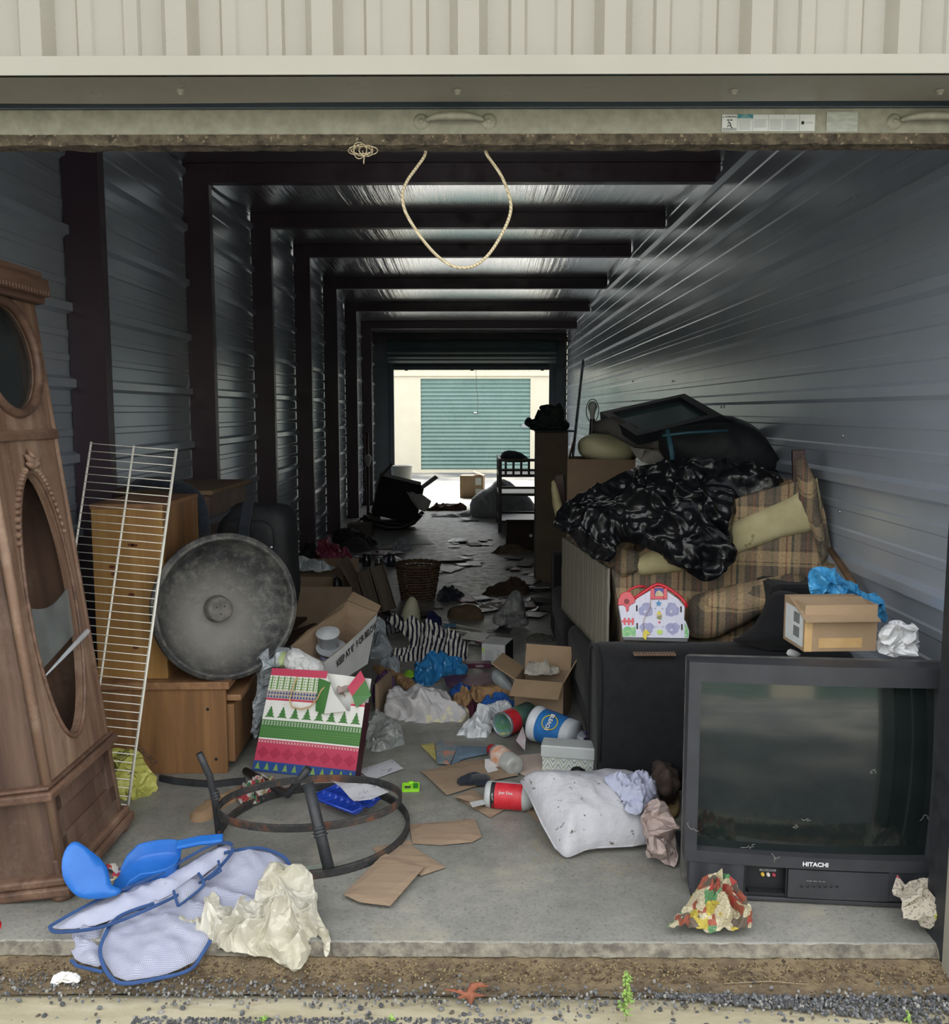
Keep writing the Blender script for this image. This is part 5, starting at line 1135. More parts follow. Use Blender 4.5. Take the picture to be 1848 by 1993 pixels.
# ---- blue dustpan and round blue lid
M_BLUEP = mat('bright_blue_plastic', '1f5fae', '2769b8', 12, .4, spots=('2a5a8c', .74, 26), bump=.1)
zH = .07
t = thing('dustpan', 'bright blue plastic dustpan lying on the collapsed white mesh hamper', 'dustpan', FR(G(330, 1690, zH + .012), (G(440, 1645, zH + .03) - G(240, 1705, zH + .0)), (0, 1, .25)))
DPi = t.matrix_basis.inverted(); nD = Vector((t.matrix_basis[0][2], t.matrix_basis[1][2], t.matrix_basis[2][2])); oD = t.matrix_basis.translation
def dp(px, py): q = DPi @ HIT(px, py, oD, nD); return (q.x, q.y)
rim = [dp(*p) for p in ((210, 1722), (262, 1660), (300, 1650), (340, 1647), (356, 1655), (350, 1690), (318, 1708), (262, 1716), (236, 1734))]
rim = [tuple(p) for p in chaikin([Vector(p) for p in rim], 1)]
cx_, cy_ = sum(p[0] for p in rim) / len(rim), sum(p[1] for p in rim) / len(rim)
b = MB(); n = len(rim)
lv_ = [(1.0, .022), (1.02, .024), (1.0, .020), (.93, -.012), (.85, -.018), (.0, -.018)]
vs = []
for s_, z_ in lv_:
    for x, y in rim:
        back = max(0, min(1, (x - rim[0][0]) / .05)); vs.append((cx_ + (x - cx_) * s_, cy_ + (y - cy_) * s_, z_ if z_ < 0 else z_ * back - .014 * (1 - back)))
b.add(vs, [(i * n + k, i * n + (k + 1) % n, (i + 1) * n + (k + 1) % n, (i + 1) * n + k) for i in range(5) for k in range(n)], 0, True); b.build('pan', M_BLUEP, t, solid=.002)
a_, c_ = dp(345, 1657), dp(436, 1644); b = MB(); b.tube([(a_[0], a_[1], .02), ((a_[0] + c_[0]) / 2, (a_[1] + c_[1]) / 2, .026), (c_[0], c_[1], .022)], 0, flat=(.012, .034), up=(0, 0, 1)); b.build('handle', M_BLUEP, t, bevel=.005)
b = MB(); b.box((rim[0][0] + .055, -.03, -.0165), (rim[0][0] + .062, .05, -.016)); b.build('rib_line', M_BLUEP, t)
nL = Vector((.62, -.70, .45)).normalized(); PL_ = G(165, 1700, .13)
ld = blob('blue_plastic_sheet', [(140, 1638), (155, 1640), (205, 1680), (213, 1712), (216, 1725), (236, 1730), (232, 1742), (200, 1750), (160, 1750), (140, 1738), (122, 1712), (118, 1680), (126, 1652)], M_BLUEP, P0=PL_, n=nL, front=.003, back=.002, amp=.001, rnd=1, warp=.01, wfreq=3, label='curved bright blue plastic flap leaning against the clock base', cat='lid')
# ---- collapsed white mesh hamper with navy binding
def m_mesh():
    t = NT('white_mesh'); co = t.coord(); s = t.new('SeparateXYZ'); t.link(co, s.inputs[0])
    def ln(i):
        m = t.new('Math', operation='MULTIPLY'); t.link(s.outputs[i], m.inputs[0]); m.inputs[1].default_value = 2 * PI / .0042
        q = t.new('Math', operation='SINE'); t.link(m.outputs[0], q.inputs[0]); return q.outputs[0]
    a = t.new('Math', operation='MAXIMUM'); t.link(ln(0), a.inputs[0]); t.link(ln(1), a.inputs[1])
    g = t.new('Math', operation='GREATER_THAN'); t.link(a.outputs[0], g.inputs[0]); g.inputs[1].default_value = .25
    al = t.ramp(g.outputs[0], [(0, .50), (1, 1.0)]); t.setp(Base_Color=t.ramp(t.noise(co, 8, 4), [(.3, '9598ab'), (.7, 'a4a7b7')]), Roughness=.85, Alpha=al); return t.m
M_MESH = m_mesh(); M_BIND = mat('navy_binding', '263f68', '304c7a', 20, .7); M_HAMP = mat('white_hamper_cloth', 'a6a9b9', '989cb0', 8, .85, bump=.2, bscale=20, spots=('8f8f98', .70, 30))
nH = Vector((-.05, -.30, 1)).normalized(); PH = G(340, 1740, .05)
hm = thing('mesh_hamper', 'collapsed white mesh laundry hamper with navy binding spilling over the slab edge', 'hamper', TR((PH.x, PH.y, 0)))
o1 = [(340, 1700), (240, 1735), (160, 1770), (110, 1800), (100, 1808), (125, 1812), (205, 1800), (320, 1752), (400, 1705), (450, 1660), (450, 1645), (420, 1648)]
blob('hamper_lid', o1, M_HAMP, P0=PH, n=nH, front=.010, amp=.008, freq=7, fold=2.4, ang=62, parent=hm, sheet=True, res=.012)
o2 = [(432, 1660), (470, 1652), (540, 1660), (565, 1684), (558, 1720), (520, 1745), (470, 1770), (420, 1800), (400, 1850), (370, 1885), (300, 1905), (230, 1913), (200, 1870), (195, 1830), (215, 1792), (300, 1755), (380, 1720)]
blob('mesh_side', o2, M_MESH, P0=PH - Vector((0, 0, .012)), n=nH, front=.010, amp=.016, freq=4, fold=2.6, ang=62, parent=hm, sheet=True, res=.011)
blob('mesh_side', [(120, 1812), (205, 1798), (196, 1850), (205, 1890), (150, 1878), (138, 1850)], M_MESH, P0=PH - Vector((0, 0, .02)), n=nH, front=.010, amp=.02, freq=9, fold=2, ang=60, parent=hm, sheet=True, res=.012)
blob('pocket', [(338, 1733), (385, 1700), (396, 1722), (352, 1760)], M_MESH, P0=PH + Vector((0, 0, .022)), n=nH, front=.006, back=.002, amp=.01, rnd=0, parent=hm)
def bind(pix, off, r=.0045, nm='binding', closed=False, up=nH):
    P = [HIT(a, c, PH + Vector((0, 0, off)), nH) - Vector((PH.x, PH.y, 0)) for a, c in pix]
    if len(P) > 3:      # smooth the path
        Q = []
        for i in range(len(P) - 1):
            p0, p1, p2, p3 = P[max(i - 1, 0)], P[i], P[i + 1], P[min(i + 2, len(P) - 1)]
            for k in range(6): t_ = k / 6; Q.append(.5 * ((2 * p1) + (p2 - p0) * t_ + (2 * p0 - 5 * p1 + 4 * p2 - p3) * t_ ** 2 + (3 * p1 - p0 - 3 * p2 + p3) * t_ ** 3))
        P = Q + [P[-1]]
    q = MB(); q.tube(P, 0, flat=(.003, r * 2.0), up=up); q.build(nm, M_BIND, hm)
bind([(452, 1645), (440, 1640), (400, 1650), (300, 1706), (190, 1752), (110, 1795), (98, 1806), (118, 1814), (205, 1802), (320, 1755), (405, 1708), (448, 1664), (453, 1650)], .026, .0045)
bind([(436, 1660), (500, 1650), (548, 1665), (566, 1686)], .014, .0045)
bind([(300, 1758), (230, 1785), (200, 1830), (196, 1862), (212, 1898), (240, 1914), (300, 1906), (368, 1888), (395, 1855), (410, 1830)], .014, .0045)
bind([(338, 1733), (345, 1758), (352, 1760), (392, 1728), (396, 1715), (386, 1699)], .044, .0035)
bind([(138, 1868), (150, 1880), (200, 1892)], .006, .004)
bind([(425, 1675), (430, 1695), (405, 1712)], .03, .0035)
# snack wrapper under the dustpan
M_WRAP = m_print('red_green_wrapper', 'b0aea6', ['9a2f38', '2f6a44', 'b7b3a8', '26282c', '9c8f6a', '9a2f38'], 60, .4, .25)
blob('snack_wrapper', [(190, 1690), (215, 1684), (238, 1690), (228, 1712), (205, 1716), (192, 1706)], M_WRAP, z=.085, front=.015, amp=.012, freq=40, label='green and white snack wrapper peeking out beside the blue dustpan', cat='wrapper')
# ---- dirty white sheet in front of the hamper
M_OFFW = mat('soiled_white_cloth', 'bcb9ad', 'aca793', 5, .75, bump=.25, bscale=14, bdist=.01, spots=('a89a72', .72, 7))
blob('soiled_sheet', [(340, 1800), (360, 1788), (402, 1800), (404, 1770), (412, 1742), (425, 1745), (432, 1775), (448, 1770), (470, 1748), (490, 1755), (500, 1762), (512, 1710), (530, 1684), (560, 1688), (606, 1692), (614, 1740), (622, 1790), (648, 1830), (640, 1872), (632, 1865), (630, 1835), (618, 1820), (600, 1870), (585, 1902), (540, 1872), (500, 1868), (430, 1855), (400, 1830)],
     M_OFFW, P0=G(500, 1790, .02), n=(0, -.55, 1), front=.05, amp=.050, freq=10, fold=1.8, ang=-20, smooth=False, jit=.06, seed=21, res=.007, rnd=1, sheet=True, fray=.004, label='stained off-white sheet crumpled over the front of the mesh hamper', cat='sheet')
# ---- flat cardboard and papers on the slab
flat('cardboard_piece', [(797, 1606), (925, 1596), (938, 1630), (920, 1640), (860, 1645), (803, 1642)], M_CARD, .004, 'short brown cardboard strip with curled edge, nearest the ring base on its right', warp=.008)
flat('cardboard_piece', [(748, 1662), (826, 1690), (760, 1764), (700, 1756), (669, 1742)], M_CARD, .012, 'brown cardboard rectangle, the one nearest the slab edge', warp=.008)
flat('cardboard_piece', [(800, 1645), (868, 1688), (820, 1704), (745, 1665), (770, 1645)], M_CARD, .006, 'brown cardboard piece half covered by the nearest cardboard rectangle')
flat('cardboard_piece', [(725, 1650), (800, 1635), (805, 1644), (735, 1662)], M_CARD, .002, 'narrow cardboard sliver under the hoop of the ring base')
flat('cardboard_piece', [(820, 1502), (935, 1485), (1000, 1490), (1010, 1510), (960, 1520), (870, 1548)], M_CARD, .006, 'brown cardboard sheet under the black glove', warp=.01)
flat('cardboard_piece', [(845, 1497), (900, 1482), (980, 1478), (1020, 1490), (990, 1500), (900, 1507)], M_CARD, .003, 'brown cardboard sheet behind the black glove', warp=.006)
flat('cardboard_piece', [(888, 1553), (900, 1545), (1010, 1560), (955, 1592)], M_CARD, .004, 'brown cardboard piece under the tipped bottle with the red label', warp=.006)
flat('cardboard_piece', [(884, 1552), (920, 1541), (945, 1556), (925, 1566)], M_CARD, .014, 'small torn cardboard corner in front of the tipped red-labelled bottle', warp=.02)
flat('cardboard_piece', [(1012, 1564), (1035, 1560), (1060, 1600), (1045, 1598)], M_CARD, .004, 'cardboard corner poking out left of the white pillow')
flat('torn_paper', [(914, 1562), (942, 1556), (945, 1565), (920, 1571)], M_WHITEP, .03, 'torn white paper scrap on the small cardboard corner', 'paper', th=.001)
M_SCRIB = mat('pencilled_paper', 'b5b5b9', 'b0b0b4', 9, .75, spots=('8b8793', .61, 45), bump=.1)
flat('letter', [(696, 1500), (763, 1480), (786, 1497), (725, 1518)], M_SCRIB, .004, 'pencilled white envelope lying right of the gift bag', 'envelope', th=.001, warp=.008)
flat('paper_sheet', [(645, 1520), (676, 1532), (735, 1540), (757, 1548), (724, 1562), (690, 1562), (665, 1540)], M_SCRIB, .10, 'crumpled white paper lying on the blue ice cube tray', 'paper', th=.001, warp=.05, wfreq=7)
# ice cube tray
TY = G(672, 1568, .012); t = thing('ice_cube_tray', 'blue plastic ice cube tray lying inside the rusty ring base', 'tray', FR(TY, G(730, 1585, .012) - G(640, 1552, .012), (0, 1, 0)))
M_TRAY = mat('deep_blue_plastic', '1f3fa8', '2a4db8', 30, .25, coat=.3)
def tray(u, v):
    X, Y = (u - .5) * .20, (v - .5) * .13; a = abs(math.sin(PI * u * 7)) ** .5; c = abs(math.sin(PI * v * 2)) ** .5; e = 1 if 0 < u < 1 and 0 < v < 1 else 0
    return Vector((X, Y, .030 - .024 * a * c * e))
b = MB(); b.grid(tray, 70, 32); b.build('tray_cups', M_TRAY, t, solid=.0015)
b = MB(); b.tube([(-.1, -.065, .028), (.1, -.065, .028), (.1, .065, .028), (-.1, .065, .028)], .004, 6, closed=True); b.build('rim', M_TRAY, t)
# flip-flop sole
blob('flip_flop', [(368, 1592), (372, 1580), (400, 1567), (425, 1552), (480, 1534), (488, 1538), (470, 1556), (440, 1568), (415, 1595), (390, 1602), (372, 1600)], mat('tan_foam', '8a7156', '94795d', 20, .9), z=.0, front=.022, edge=.006, amp=.002, label='tan foam flip-flop sole lying inside the left side of the ring base', cat='shoe', rnd=2)
blob('snack_wrapper', [(458, 1555), (480, 1540), (500, 1520), (525, 1522), (545, 1530), (540, 1548), (515, 1560), (495, 1570), (475, 1572)], M_WRAP, z=.004, front=.022, amp=.030, freq=18, res=.008, smooth=False, sheet=True, label='crumpled red and white wrapper inside the ring base', cat='wrapper', sharp=.5)
# lime toy frame
t = thing('lime_toy_frame', 'small lime green plastic toy camera frame lying on the slab', 'toy', FR(G(800, 1534, .004), (1, .05, 0), (0, 1, .12)))
q = MB(); q2 = holed([(p[0], p[1]) for p in rrect(.062, .052, .006)], [[(p[0], p[1]) for p in rrect(.022, .030, .002, cx=-.011)][::-1]], .008)
q2.v = [(x, z, -y + .008) for x, y, z in q2.v]; q2.build('frame', mat('lime_toy', '8fd42c', '9ade3a', 20, .4), t, bevel=.001)
b = MB(); b.box((.008, -.016, .0082), (.026, .018, .0088)); b.build('green_insert', mat('green_insert', '3f8f2c', '2f7a24', 200, .5), t)
b = MB(); b.lathe([(0, .010), (.009, .010), (.010, 0)], 20, M=TR((0, .028, 0))); b.build('knob', bpy.data.materials['lime_toy'], t)
# glass fragment under the ring
flat('glass_shard', [(575, 1690), (640, 1678), (640, 1690), (590, 1698)], mat('green_glass_edge', 'aebfb0', rough=.1, alpha=.35), .002, 'thin clear glass shard lying beside the dirty sheet', 'glass', th=.003)
# ---- pillow
M_PIL = mat('soiled_pillow_cotton', 'b0b0b4', 'a2a2a7', 6, .85, bump=.5, bscale=9, bdist=.03, spots=('5f5a54', .655, 42))
P_ = G(1170, 1600, 0.0)
pil = blob('pillow', [(1020, 1530), (1012, 1516), (1060, 1508), (1120, 1512), (1200, 1504), (1262, 1520), (1290, 1560), (1286, 1600), (1270, 1640), (1230, 1648), (1150, 1650), (1112, 1668), (1098, 1668), (1080, 1650), (1055, 1600)],
     M_PIL, P0=G(1150, 1620, .045), n=(.03, -.42, 1), front=.075, back=.05, edge=.15, amp=.026, freq=9, res=.012, rnd=1, power=.62, label='dirty white square pillow lying on the slab beside the television', cat='pillow')
MPi = pil.matrix_basis.inverted()
pp = [HIT(a, c, G(1150, 1620, .045), Vector((.03, -.42, 1)).normalized()) for a, c in ((1014, 1520), (1030, 1546), (1055, 1602), (1082, 1650), (1100, 1666), (1150, 1650), (1230, 1646), (1270, 1638))]
b = MB(); b.tube([MPi @ p for p in pp], .0035, 8); b.build('piping', M_PIL, pil)
blob('white_sock', [(1170, 1518), (1190, 1510), (1215, 1522), (1222, 1508), (1250, 1506), (1272, 1520), (1280, 1545), (1262, 1568), (1244, 1590), (1215, 1586), (1214, 1565), (1195, 1540)], mat('pale_blue_cotton', 'a3a7ba', '979bb0', 14, .9, bump=.3, bscale=60, spots=('83808a', .74, 50)), P0=G(1225, 1550, .15), n=(.1, -.5, 1), front=.012, amp=.035, freq=16, fold=2, ang=40, res=.006, sheet=True, seed=3, label='pale blue-white baby vest lying on the right of the pillow', cat='clothes').name = 'baby_vest'
M_TISS = mat('pinkish_packing_paper', '9c8b85', 'ab9b95', 10, .8, bump=.3, bscale=30)
blob('packing_paper', [(1258, 1565), (1275, 1555), (1300, 1565), (1312, 1600), (1318, 1660), (1320, 1690), (1300, 1686), (1282, 1672), (1255, 1672), (1262, 1640), (1250, 1620), (1252, 1590)], M_TISS, P0=G(1290, 1650, .04), n=(-.2, -.8, .6), front=.03, amp=.06, freq=14, res=.008, seed=31, smooth=False, sheet=True, fold=1.6, ang=10, fray=.006, label='crumpled pinkish packing paper squeezed between pillow and television', cat='paper')
# brown trainer behind the pillow
t = thing('trainer', 'dark brown laced trainer wedged between the pillow and television', 'shoe', TR((D(1294, 1550, 2.98).x, 2.98, .0), rz=80))
b = MB(); lumpy(b, [(0, 0, .075, .12, .045, .065), (.08, 0, .05, .06, .045, .045)], res=16, lump=0); b.build('upper', mat('brown_suede', '3a2f2a', '4d4038', 30, .85), t, M=TR((0, 0, 0)))
b = MB(); padded(b, .02, 0, .015, .28, .10, .035, p=.6); b.build('sole', mat('gum_sole', '8c7752', rough=.8), t)
b = MB()
for i in range(4): b.tube([(.02 + i * .018, -.035, .11 - i * .006), (.028 + i * .018, 0, .135 - i * .008), (.036 + i * .018, .035, .11 - i * .006)], .0025, 6)
b.build('laces', mat('dark_lace', '231f1e', rough=.9), t)
# ---- flyers in front of the television
M_FLY = m_print('grocery_flyer', 'b0a88c', ['8f4a36', '4a7a50', 'a8983a', 'b0a788', '9c3a34', '5b5044', '8f4a36'], 34, .7, .40)
M_FLY2 = m_print('newsprint', 'a79f90', ['9a9c4a', '8f3a44', 'b0a899', '8a7f70'], 20, .8, .70)
blob('grocery_flyer', [(1294, 1812), (1322, 1780), (1352, 1742), (1364, 1722), (1400, 1720), (1430, 1730), (1452, 1750), (1464, 1800), (1462, 1812), (1425, 1819), (1375, 1816), (1340, 1810)], M_FLY, P0=G(1390, 1800, .02), n=(0, -.5, 1), front=.03, amp=.055, freq=9, fold=1.6, ang=10, res=.010, seed=41, rnd=0, smooth=False, sheet=True, fray=.003, label='colourful grocery flyer crumpled in front of the television, left of the newsprint ball', cat='flyer')
blob('newsprint_ball', [(1745, 1706), (1760, 1730), (1785, 1716), (1815, 1722), (1834, 1760), (1822, 1780), (1828, 1800), (1810, 1812), (1782, 1798), (1756, 1790), (1750, 1765), (1736, 1735)], M_FLY2, P0=G(1790, 1795, .03), n=(0, -.7, 1), front=.03, amp=.06, freq=11, res=.010, seed=42, rnd=0, smooth=False, sheet=True, fray=.003, label='crumpled newsprint with a yellow patch at the right end of the slab', cat='paper')
# ---- rope loop and knotted string under the door bar
M_ROPE = None
def m_rope():
    t = NT('braided_rope'); co = t.coord(); w_ = t.wave(co, 60, 1, 1, 1, 'DIAGONAL'); t.setp(Base_Color=t.ramp(w_, [(.2, 'a9997a'), (.7, 'd3c6a6')]), Roughness=.9); t.bump(w_, .6, .003); return t.m
M_ROPE = m_rope()
rp_ = [(830, 268), (828, 300), (812, 325), (793, 352), (784, 378), (788, 408), (805, 440), (830, 475), (856, 502), (880, 517), (902, 521), (926, 516), (950, 497), (972, 465), (990, 428), (995, 400), (988, 370), (975, 340), (958, 315), (946, 296), (941, 268)]
Q = []; P = [D(a, c, YD + .045) for a, c in rp_]
for i in range(len(P) - 1):
    p0, p1, p2, p3 = P[max(i - 1, 0)], P[i], P[i + 1], P[min(i + 2, len(P) - 1)]
    for k in range(5): t_ = k / 5; Q.append(.5 * ((2 * p1) + (p2 - p0) * t_ + (2 * p0 - 5 * p1 + 4 * p2 - p3) * t_ ** 2 + (3 * p1 - p0 - 3 * p2 + p3) * t_ ** 3))
cc_ = D(890, 268, YD + .045); b = MB(); b.tube([q - cc_ for q in Q + [P[-1]]], .0038, 8); tag(b.build('pull_rope', M_ROPE, M=Matrix.Translation(cc_)), 'cream rope loop hanging from the raised roll-up door', 'rope')
rr = random.Random(8); b = MB(); c_ = D(706, 293, YD - .012)
for k in range(5):
    a0 = rr.uniform(0, 6); rx_, rz2 = rr.uniform(.010, .032), rr.uniform(.008, .018); ox = rr.uniform(-.01, .01)
    b.tube([(ox + rx_ * math.cos(a0 + a), .006 * math.sin(2 * a + k), rz2 * math.sin(a0 + a)) for a in [i * .35 for i in range(19)]], .0013, 5)
b.tube([(0, 0, 0), (.004, -.004, -.018), (.002, 0, -.030)], .0015, 5)
tag(b.build('knotted_string', M_ROPE, M=Matrix.Translation(c_)), 'small tangle of pale string caught on the door seal', 'string')
# ---- outside: gravel, pebbles, leaf, weeds
M_STONE = [mat('grey_stone_%d' % i, a, c, 40, .85) for i, (a, c) in enumerate((('5c5d5e', '6f7071'), ('3f4041', '4d4e4f'), ('7c7a75', '8f8d87'), ('4e483f', '5d574c')))]
def stone(seed, r=.006):
    rr = random.Random(seed); vs = []; b = MB()
    for i in range(6):
        for j in range(8):
            e = PI * (i / 5 - .5); a = 2 * PI * j / 8; q = Vector((math.cos(a) * math.cos(e), math.sin(a) * math.cos(e) * .8, math.sin(e) * .6)) * r; q *= 1 + .35 * noise.noise(q / r * 1.3 + Vector((seed, 0, 0))); vs.append(q)
    b.add(vs, [(i * 8 + j, i * 8 + (j + 1) % 8, (i + 1) * 8 + (j + 1) % 8, (i + 1) * 8 + j) for i in range(5) for j in range(8)]); return b
rr = random.Random(77); big = MB(); protos = [stone(i).v for i in range(6)]; pf = stone(0).f
def scatter(mb, n, fx, mi_):
    for _ in range(n):
        p, s_ = fx(); R = TR(p, rr.uniform(0, 360), rr.uniform(0, 360), rr.uniform(0, 360)); v = protos[rr.randrange(6)]
        mb.add([R @ (Vector(q) * s_) for q in v], pf, mi_())
def zg(y): return -.060 if y > 2.05 else -.064
def band():
    x = rr.uniform(-1.3, 1.35); y = 2.035 + .03 * nz(x * 2.2, 0, 7) + rr.gauss(0, .024) + (.018 if x < -.4 else 0)
    if x > .45: y -= rr.uniform(0, .05) * min(1, (x - .45) * 2.5)
    return (x, y, -.054 + rr.uniform(-.003, .004) + (.004 if y > 2.06 else 0)), rr.uniform(.35, .95)
scatter(big, 1700, band, lambda: rr.choice((0, 0, 1, 2, 3)))
scatter(big, 1700, lambda: ((lambda x: (x, 2.05 - rr.uniform(0, .12) * min(1, (x - .40) / .75), -.058))(rr.uniform(.42, 1.35)), rr.uniform(.5, 1.1)), lambda: rr.choice((0, 1, 1)))
scatter(big, 700, lambda: ((rr.uniform(-.80, .12), rr.uniform(1.93, 1.966), -.062), rr.uniform(.4, .9)), lambda: rr.choice((0, 1, 1)))
tag(big.build('gravel', M_STONE), 'loose grey gravel lying in a band along the slab', 'gravel', kind='stuff')
mu = MB()
def mulch():
    x = rr.uniform(-1.4, 1.35); y = rr.uniform(2.085, 2.165); return (x, y, -.050 + .018 * max(0, (y - 2.09) / .08)), rr.uniform(.25, .6)
scatter(mu, 3200, mulch, lambda: rr.choice((0, 0, 1, 2)))
for _ in range(500):
    x, y = rr.uniform(-1.3, 1.3), rr.uniform(2.06, 2.16); a = rr.uniform(0, PI); l_ = rr.uniform(.004, .022); z_ = -.045 + .015 * (y - 2.06) / .1; mu.tube([(x, y, z_), (x + l_ * math.cos(a), y + l_ * math.sin(a) * .4, z_ + .003)], .0008, 4, rr.choice((0, 2, 2)))
tag(mu.build('mulch', [mat('dark_mulch', '4a3c2e', '5c4b39', 50, .95), mat('brown_chip', '5d4c34', '6c5a3e', 50, .9), mat('straw', '80724f', '8c7e5c', 50, .9)]), 'brown leaf crumbs and straw gathered against the slab edge', 'debris', kind='stuff')
base_st = []
for i in range(6):
    m = stone(i + 10, .0065); o = m.build('pebble', M_STONE[i % 4], M=TR((0, -50, 0))); base_st.append(o)
k = 0
for i in range(150):
    x, y = rr.uniform(-1.1, 1.15), rr.uniform(1.925, 2.03); s_ = rr.uniform(.6, 1.2); src = base_st[i % 6]
    o = src if i < 6 else src.copy()
    if i >= 6: COL.objects.link(o)
    o.matrix_basis = TR((x, y, -.0675 + .003 * s_ + (.0 if y < 2 else .002)), rz=rr.uniform(0, 360)) @ Matrix.Scale(s_, 4)
    tag(o, 'small loose pebble lying on the pale concrete apron', 'pebble', 'pebbles scattered on the apron')
# grit and seeds on the slab
gm = MB()
for _ in range(700):
    p = G(rr.gauss(1200, 60), rr.gauss(1690, 18), .001) if rr.random() < .6 else G(rr.uniform(1040, 1100), rr.uniform(1600, 1680), .001); a = rr.uniform(0, 6.3); l_ = rr.uniform(.001, .003); gm.tube([p, p + Vector((l_ * math.cos(a), l_ * math.sin(a), .0004))], .0006, 4)
tag(gm.build('spilled_seed', mat('seed_husk', 'a38a58', 'c0a56c', 60, .9)), 'tan seed husks spilled on the slab before the pillow', 'seed', kind='stuff')
gm = MB()
for _ in range(900):
    p = G(rr.uniform(60, 1800), rr.uniform(1480, 1830), .0006); a = rr.uniform(0, 6.3); l_ = rr.uniform(.001, .005); gm.tube([p, p + Vector((l_ * math.cos(a), l_ * math.sin(a), .0003))], rr.uniform(.0004, .0009), 4)
tag(gm.build('floor_grit', mat('dark_grit', '4b463f', '5f584d', 60, .9)), 'dark specks of grit and twig on the slab', 'grit', kind='stuff')
M_LEAF = mat('dead_leaf', '8a5238', '6e3f2c', 30, .7, bump=.3)
blob('dead_leaf', [(862, 1928), (885, 1926), (908, 1932), (915, 1918), (940, 1916), (955, 1920), (930, 1926), (922, 1934), (948, 1940), (925, 1944), (916, 1962), (910, 1945), (890, 1944), (900, 1938), (880, 1932)], M_LEAF, P0=G(910, 1940, -.05), n=(0, -.5, 1), front=.004, back=.002, amp=.008, freq=40, res=.006, rnd=0, warp=.01, wfreq=20, label='curled brown dead leaf on the pale apron', cat='leaf')
M_WEED = mat('weed_green', '7fa04a', '93b35c', 30, .7); M_STEM = mat('weed_stem', '8a9a58', rough=.8)
def weed(px, py, h, n, label, w_=.02):
    p = G(px, py, -.066); t = thing('weed', label, 'weed', TR(p)); b = MB(); st = MB(); r2 = random.Random(px)
    st.tube([(0, 0, 0), (.002, 0, h * .5), (0, .002, h)], .0011, 5)
    for i in range(n):
        z = h * (.15 + .85 * i / n); a = r2.uniform(0, 6.3); l_ = w_ * (1 - .5 * i / n) * r2.uniform(.6, 1.1); tip = Vector((l_ * math.cos(a), l_ * math.sin(a), z + l_ * .5)); st.tube([(0, 0, z), tip], .0006, 4)
        for j in range(5):
            c = Vector((0, 0, z)).lerp(tip, .3 + .17 * j) + Vector((r2.uniform(-.002, .002), r2.uniform(-.002, .002), r2.uniform(-.002, .002))); s_ = r2.uniform(.0024, .0048); d_ = Vector((math.cos(a + j), math.sin(a + j), .4)) * s_; e_ = Vector((0, 0, 1)).cross(d_).normalized() * s_ * .6; b.quad(c - d_, c + e_, c + d_, c - e_)
    st.build('stem', M_STEM, t); b.build('leaves', M_WEED, t); return t
weed(1219, 1990, .120, 60, 'tall feathery green weed growing from the apron')
weed(514, 1992, .018, 6, 'tiny green seedling at the lower edge of the apron, the leftmost', .012); weed(762, 1990, .016, 6, 'tiny pale green seedling at the lower edge of the apron, middle one', .012); weed(1768, 1992, .030, 7, 'small upright seedling by the right door jamb', .008)
blob('white_tissue', [(108, 1898), (128, 1893), (158, 1898), (155, 1915), (135, 1916), (118, 1912), (105, 1925), (98, 1920)], M_PAPER, P0=G(130, 1910, -.05), n=(0, -.5, 1), front=.006, amp=.020, freq=25, res=.006, smooth=False, sheet=True, label='twisted white tissue lying on the gravel before the hamper', cat='tissue')
blob('red_lid', [(-12, 1795), (0, 1790), (4, 1800), (0, 1810), (-12, 1812)], M_RED, z=.0, front=.01, edge=.003, amp=.0, label='edge of a red plastic cup at the left of the slab', cat='cup').name = 'red_cup_fragment'
b = MB(); b.tube([G(1410, 1914, -.05), G(1500, 1910, -.047), G(1575, 1916, -.05)], .0012, 5); tag(b.build('twig', mat('dry_twig', '8c7f66', rough=.9)), 'thin pale twig lying across the gravel', 'twig')
# ================================================================ the middle of the floor
def cyl(b, a, c, r, r2=None, mi=0, seg=28, cap=True, smooth=True):
    a, c = Vector(a), Vector(c); d = c - a; M = FR(a, d.orthogonal(), None, d.normalized()); r2 = r if r2 is None else r2
    b.lathe([(r, 0), (r2, d.length)], seg, mi, M=M, cap=cap, smooth=smooth)
def profile(b, a, c, prof, mi=0, seg=28):     # prof: (radius, fraction along)
    a, c = Vector(a), Vector(c); d = c - a; b.lathe([(r, t * d.length) for r, t in prof], seg, mi, M=FR(a, d.orthogonal(), None, d.normalized()))
# ---- holiday gift bag
gA, gB = G(491, 1499, .004), G(690, 1519, .004); gx = (gB - gA); gW = gx.length; gx.normalize()
gup = Vector((0, .16, 1)).normalized(); gM = FR(gA, gx, gup); gb = thing('gift_bag', 'tall paper gift bag printed with green fir trees, red and blue bands', 'bag', gM)
gi = gM.inverted(); gn = Vector((gM[0][2], gM[1][2], gM[2][2])); gp = gi @ HIT(530, 1300, gA, gn); gH = gp.y; gsk = gp.x; print('GIFT', gW, gH, gsk)
GC = {k: mat('giftbag_' + k, c, rough=.35) for k, c in (('white', 'd9d9d4'), ('red', 'b8405a'), ('green', '45753f'), ('navy', '2f4c86'), ('lime', '7fa055'), ('tan', 'b3a592'), ('dkred', '8a1c36'))}
GK = list(GC); GM = [GC[k] for k in GK]; gk = {k: i for i, k in enumerate(GK)}
def gpt(u, v, z=0.0): return (u * gW + gsk * v * (1 - u * .35), v * gH + .010 * u * (v - .5), z - .006 * math.sin(PI * u) * math.sin(PI * min(v, 1)))
gf = MB()
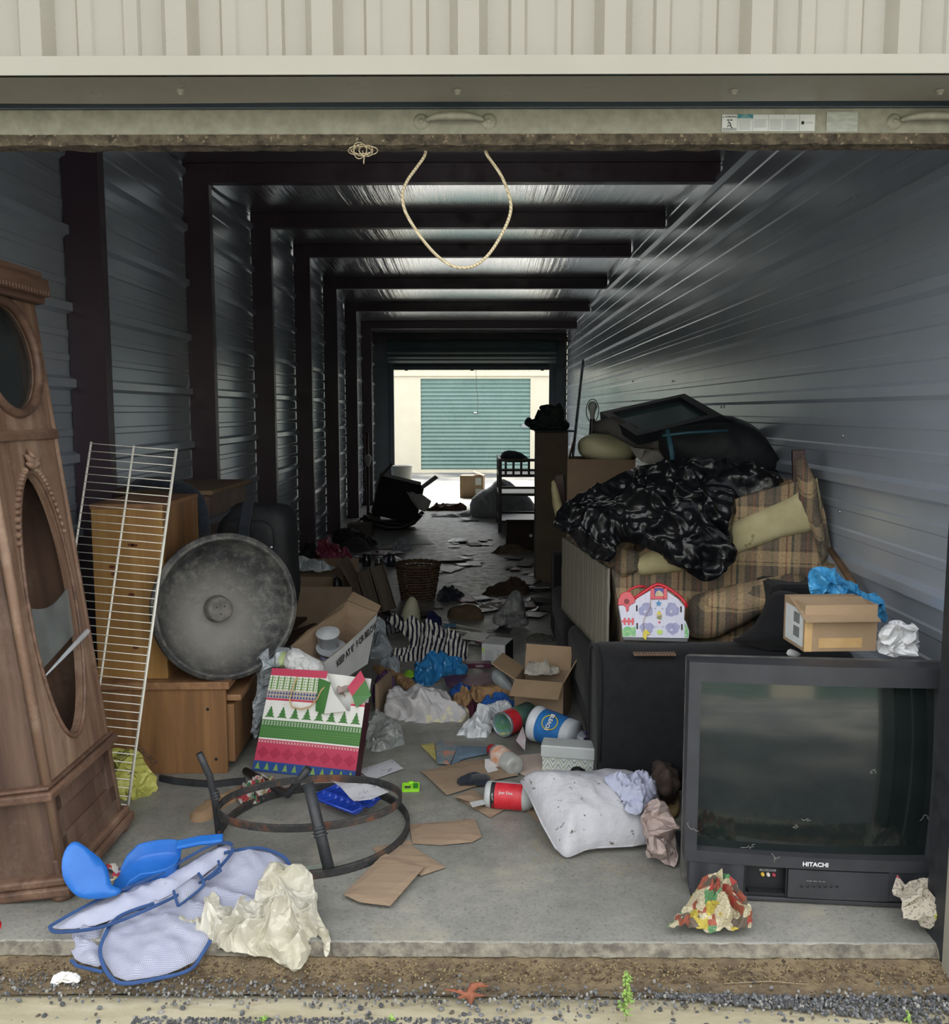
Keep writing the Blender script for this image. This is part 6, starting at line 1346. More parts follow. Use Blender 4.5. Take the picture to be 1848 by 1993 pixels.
def gband(v0, v1, k, z=.0, u0=0.0, u1=1.0):
    n = 10
    for i in range(n): a, c = u0 + (u1 - u0) * i / n, u0 + (u1 - u0) * (i + 1) / n; gf.quad(gpt(a, v0, z), gpt(c, v0, z), gpt(c, v1, z), gpt(a, v1, z), gk[k])
def gpoly(P, k, z=.0006): gf.add([gpt(u, v, z) for u, v in P], [tuple(t) for t in geometry.tessellate_polygon([[Vector((u, v, 0)) for u, v in P]])], gk[k])
for v0, v1, k in ((0, .10, 'navy'), (.10, .27, 'red'), (.27, .31, 'red'), (.31, .325, 'white'), (.325, .44, 'green'), (.44, .50, 'green'), (.50, .64, 'white')): gband(v0, v1, k)
for v0, v1, k in ((.64, .69, 'white'), (.69, .71, 'red'), (.71, .79, 'tan'), (.79, .93, 'white'), (.93, 1.0, 'red')): gband(v0, v1, k, 0, 0, .58)
for v0, v1, k in ((.64, .69, 'white'), (.69, .71, 'red'), (.71, .73, 'tan')): gband(v0, v1, k, 0, .86, 1)
def tree(cu, cv, w_, h_, k, tiers=4):
    P = [(cu, cv + h_)]; R = []
    for t_ in range(tiers):
        f = (t_ + 1) / tiers; R.append((w_ * .5 * f, cv + h_ * (1 - f * .92))); R.append((w_ * .5 * f * .55, cv + h_ * (1 - f * .92) + .004))
    P += [(cu + a, c) for a, c in R] + [(cu - a, c) for a, c in R[::-1]]; gpoly(P, k)
for i in range(11): tree(.045 + i * .091, .012, .062, .078, 'lime')
for i in range(8):
    if i < 5 or i == 7 or i == 6 or i == 5: tree(.07 + i * .123, .512, .105, .125, 'green')
    for a in range(5): t_ = math.radians(20 + a * 35); u_, v_ = .07 + i * .123, .645; gpoly([(u_ + .008 * math.cos(t_), v_ + .008 * math.sin(t_)), (u_ + .018 * math.cos(t_), v_ + .018 * math.sin(t_)), (u_ + .018 * math.cos(t_ + .12), v_ + .018 * math.sin(t_ + .12))], 'dkred') if (u_ < .55 or u_ > .88) else None
for row, v_, s_ in ((0, .290, .011), (1, .482, .009), (2, .460, .009)):
    n = 34
    for i in range(n):
        u_ = (i + .5) / n
        for sg in (1, -1): gpoly([(u_ - s_, v_ - sg * s_), (u_ - s_ + .004, v_ - sg * s_), (u_ + s_, v_ + sg * s_), (u_ + s_ - .004, v_ + sg * s_)], 'white')
for v_ in (.345, .368, .391, .414):           # zigzag rows on the green band
    for i in range(36): u_ = i / 36; gpoly([(u_, v_), (u_ + .5 / 36, v_ + .010), (u_ + 1 / 36, v_), (u_ + 1 / 36, v_ - .004), (u_ + .5 / 36, v_ + .006), (u_, v_ - .004)], 'lime', .0005) if False else gpoly([(u_, v_ - .002), (u_ + .5 / 36, v_ + .009), (u_ + 1 / 36, v_ - .002), (u_ + .5 / 36, v_ + .005)], 'tan' if False else 'navy', .0005) if i % 1 == 0 and False else gpoly([(u_, v_ - .002), (u_ + .5 / 36, v_ + .005), (u_ + 1 / 36, v_ - .002), (u_ + .5 / 36, v_ + .009)], 'lime', .0005)
for i in range(8):                             # snow-crystal diamonds on the red band
    cu, cv = .07 + i * .123, .185
    for s_ in (.055, .036, .016):
        for q in range(4):
            a, c = [(s_, 0), (0, s_), (-s_, 0), (0, -s_)][q], [(0, s_), (-s_, 0), (0, -s_), (s_, 0)][q]; k_ = 1 - .007 / s_
            gpoly([(cu + a[0], cv + a[1]), (cu + c[0], cv + c[1]), (cu + c[0] * k_, cv + c[1] * k_), (cu + a[0] * k_, cv + a[1] * k_)], 'dkred', .0005)
for i in range(19):
    for r_ in range(2): u_ = .005 + i * .030; gpoly([(u_, .717 + r_ * .036), (u_ + .026, .717 + r_ * .036), (u_ + .013, .747 + r_ * .036)], 'navy') if u_ < .55 else None
for i in range(9):
    u_ = .02 + i * .062; gpoly([(u_, .795), (u_ + .014, .795), (u_ + .014, .925), (u_, .925)], 'green'); gpoly([(u_ + .03, .795), (u_ + .034, .795), (u_ + .034, .925), (u_ + .03, .925)], 'green')
for r_ in range(5): v_ = .805 + r_ * .025; gpoly([(0, v_), (.58, v_), (.58, v_ + .007), (0, v_ + .007)], 'lime', .0008)
gf.build('front_panel', GM, gb)
gd = .035; b = MB()
b.quad(gpt(1, 0), (gW + .01, 0, -gd), (gW + gsk * .6, gH * .72, -gd), gpt(1, .73), 0); b.quad((0, 0, -gd), gpt(0, 0), gpt(0, 1), (gsk, gH, -gd), 0)
b.quad((gW, 0, -gd), (0, 0, -gd), (gsk, gH, -gd), (gW + gsk * .6, gH * .95, -gd), 1); b.quad((0, 0, -gd), (gW, 0, -gd), gpt(1, 0), gpt(0, 0), 1); b.build('gusset', [mat('gusset_red', '35141d', rough=.4), GC['white']], gb)
b = MB(); b.add([gpt(.58, .96, .004), gpt(.60, .60, .012), gpt(.86, .655, .03), gpt(.70, .80, .02)], [(0, 1, 3), (1, 2, 3)], 0); b.add([gpt(.50, .93, .003), gpt(.52, .62, .006), gpt(.62, .60, .016), gpt(.64, .90, .012)], [(0, 1, 2, 3)], 1); b.build('torn_flap', [GC['white'], GC['green']], gb, solid=.0008)
b = MB(); b.add([gpt(.80, .86, .0), gpt(.90, 1.02, -.01), gpt(.97, .94, .0), gpt(.86, .78, .0)], [(0, 3, 2, 1)], 0); b.add([gpt(.86, .78, .0), gpt(.97, .94, .0), gpt(1.05, .80, .0), gpt(.93, .68, .01)], [(0, 3, 2, 1)], 1); b.build('torn_corner', [GC['red'], GC['green']], gb, solid=.0008)
P = [gpt(.28, .93, .004), gpt(.27, .84, .014), gpt(.25, .72, .016), gpt(.29, .645, .016), gpt(.38, .63, .016), gpt(.47, .655, .016), gpt(.53, .74, .014), gpt(.55, .82, .010), gpt(.60, .87, .006)]
b = MB(); b.tube(P, .0028, 8); b.build('twisted_handle', mat('paper_cord', 'b89a70', rough=.9), gb)
# things stuffed in the gift bag
blob('white_wrap', [(548, 1300), (556, 1270), (575, 1258), (600, 1275), (630, 1290), (632, 1320), (590, 1318)], M_WHITEP, P0=(0, 3.32, .4), n=(0, -1, .2), front=.02, back=.02, amp=.02, freq=20, res=.010, smooth=False, label='torn white carton end with brown scuffs sticking out of the gift bag', cat='cardboard', seed=51)
blob('packing_paper', [(650, 1345), (665, 1325), (682, 1322), (690, 1345), (700, 1362), (694, 1385), (680, 1375), (665, 1362)], M_TISS, P0=(0, 3.32, .4), n=(0, -1, .2), front=.02, amp=.035, freq=22, res=.006, sheet=True, smooth=False, label='crumpled pinkish paper sticking out of the torn gift bag', cat='paper', seed=52)
M_GBAG = mat('grey_film', '9ba3a8', 'b4bbbf', 12, .25, alpha=.8, bump=.5, bscale=24, bdist=.01, spec=.7)
blob('grey_plastic_bag', [(495, 1440), (492, 1380), (505, 1330), (500, 1290), (515, 1262), (545, 1258), (570, 1262), (560, 1300), (535, 1310), (520, 1360), (505, 1430)], M_GBAG, P0=(0, 3.38, .2), n=(0, -1, .1), front=.04, amp=.05, freq=12, sheet=True, smooth=False, res=.008, seed=53, label='grey plastic bag bulging out left of the gift bag', cat='bag')
blob('printed_wrap', [(534, 1300), (536, 1272), (552, 1266), (566, 1275), (560, 1300)], mat('pale_green_print', 'a8b088', '8aa060', 30, .6), P0=(0, 3.33, .4), n=(0, -1, .2), front=.015, back=.01, amp=.01, label='pale green printed wrap behind the top of the gift bag', cat='wrapper')
# ---- white frozen-food carton with its printed side
A1, B1, C1, D1 = D(631, 1289, 3.40), D(735, 1193, 3.74), D(566, 1257, 3.50), D(676, 1170, 3.86)
A0, B0, C0, D0 = D(634, 1345, 3.42), D(716, 1292, 3.70), D(570, 1325, 3.50), D(672, 1262, 3.84)
Mk = FR(A1, (B1 - A1), (A1 - A0)); kt = thing('frozen_food_carton', 'tilted open white carton printed KEEP AT 0 F OR BELOW', 'box', Mk); ki = Mk.inverted(); kb = bpy.data.materials.new
loc = lambda *P: [ki @ Vector(p) for p in P]
def wall_(nm, P, front, par=kt, cuts=10, bulge=.0):
    a, c, d, e = loc(*P); b = MB()
    b.grid(lambda u, v: (a.lerp(c, u)).lerp(e.lerp(d, u), v) + Vector((0, 0, bulge * math.sin(PI * u) * v)), cuts, 4, 0); n_ = len(b.v); b2 = b
    off = (c - a).cross(e - a).normalized() * -.004
    b.grid(lambda u, v: (a.lerp(c, u)).lerp(e.lerp(d, u), v) + Vector((0, 0, bulge * math.sin(PI * u) * v)) + off, cuts, 4, 1, flip=True)
    return b.build(nm, front, par)
MW2 = [M_WHITEP, M_CARD]
wp = wall_('printed_side', (A0, B0, B1, A1), MW2, bulge=.012); wall_('back_side', (D0, C0, C1, D1), [M_CARD, M_CARD]); wall_('end_side', (C0, A0, A1, C1), MW2); wall_('end_side', (B0, D0, D1, B1), [M_CARD, M_CARD])
wall_('bottom', (C0, D0, B0, A0), MW2)
F1, F2 = D(742, 1196, 3.80), D(688, 1168, 3.95); wall_('flap', (B1, D1, F2 + Vector((0, 0, .035)), F1 + Vector((0, 0, .035))), [M_CARDL, M_CARDL]); wall_('flap', (C1, D(674, 1172, 3.86), D(668, 1182, 3.8), D(600, 1228, 3.6)), [M_CARDL, M_CARDL])
ab = (B1 - A1).length
text('KEEP AT 0°  F OR BELOW', .040, M_INK, kt, Matrix.Translation((ab * .53, -.040, .012)) @ TR(rz=2), 'lettering', sx=.66, bold=.0006)
for k_, (px, py, w2_, h2_) in enumerate(((640, 1250, .045, .085), (646, 1272, .06, .05))):
    p = D(px, py, 3.62); t = thing('clear_tub', ('tall clear plastic clamshell' if k_ == 0 else 'round clear plastic food tub with a blue label') + ' inside the tilted white carton', 'container', TR(p, rx=20, rz=15 * k_))
    b = MB(); b.lathe([(w2_ * .8, -h2_ * .5), (w2_ * .85, -h2_ * .5 + .004), (w2_, h2_ * .5), (w2_ * 1.06, h2_ * .5), (w2_ * 1.06, h2_ * .5 + .004)], 24); b.build('tub', M_CLEAR, t, solid=.0012)
    b = MB(); b.lathe([(0, h2_ * .5 + .006), (w2_, h2_ * .5 + .006), (w2_ * 1.06, h2_ * .5 + .003)], 24); b.build('lid_film', M_CLEAR, t)
    if k_: b = MB(); b.lathe([(w2_ * .93, -.015), (w2_ * .98, .015)], 24, a0=math.radians(215), a1=math.radians(300)); b.build('blue_label', mat('blue_label', '2a4f9a', 'c9cdd4', 40, .4), t)
# ---- cartons, crate, basket further back
pc = G(626, 1222); zc_ = D(626, 1142, pc.y).z
carton('brown_carton', 'wide open brown carton behind the round tub', (.46, .34, zc_), TR((pc.x - .04, pc.y + .17, 0)), M_CARDD, M_CARD, flaps=(None, 62, 100, None), fl=.35)
b = MB(); b.lathe([(.022, 0), (.024, .10), (.022, .16), (0, .172)], 16); tag(b.build('dark_bottle', M_BLACKP, M=TR((D(655, 1125, pc.y + .1).x, pc.y + .12, zc_ - .13))), 'dark bottle standing in the open brown carton', 'bottle')
blob('plastic_film', [(562, 1105), (575, 1085), (610, 1092), (640, 1100), (660, 1108), (600, 1118)], M_GBAG, P0=(0, pc.y + .15, zc_ + .02), n=(0, -.6, 1), front=.03, amp=.04, freq=14, sheet=True, smooth=False, seed=55, label='crumpled clear film lying across the open brown carton', cat='plastic film')
W_OLD = m_wood('old_grey_wood', '3d352b', '50463a', '63584a', 6, 'Z', .85)
cr = thing('wooden_crate', 'old slatted wooden crate tipped beside the wicker basket', 'crate', TR((D(730, 1200, 5.75).x, 5.80, .02), rx=-8, ry=-14, rz=22))
for i in range(3): b = MB(); b.box((-.135 + i * .092, 0, 0), (-.05 + i * .092, .010, .30)); b.build('slat', W_OLD, cr, bevel=.002)
for i in range(3): b = MB(); b.box((.142, .02 + i * .07, 0), (.150, .08 + i * .07, .30)); b.build('slat', W_OLD, cr, bevel=.002)
b = MB(); b.box((-.14, .01, 0), (.14, .24, .012)); b.box((-.14, .23, .0), (.14, .24, .28)); b.box((-.15, .01, .0), (-.14, .24, .28)); b.build('crate_body', W_OLD, cr)
# wicker basket
pb = G(812, 1172); rb_ = (D(855, 1110, pb.y).x - D(770, 1110, pb.y).x) / 2; hb_ = D(812, 1103, pb.y).z
bk = thing('wicker_basket', 'round brown wicker basket standing open in the middle of the floor', 'basket', TR((pb.x, pb.y + rb_ * .8, 0)))
M_WICK = mat('brown_wicker', '4a382a', '5f4a38', 60, .8, bump=.3); b = MB(); nr = 13
for i in range(nr):
    f = i / (nr - 1); r_ = rb_ * (.76 + .24 * f); z_ = .01 + (hb_ - .02) * f
    b.tube([((r_ + .005 * math.sin(a * 15 + PI * i)) * math.cos(a), (r_ + .005 * math.sin(a * 15 + PI * i)) * math.sin(a), z_) for a in [2 * PI * k / 90 for k in range(90)]], .0078, 6, closed=True)
b.build('weave', M_WICK, bk)
b = MB()
for k in range(30): a = 2 * PI * k / 30; b.tube([(rb_ * .76 * math.cos(a), rb_ * .76 * math.sin(a), 0), (rb_ * math.cos(a), rb_ * math.sin(a), hb_)], .005, 5)
b.build('stakes', M_WICK, bk)
b = MB(); b.lathe([(0, .004), (rb_ * .76, .004)], 32); b.build('base', M_WICK, bk, solid=.004)
b = MB(); b.tube([(rb_ * 1.02 * math.cos(a), rb_ * 1.02 * math.sin(a), hb_ + .003 * math.sin(a * 22)) for a in [2 * PI * k / 90 for k in range(90)]], .011, 8, closed=True); b.build('rim', M_WICK, bk)
# cream cone-shaped lamp base, printed box, navy things
pb = G(797, 1222); b = MB(); b.lathe([(0, 0), (.062, 0), (.066, .02), (.064, .06), (.052, .11), (.034, .16), (.018, .185), (0, .192)], 32); b.lathe([(.0535, .105), (.0545, .109), (.0515, .112)], 32)
tag(b.build('cream_vessel', mat('cream_ceramic', 'b8b499', 'aeaa8e', 8, .5), M=TR((pb.x, pb.y + .03, 0), ry=6)), 'cream cone-shaped vessel standing before the wicker basket', 'vessel')
pb = G(780, 1222); t = thing('printed_carton', 'small dark carton with rows of white print before the cream vessel', 'box', TR((pb.x - .01, pb.y - .14, .0), rz=28, ry=-12)); b = MB(); b.box((-.09, 0, 0), (.06, .09, .085)); b.build('box_body', mat('dark_navy_card', '181a2a', rough=.6), t, bevel=.002)
b = MB()
for r_ in range(7):
    for k in range(5): b.box((.0602, .008 + k * .015, .010 + r_ * .009), (.0606, .020 + k * .015, .013 + r_ * .009)); b.box((-.08 + k * .026, -.0006, .01 + r_ * .009), (-.062 + k * .026, -.0002, .013 + r_ * .009))
b.build('printed_rows', M_LAB, t)
# ---- cloths, papers and bags lying on the floor
M_ZEB = m_stripes('zebra_print', 0, .024, [(0, 'd2cfc6'), (.52, '16152e')], wob=3.6, wscale=3.2, bump=.2)
M_COMF = mat('cream_grey_quilt', 'bdbab8', 'aca9ac', 6, .95, bump=.5, bscale=45, bdist=.006, spots=('c8c2a2', .60, 7)); M_WBAG = mat('white_film', 'c6c9cb', 'b4b8bb', 14, .3, bump=.5, bscale=24, bdist=.008)
M_CBLUE = mat('sky_blue_film', '2670a8', '3a88bd', 14, .25, bump=.6, bscale=24, bdist=.01, alpha=.95); M_MAR = mat('maroon_card', '4a2033', '5a2a40', 6, .4); M_RBLUE = mat('royal_cloth', '1c4a8c', '225596', 14, .9)
B3 = [
 ('zebra_cloth', [(749, 1210), (772, 1211), (802, 1227), (840, 1231), (863, 1230), (887, 1233), (900, 1250), (914, 1267), (911, 1291), (880, 1290), (833, 1294), (800, 1300), (775, 1295), (760, 1277), (802, 1257), (790, 1240), (770, 1226)], M_ZEB, .05, .06, .09, 7, 61, 'crumpled zebra-striped cloth in the middle of the floor', 'cloth', dict(fold=1.8, ang=-25)),
 ('blue_plastic_sheet', [(812, 1300), (835, 1285), (863, 1279), (895, 1288), (917, 1309), (893, 1321), (863, 1315), (850, 1330), (836, 1342), (811, 1336), (799, 1318)], M_CBLUE, .03, .06, .07, 13, 62, 'bright blue plastic sheet crumpled before the zebra cloth', 'plastic sheet', dict(sharp=.4)),
 ('white_quilt', [(746, 1391), (758, 1360), (772, 1338), (782, 1342), (790, 1351), (802, 1342), (820, 1339), (845, 1346), (875, 1348), (884, 1385), (916, 1388), (914, 1402), (887, 1427), (833, 1441), (796, 1441), (784, 1424), (754, 1404)], M_COMF, .0, .09, .065, 5, 63, 'dirty white quilt crumpled on the floor beyond the gift bag', 'quilt', dict(fold=1.4, ang=50)),
 ('white_film_bag', [(884, 1446), (900, 1420), (917, 1403), (936, 1379), (960, 1370), (984, 1373), (1011, 1391), (985, 1398), (963, 1397), (960, 1424), (948, 1451), (930, 1446), (899, 1454)], M_WBAG, .0, .035, .055, 13, 64, 'white plastic bag lying between the quilt and the open canister', 'bag', dict(sharp=.4)),
 ('kraft_paper', [(881, 1362), (900, 1350), (923, 1342), (950, 1334), (978, 1333), (1002, 1354), (980, 1358), (954, 1362), (923, 1372), (896, 1386), (885, 1384)], M_KRAFT, .03, .03, .045, 6, 65, 'long crumpled brown paper between the quilt and the open carton', 'paper', dict(fold=2.5, ang=15)),
 ('kraft_paper', [(730, 1294), (748, 1300), (784, 1315), (811, 1327), (802, 1342), (790, 1346), (760, 1325), (724, 1309)], M_KRAFT, .04, .03, .04, 6, 66, 'crumpled brown paper behind the quilt, right of the tilted white carton', 'paper', dict(fold=2.5, ang=-25)),
 ('purple_scarf', [(726, 1345), (735, 1325), (755, 1318), (772, 1330), (768, 1350), (750, 1342), (742, 1370), (730, 1380), (724, 1365)], mat('purple_print', '3a2a4a', '6d4a72', 60, .8), .02, .03, .05, 16, 67, 'purple patterned scarf crumpled right of the gift bag', 'scarf', {}),
 ('royal_blue_cloth', [(872, 1352), (880, 1340), (905, 1338), (925, 1342), (915, 1356), (890, 1362)], M_RBLUE, .01, .03, .04, 16, 68, 'royal blue cloth behind the top of the quilt', 'cloth', {}),
 ('navy_blue_cloth', [(925, 1385), (935, 1372), (960, 1364), (1000, 1362), (1008, 1378), (990, 1384), (955, 1384), (938, 1396)], M_RBLUE, .0, .03, .04, 16, 69, 'blue cloth before the open carton, under the brown paper', 'cloth', {}),
 ('maroon_cloth', [(900, 1384), (918, 1372), (932, 1372), (936, 1390), (925, 1402), (910, 1396)], mat('maroon_fabric', '4a1c30', '3a1526', 14, .9), .0, .03, .04, 16, 70, 'small maroon cloth beside the blue cloth', 'cloth', {}),
 ('lime_wrapper', [(784, 1318), (790, 1304), (812, 1308), (806, 1322)], mat('lime_paper', '82b830', rough=.6), .03, .01, .012, 20, 71, 'lime green paper corner left of the blue plastic sheet', 'paper', {}),
 ('clear_bag', [(740, 1316), (736, 1300), (755, 1284), (778, 1282), (780, 1310), (776, 1332), (760, 1326)], M_GBAG, .02, .05, .04, 20, 72, 'small crinkled clear bag behind the kraft paper', 'bag', {}),
 ('grey_film_bag', [(722, 1262), (724, 1215), (740, 1205), (752, 1215), (752, 1240), (766, 1268), (760, 1285), (735, 1290), (718, 1285)], M_GBAG, .06, .06, .05, 12, 73, 'translucent grey bag hanging behind the tilted white carton', 'bag', {}),
 ('clear_plastic_bag', [(704, 1478), (712, 1430), (722, 1392), (740, 1388), (770, 1402), (784, 1425), (790, 1450), (786, 1478), (750, 1482)], mat('milky_film', 'a5a8a4', '8f938f', 9, .22, alpha=.72, bump=.5, bscale=16, bdist=.01, spec=.8), .0, .05, .035, 9, 74, 'large clear plastic bag lying right of the gift bag', 'bag', {}),
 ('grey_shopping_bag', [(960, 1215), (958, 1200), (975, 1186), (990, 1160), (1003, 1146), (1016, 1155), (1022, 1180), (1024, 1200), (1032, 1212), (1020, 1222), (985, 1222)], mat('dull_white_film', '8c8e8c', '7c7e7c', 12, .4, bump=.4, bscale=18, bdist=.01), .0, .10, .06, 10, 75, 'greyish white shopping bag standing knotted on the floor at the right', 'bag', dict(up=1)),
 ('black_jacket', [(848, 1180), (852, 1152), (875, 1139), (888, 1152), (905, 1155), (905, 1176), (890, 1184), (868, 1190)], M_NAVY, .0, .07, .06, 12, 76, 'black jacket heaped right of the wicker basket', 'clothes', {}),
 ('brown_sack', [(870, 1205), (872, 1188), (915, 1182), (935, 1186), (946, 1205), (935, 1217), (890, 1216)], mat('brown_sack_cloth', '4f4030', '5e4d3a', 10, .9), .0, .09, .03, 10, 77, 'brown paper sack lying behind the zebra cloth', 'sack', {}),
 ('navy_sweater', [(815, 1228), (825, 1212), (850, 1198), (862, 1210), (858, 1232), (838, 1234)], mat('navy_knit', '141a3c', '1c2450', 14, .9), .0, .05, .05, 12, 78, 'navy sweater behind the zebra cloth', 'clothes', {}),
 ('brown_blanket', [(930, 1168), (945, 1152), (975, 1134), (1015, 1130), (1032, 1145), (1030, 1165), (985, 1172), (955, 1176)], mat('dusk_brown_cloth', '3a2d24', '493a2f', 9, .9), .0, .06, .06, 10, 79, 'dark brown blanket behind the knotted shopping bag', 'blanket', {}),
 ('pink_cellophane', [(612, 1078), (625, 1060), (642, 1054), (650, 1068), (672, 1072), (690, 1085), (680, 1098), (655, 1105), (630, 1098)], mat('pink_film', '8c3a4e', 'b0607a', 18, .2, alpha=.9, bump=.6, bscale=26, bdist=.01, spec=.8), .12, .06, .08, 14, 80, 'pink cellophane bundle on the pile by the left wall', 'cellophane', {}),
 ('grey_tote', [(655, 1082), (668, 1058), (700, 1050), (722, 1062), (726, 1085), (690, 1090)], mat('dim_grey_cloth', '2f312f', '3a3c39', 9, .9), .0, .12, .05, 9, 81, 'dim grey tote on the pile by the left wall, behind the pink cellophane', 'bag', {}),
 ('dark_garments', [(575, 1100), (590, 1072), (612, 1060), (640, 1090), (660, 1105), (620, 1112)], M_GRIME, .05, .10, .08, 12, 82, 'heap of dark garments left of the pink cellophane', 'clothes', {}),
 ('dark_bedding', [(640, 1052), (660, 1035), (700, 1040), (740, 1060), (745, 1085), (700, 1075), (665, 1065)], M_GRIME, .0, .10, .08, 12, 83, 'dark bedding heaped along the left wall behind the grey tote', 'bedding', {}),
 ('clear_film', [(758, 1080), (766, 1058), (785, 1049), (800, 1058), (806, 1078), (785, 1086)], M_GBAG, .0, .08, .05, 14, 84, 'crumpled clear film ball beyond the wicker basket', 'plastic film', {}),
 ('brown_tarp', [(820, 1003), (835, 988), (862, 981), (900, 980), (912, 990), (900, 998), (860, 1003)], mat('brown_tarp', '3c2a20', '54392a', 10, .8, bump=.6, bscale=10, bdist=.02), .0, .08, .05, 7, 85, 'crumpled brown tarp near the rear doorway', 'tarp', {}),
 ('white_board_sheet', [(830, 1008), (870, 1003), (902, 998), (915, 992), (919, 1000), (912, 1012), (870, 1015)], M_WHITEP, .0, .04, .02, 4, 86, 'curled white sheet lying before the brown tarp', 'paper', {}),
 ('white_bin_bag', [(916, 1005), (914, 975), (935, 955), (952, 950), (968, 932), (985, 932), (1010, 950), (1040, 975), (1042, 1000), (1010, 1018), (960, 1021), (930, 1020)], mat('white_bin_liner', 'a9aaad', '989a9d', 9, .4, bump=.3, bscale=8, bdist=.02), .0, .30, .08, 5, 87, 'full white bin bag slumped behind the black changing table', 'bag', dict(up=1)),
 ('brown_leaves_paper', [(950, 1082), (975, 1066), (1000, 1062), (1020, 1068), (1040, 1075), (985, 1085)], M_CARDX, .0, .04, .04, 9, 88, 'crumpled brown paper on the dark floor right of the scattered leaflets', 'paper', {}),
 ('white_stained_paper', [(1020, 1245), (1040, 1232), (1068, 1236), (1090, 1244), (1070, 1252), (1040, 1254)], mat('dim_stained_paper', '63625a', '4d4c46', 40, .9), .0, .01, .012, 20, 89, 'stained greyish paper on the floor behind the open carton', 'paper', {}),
]
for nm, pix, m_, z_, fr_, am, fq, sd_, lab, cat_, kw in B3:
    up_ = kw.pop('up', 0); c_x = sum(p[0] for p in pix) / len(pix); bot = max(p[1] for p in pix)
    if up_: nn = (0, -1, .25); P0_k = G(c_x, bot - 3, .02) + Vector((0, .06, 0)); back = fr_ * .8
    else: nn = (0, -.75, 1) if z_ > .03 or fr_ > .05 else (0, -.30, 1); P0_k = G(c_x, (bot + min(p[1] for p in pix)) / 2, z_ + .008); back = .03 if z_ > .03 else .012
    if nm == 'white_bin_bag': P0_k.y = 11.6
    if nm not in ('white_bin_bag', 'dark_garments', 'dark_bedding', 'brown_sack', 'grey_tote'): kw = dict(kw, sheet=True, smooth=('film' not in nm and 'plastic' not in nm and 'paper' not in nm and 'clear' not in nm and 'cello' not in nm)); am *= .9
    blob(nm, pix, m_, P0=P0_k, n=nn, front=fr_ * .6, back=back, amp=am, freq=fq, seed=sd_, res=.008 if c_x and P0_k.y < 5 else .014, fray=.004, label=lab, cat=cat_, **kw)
sb = bpy.data.objects['grey_shopping_bag']; text('THANK YOU', .030, M_INK, sb, TR((-.0, -.03, .105)), 'printed_word')
# maroon folder, small boxes, picture book, papers
flat('maroon_folder', [(864, 1318), (948, 1312), (969, 1316), (972, 1334), (896, 1344), (869, 1336)], M_MAR, .035, 'glossy maroon folder lying open behind the brown paper', 'folder', warp=.02)
pb = G(934, 1318); t = MB(); t.box((-.07, 0, 0), (.06, .05, .028)); o = tag(t.build('maroon_box', M_MAR, M=TR((pb.x, pb.y + .05, .03), rz=4), bevel=.002), 'small maroon box with white lettering behind the maroon folder', 'box'); text('nuko', .020, M_LAB, o, FR((0, -.0008, .014), (1, 0, 0), (0, 0, 1)))
flat('picture_book', [(848, 1446), (858, 1440), (892, 1452), (876, 1488), (851, 1486)], mat('faded_book_print', '5f7683', '8a8478', 14, .7, spots=('b07a6a', .56, 16)), .010, 'torn blue picture book page with a pink figure on the slab', 'book', warp=.006)
flat('book_page', [(892, 1452), (950, 1455), (948, 1468), (906, 1476), (878, 1489)], mat('faded_blue_card', '5c707c', '66798a', 8, .8), .008, 'plain blue book cover joined to the right of the picture page', 'book', warp=.006)
flat('yellow_page', [(818, 1450), (846, 1446), (850, 1482)], mat('old_yellow_print', '9d9050', 'b0a468', 30, .8), .005, 'yellow printed page corner left of the blue picture book', 'paper')
flat('white_receipt', [(944, 1480), (975, 1478), (998, 1490), (965, 1494), (970, 1500), (950, 1505), (944, 1495)], M_PAPER, .014, 'torn white paper strip before the clear bottle', 'paper', th=.001, warp=.015)
flat('pink_sheet', [(990, 1495), (1010, 1470), (1056, 1466), (1075, 1500), (1090, 1520), (1035, 1516)], mat('dirty_pink_paper', 'b3a294', 'c2b2a4', 8, .85), .005, 'dirty pinkish paper sheet under the chevron box', 'paper', th=.001)
flat('folded_note', [(1005, 1444), (1018, 1420), (1024, 1440), (1022, 1462)], mat('pale_pink_note', 'cbb4b6', 'c9c4c8', 20, .8), .03, 'pale pink folded note standing between the canister and the blue-labelled tub', 'paper', th=.001, warp=.03)
flat('white_lid_strip', [(1104, 1514), (1108, 1496), (1118, 1494), (1120, 1510)], M_PAPER, .02, 'small white paper tab behind the pillow', 'paper', th=.001) if False else None
# black glove
P_ = G(935, 1528, .008); t = thing('black_glove', 'black knit glove lying on the cardboard sheet beside the red-labelled bottle', 'glove', TR(P_))
b = MB(); padded(b, 0, .02, .012, .07, .075, .026, p=.7, lump=.003); b.build('palm', M_NAVY, t)
for i, (dy, L_g) in enumerate(((-.012, .050), (.006, .058), (.026, .056), (.044, .046))):
    b = MB(); b.tube([(-.028, dy + .004, .012), (-.045, dy + .0, .015), (-.035 - L_g * .8, dy - .002 * i, .009)], [.0095, .009, .006], 8); b.build('finger', M_NAVY, t)
b = MB(); b.tube([(.0, .052, .012), (-.02, .066, .014), (-.045, .068, .01)], [.010, .009, .006], 8); b.build('thumb', M_NAVY, t)
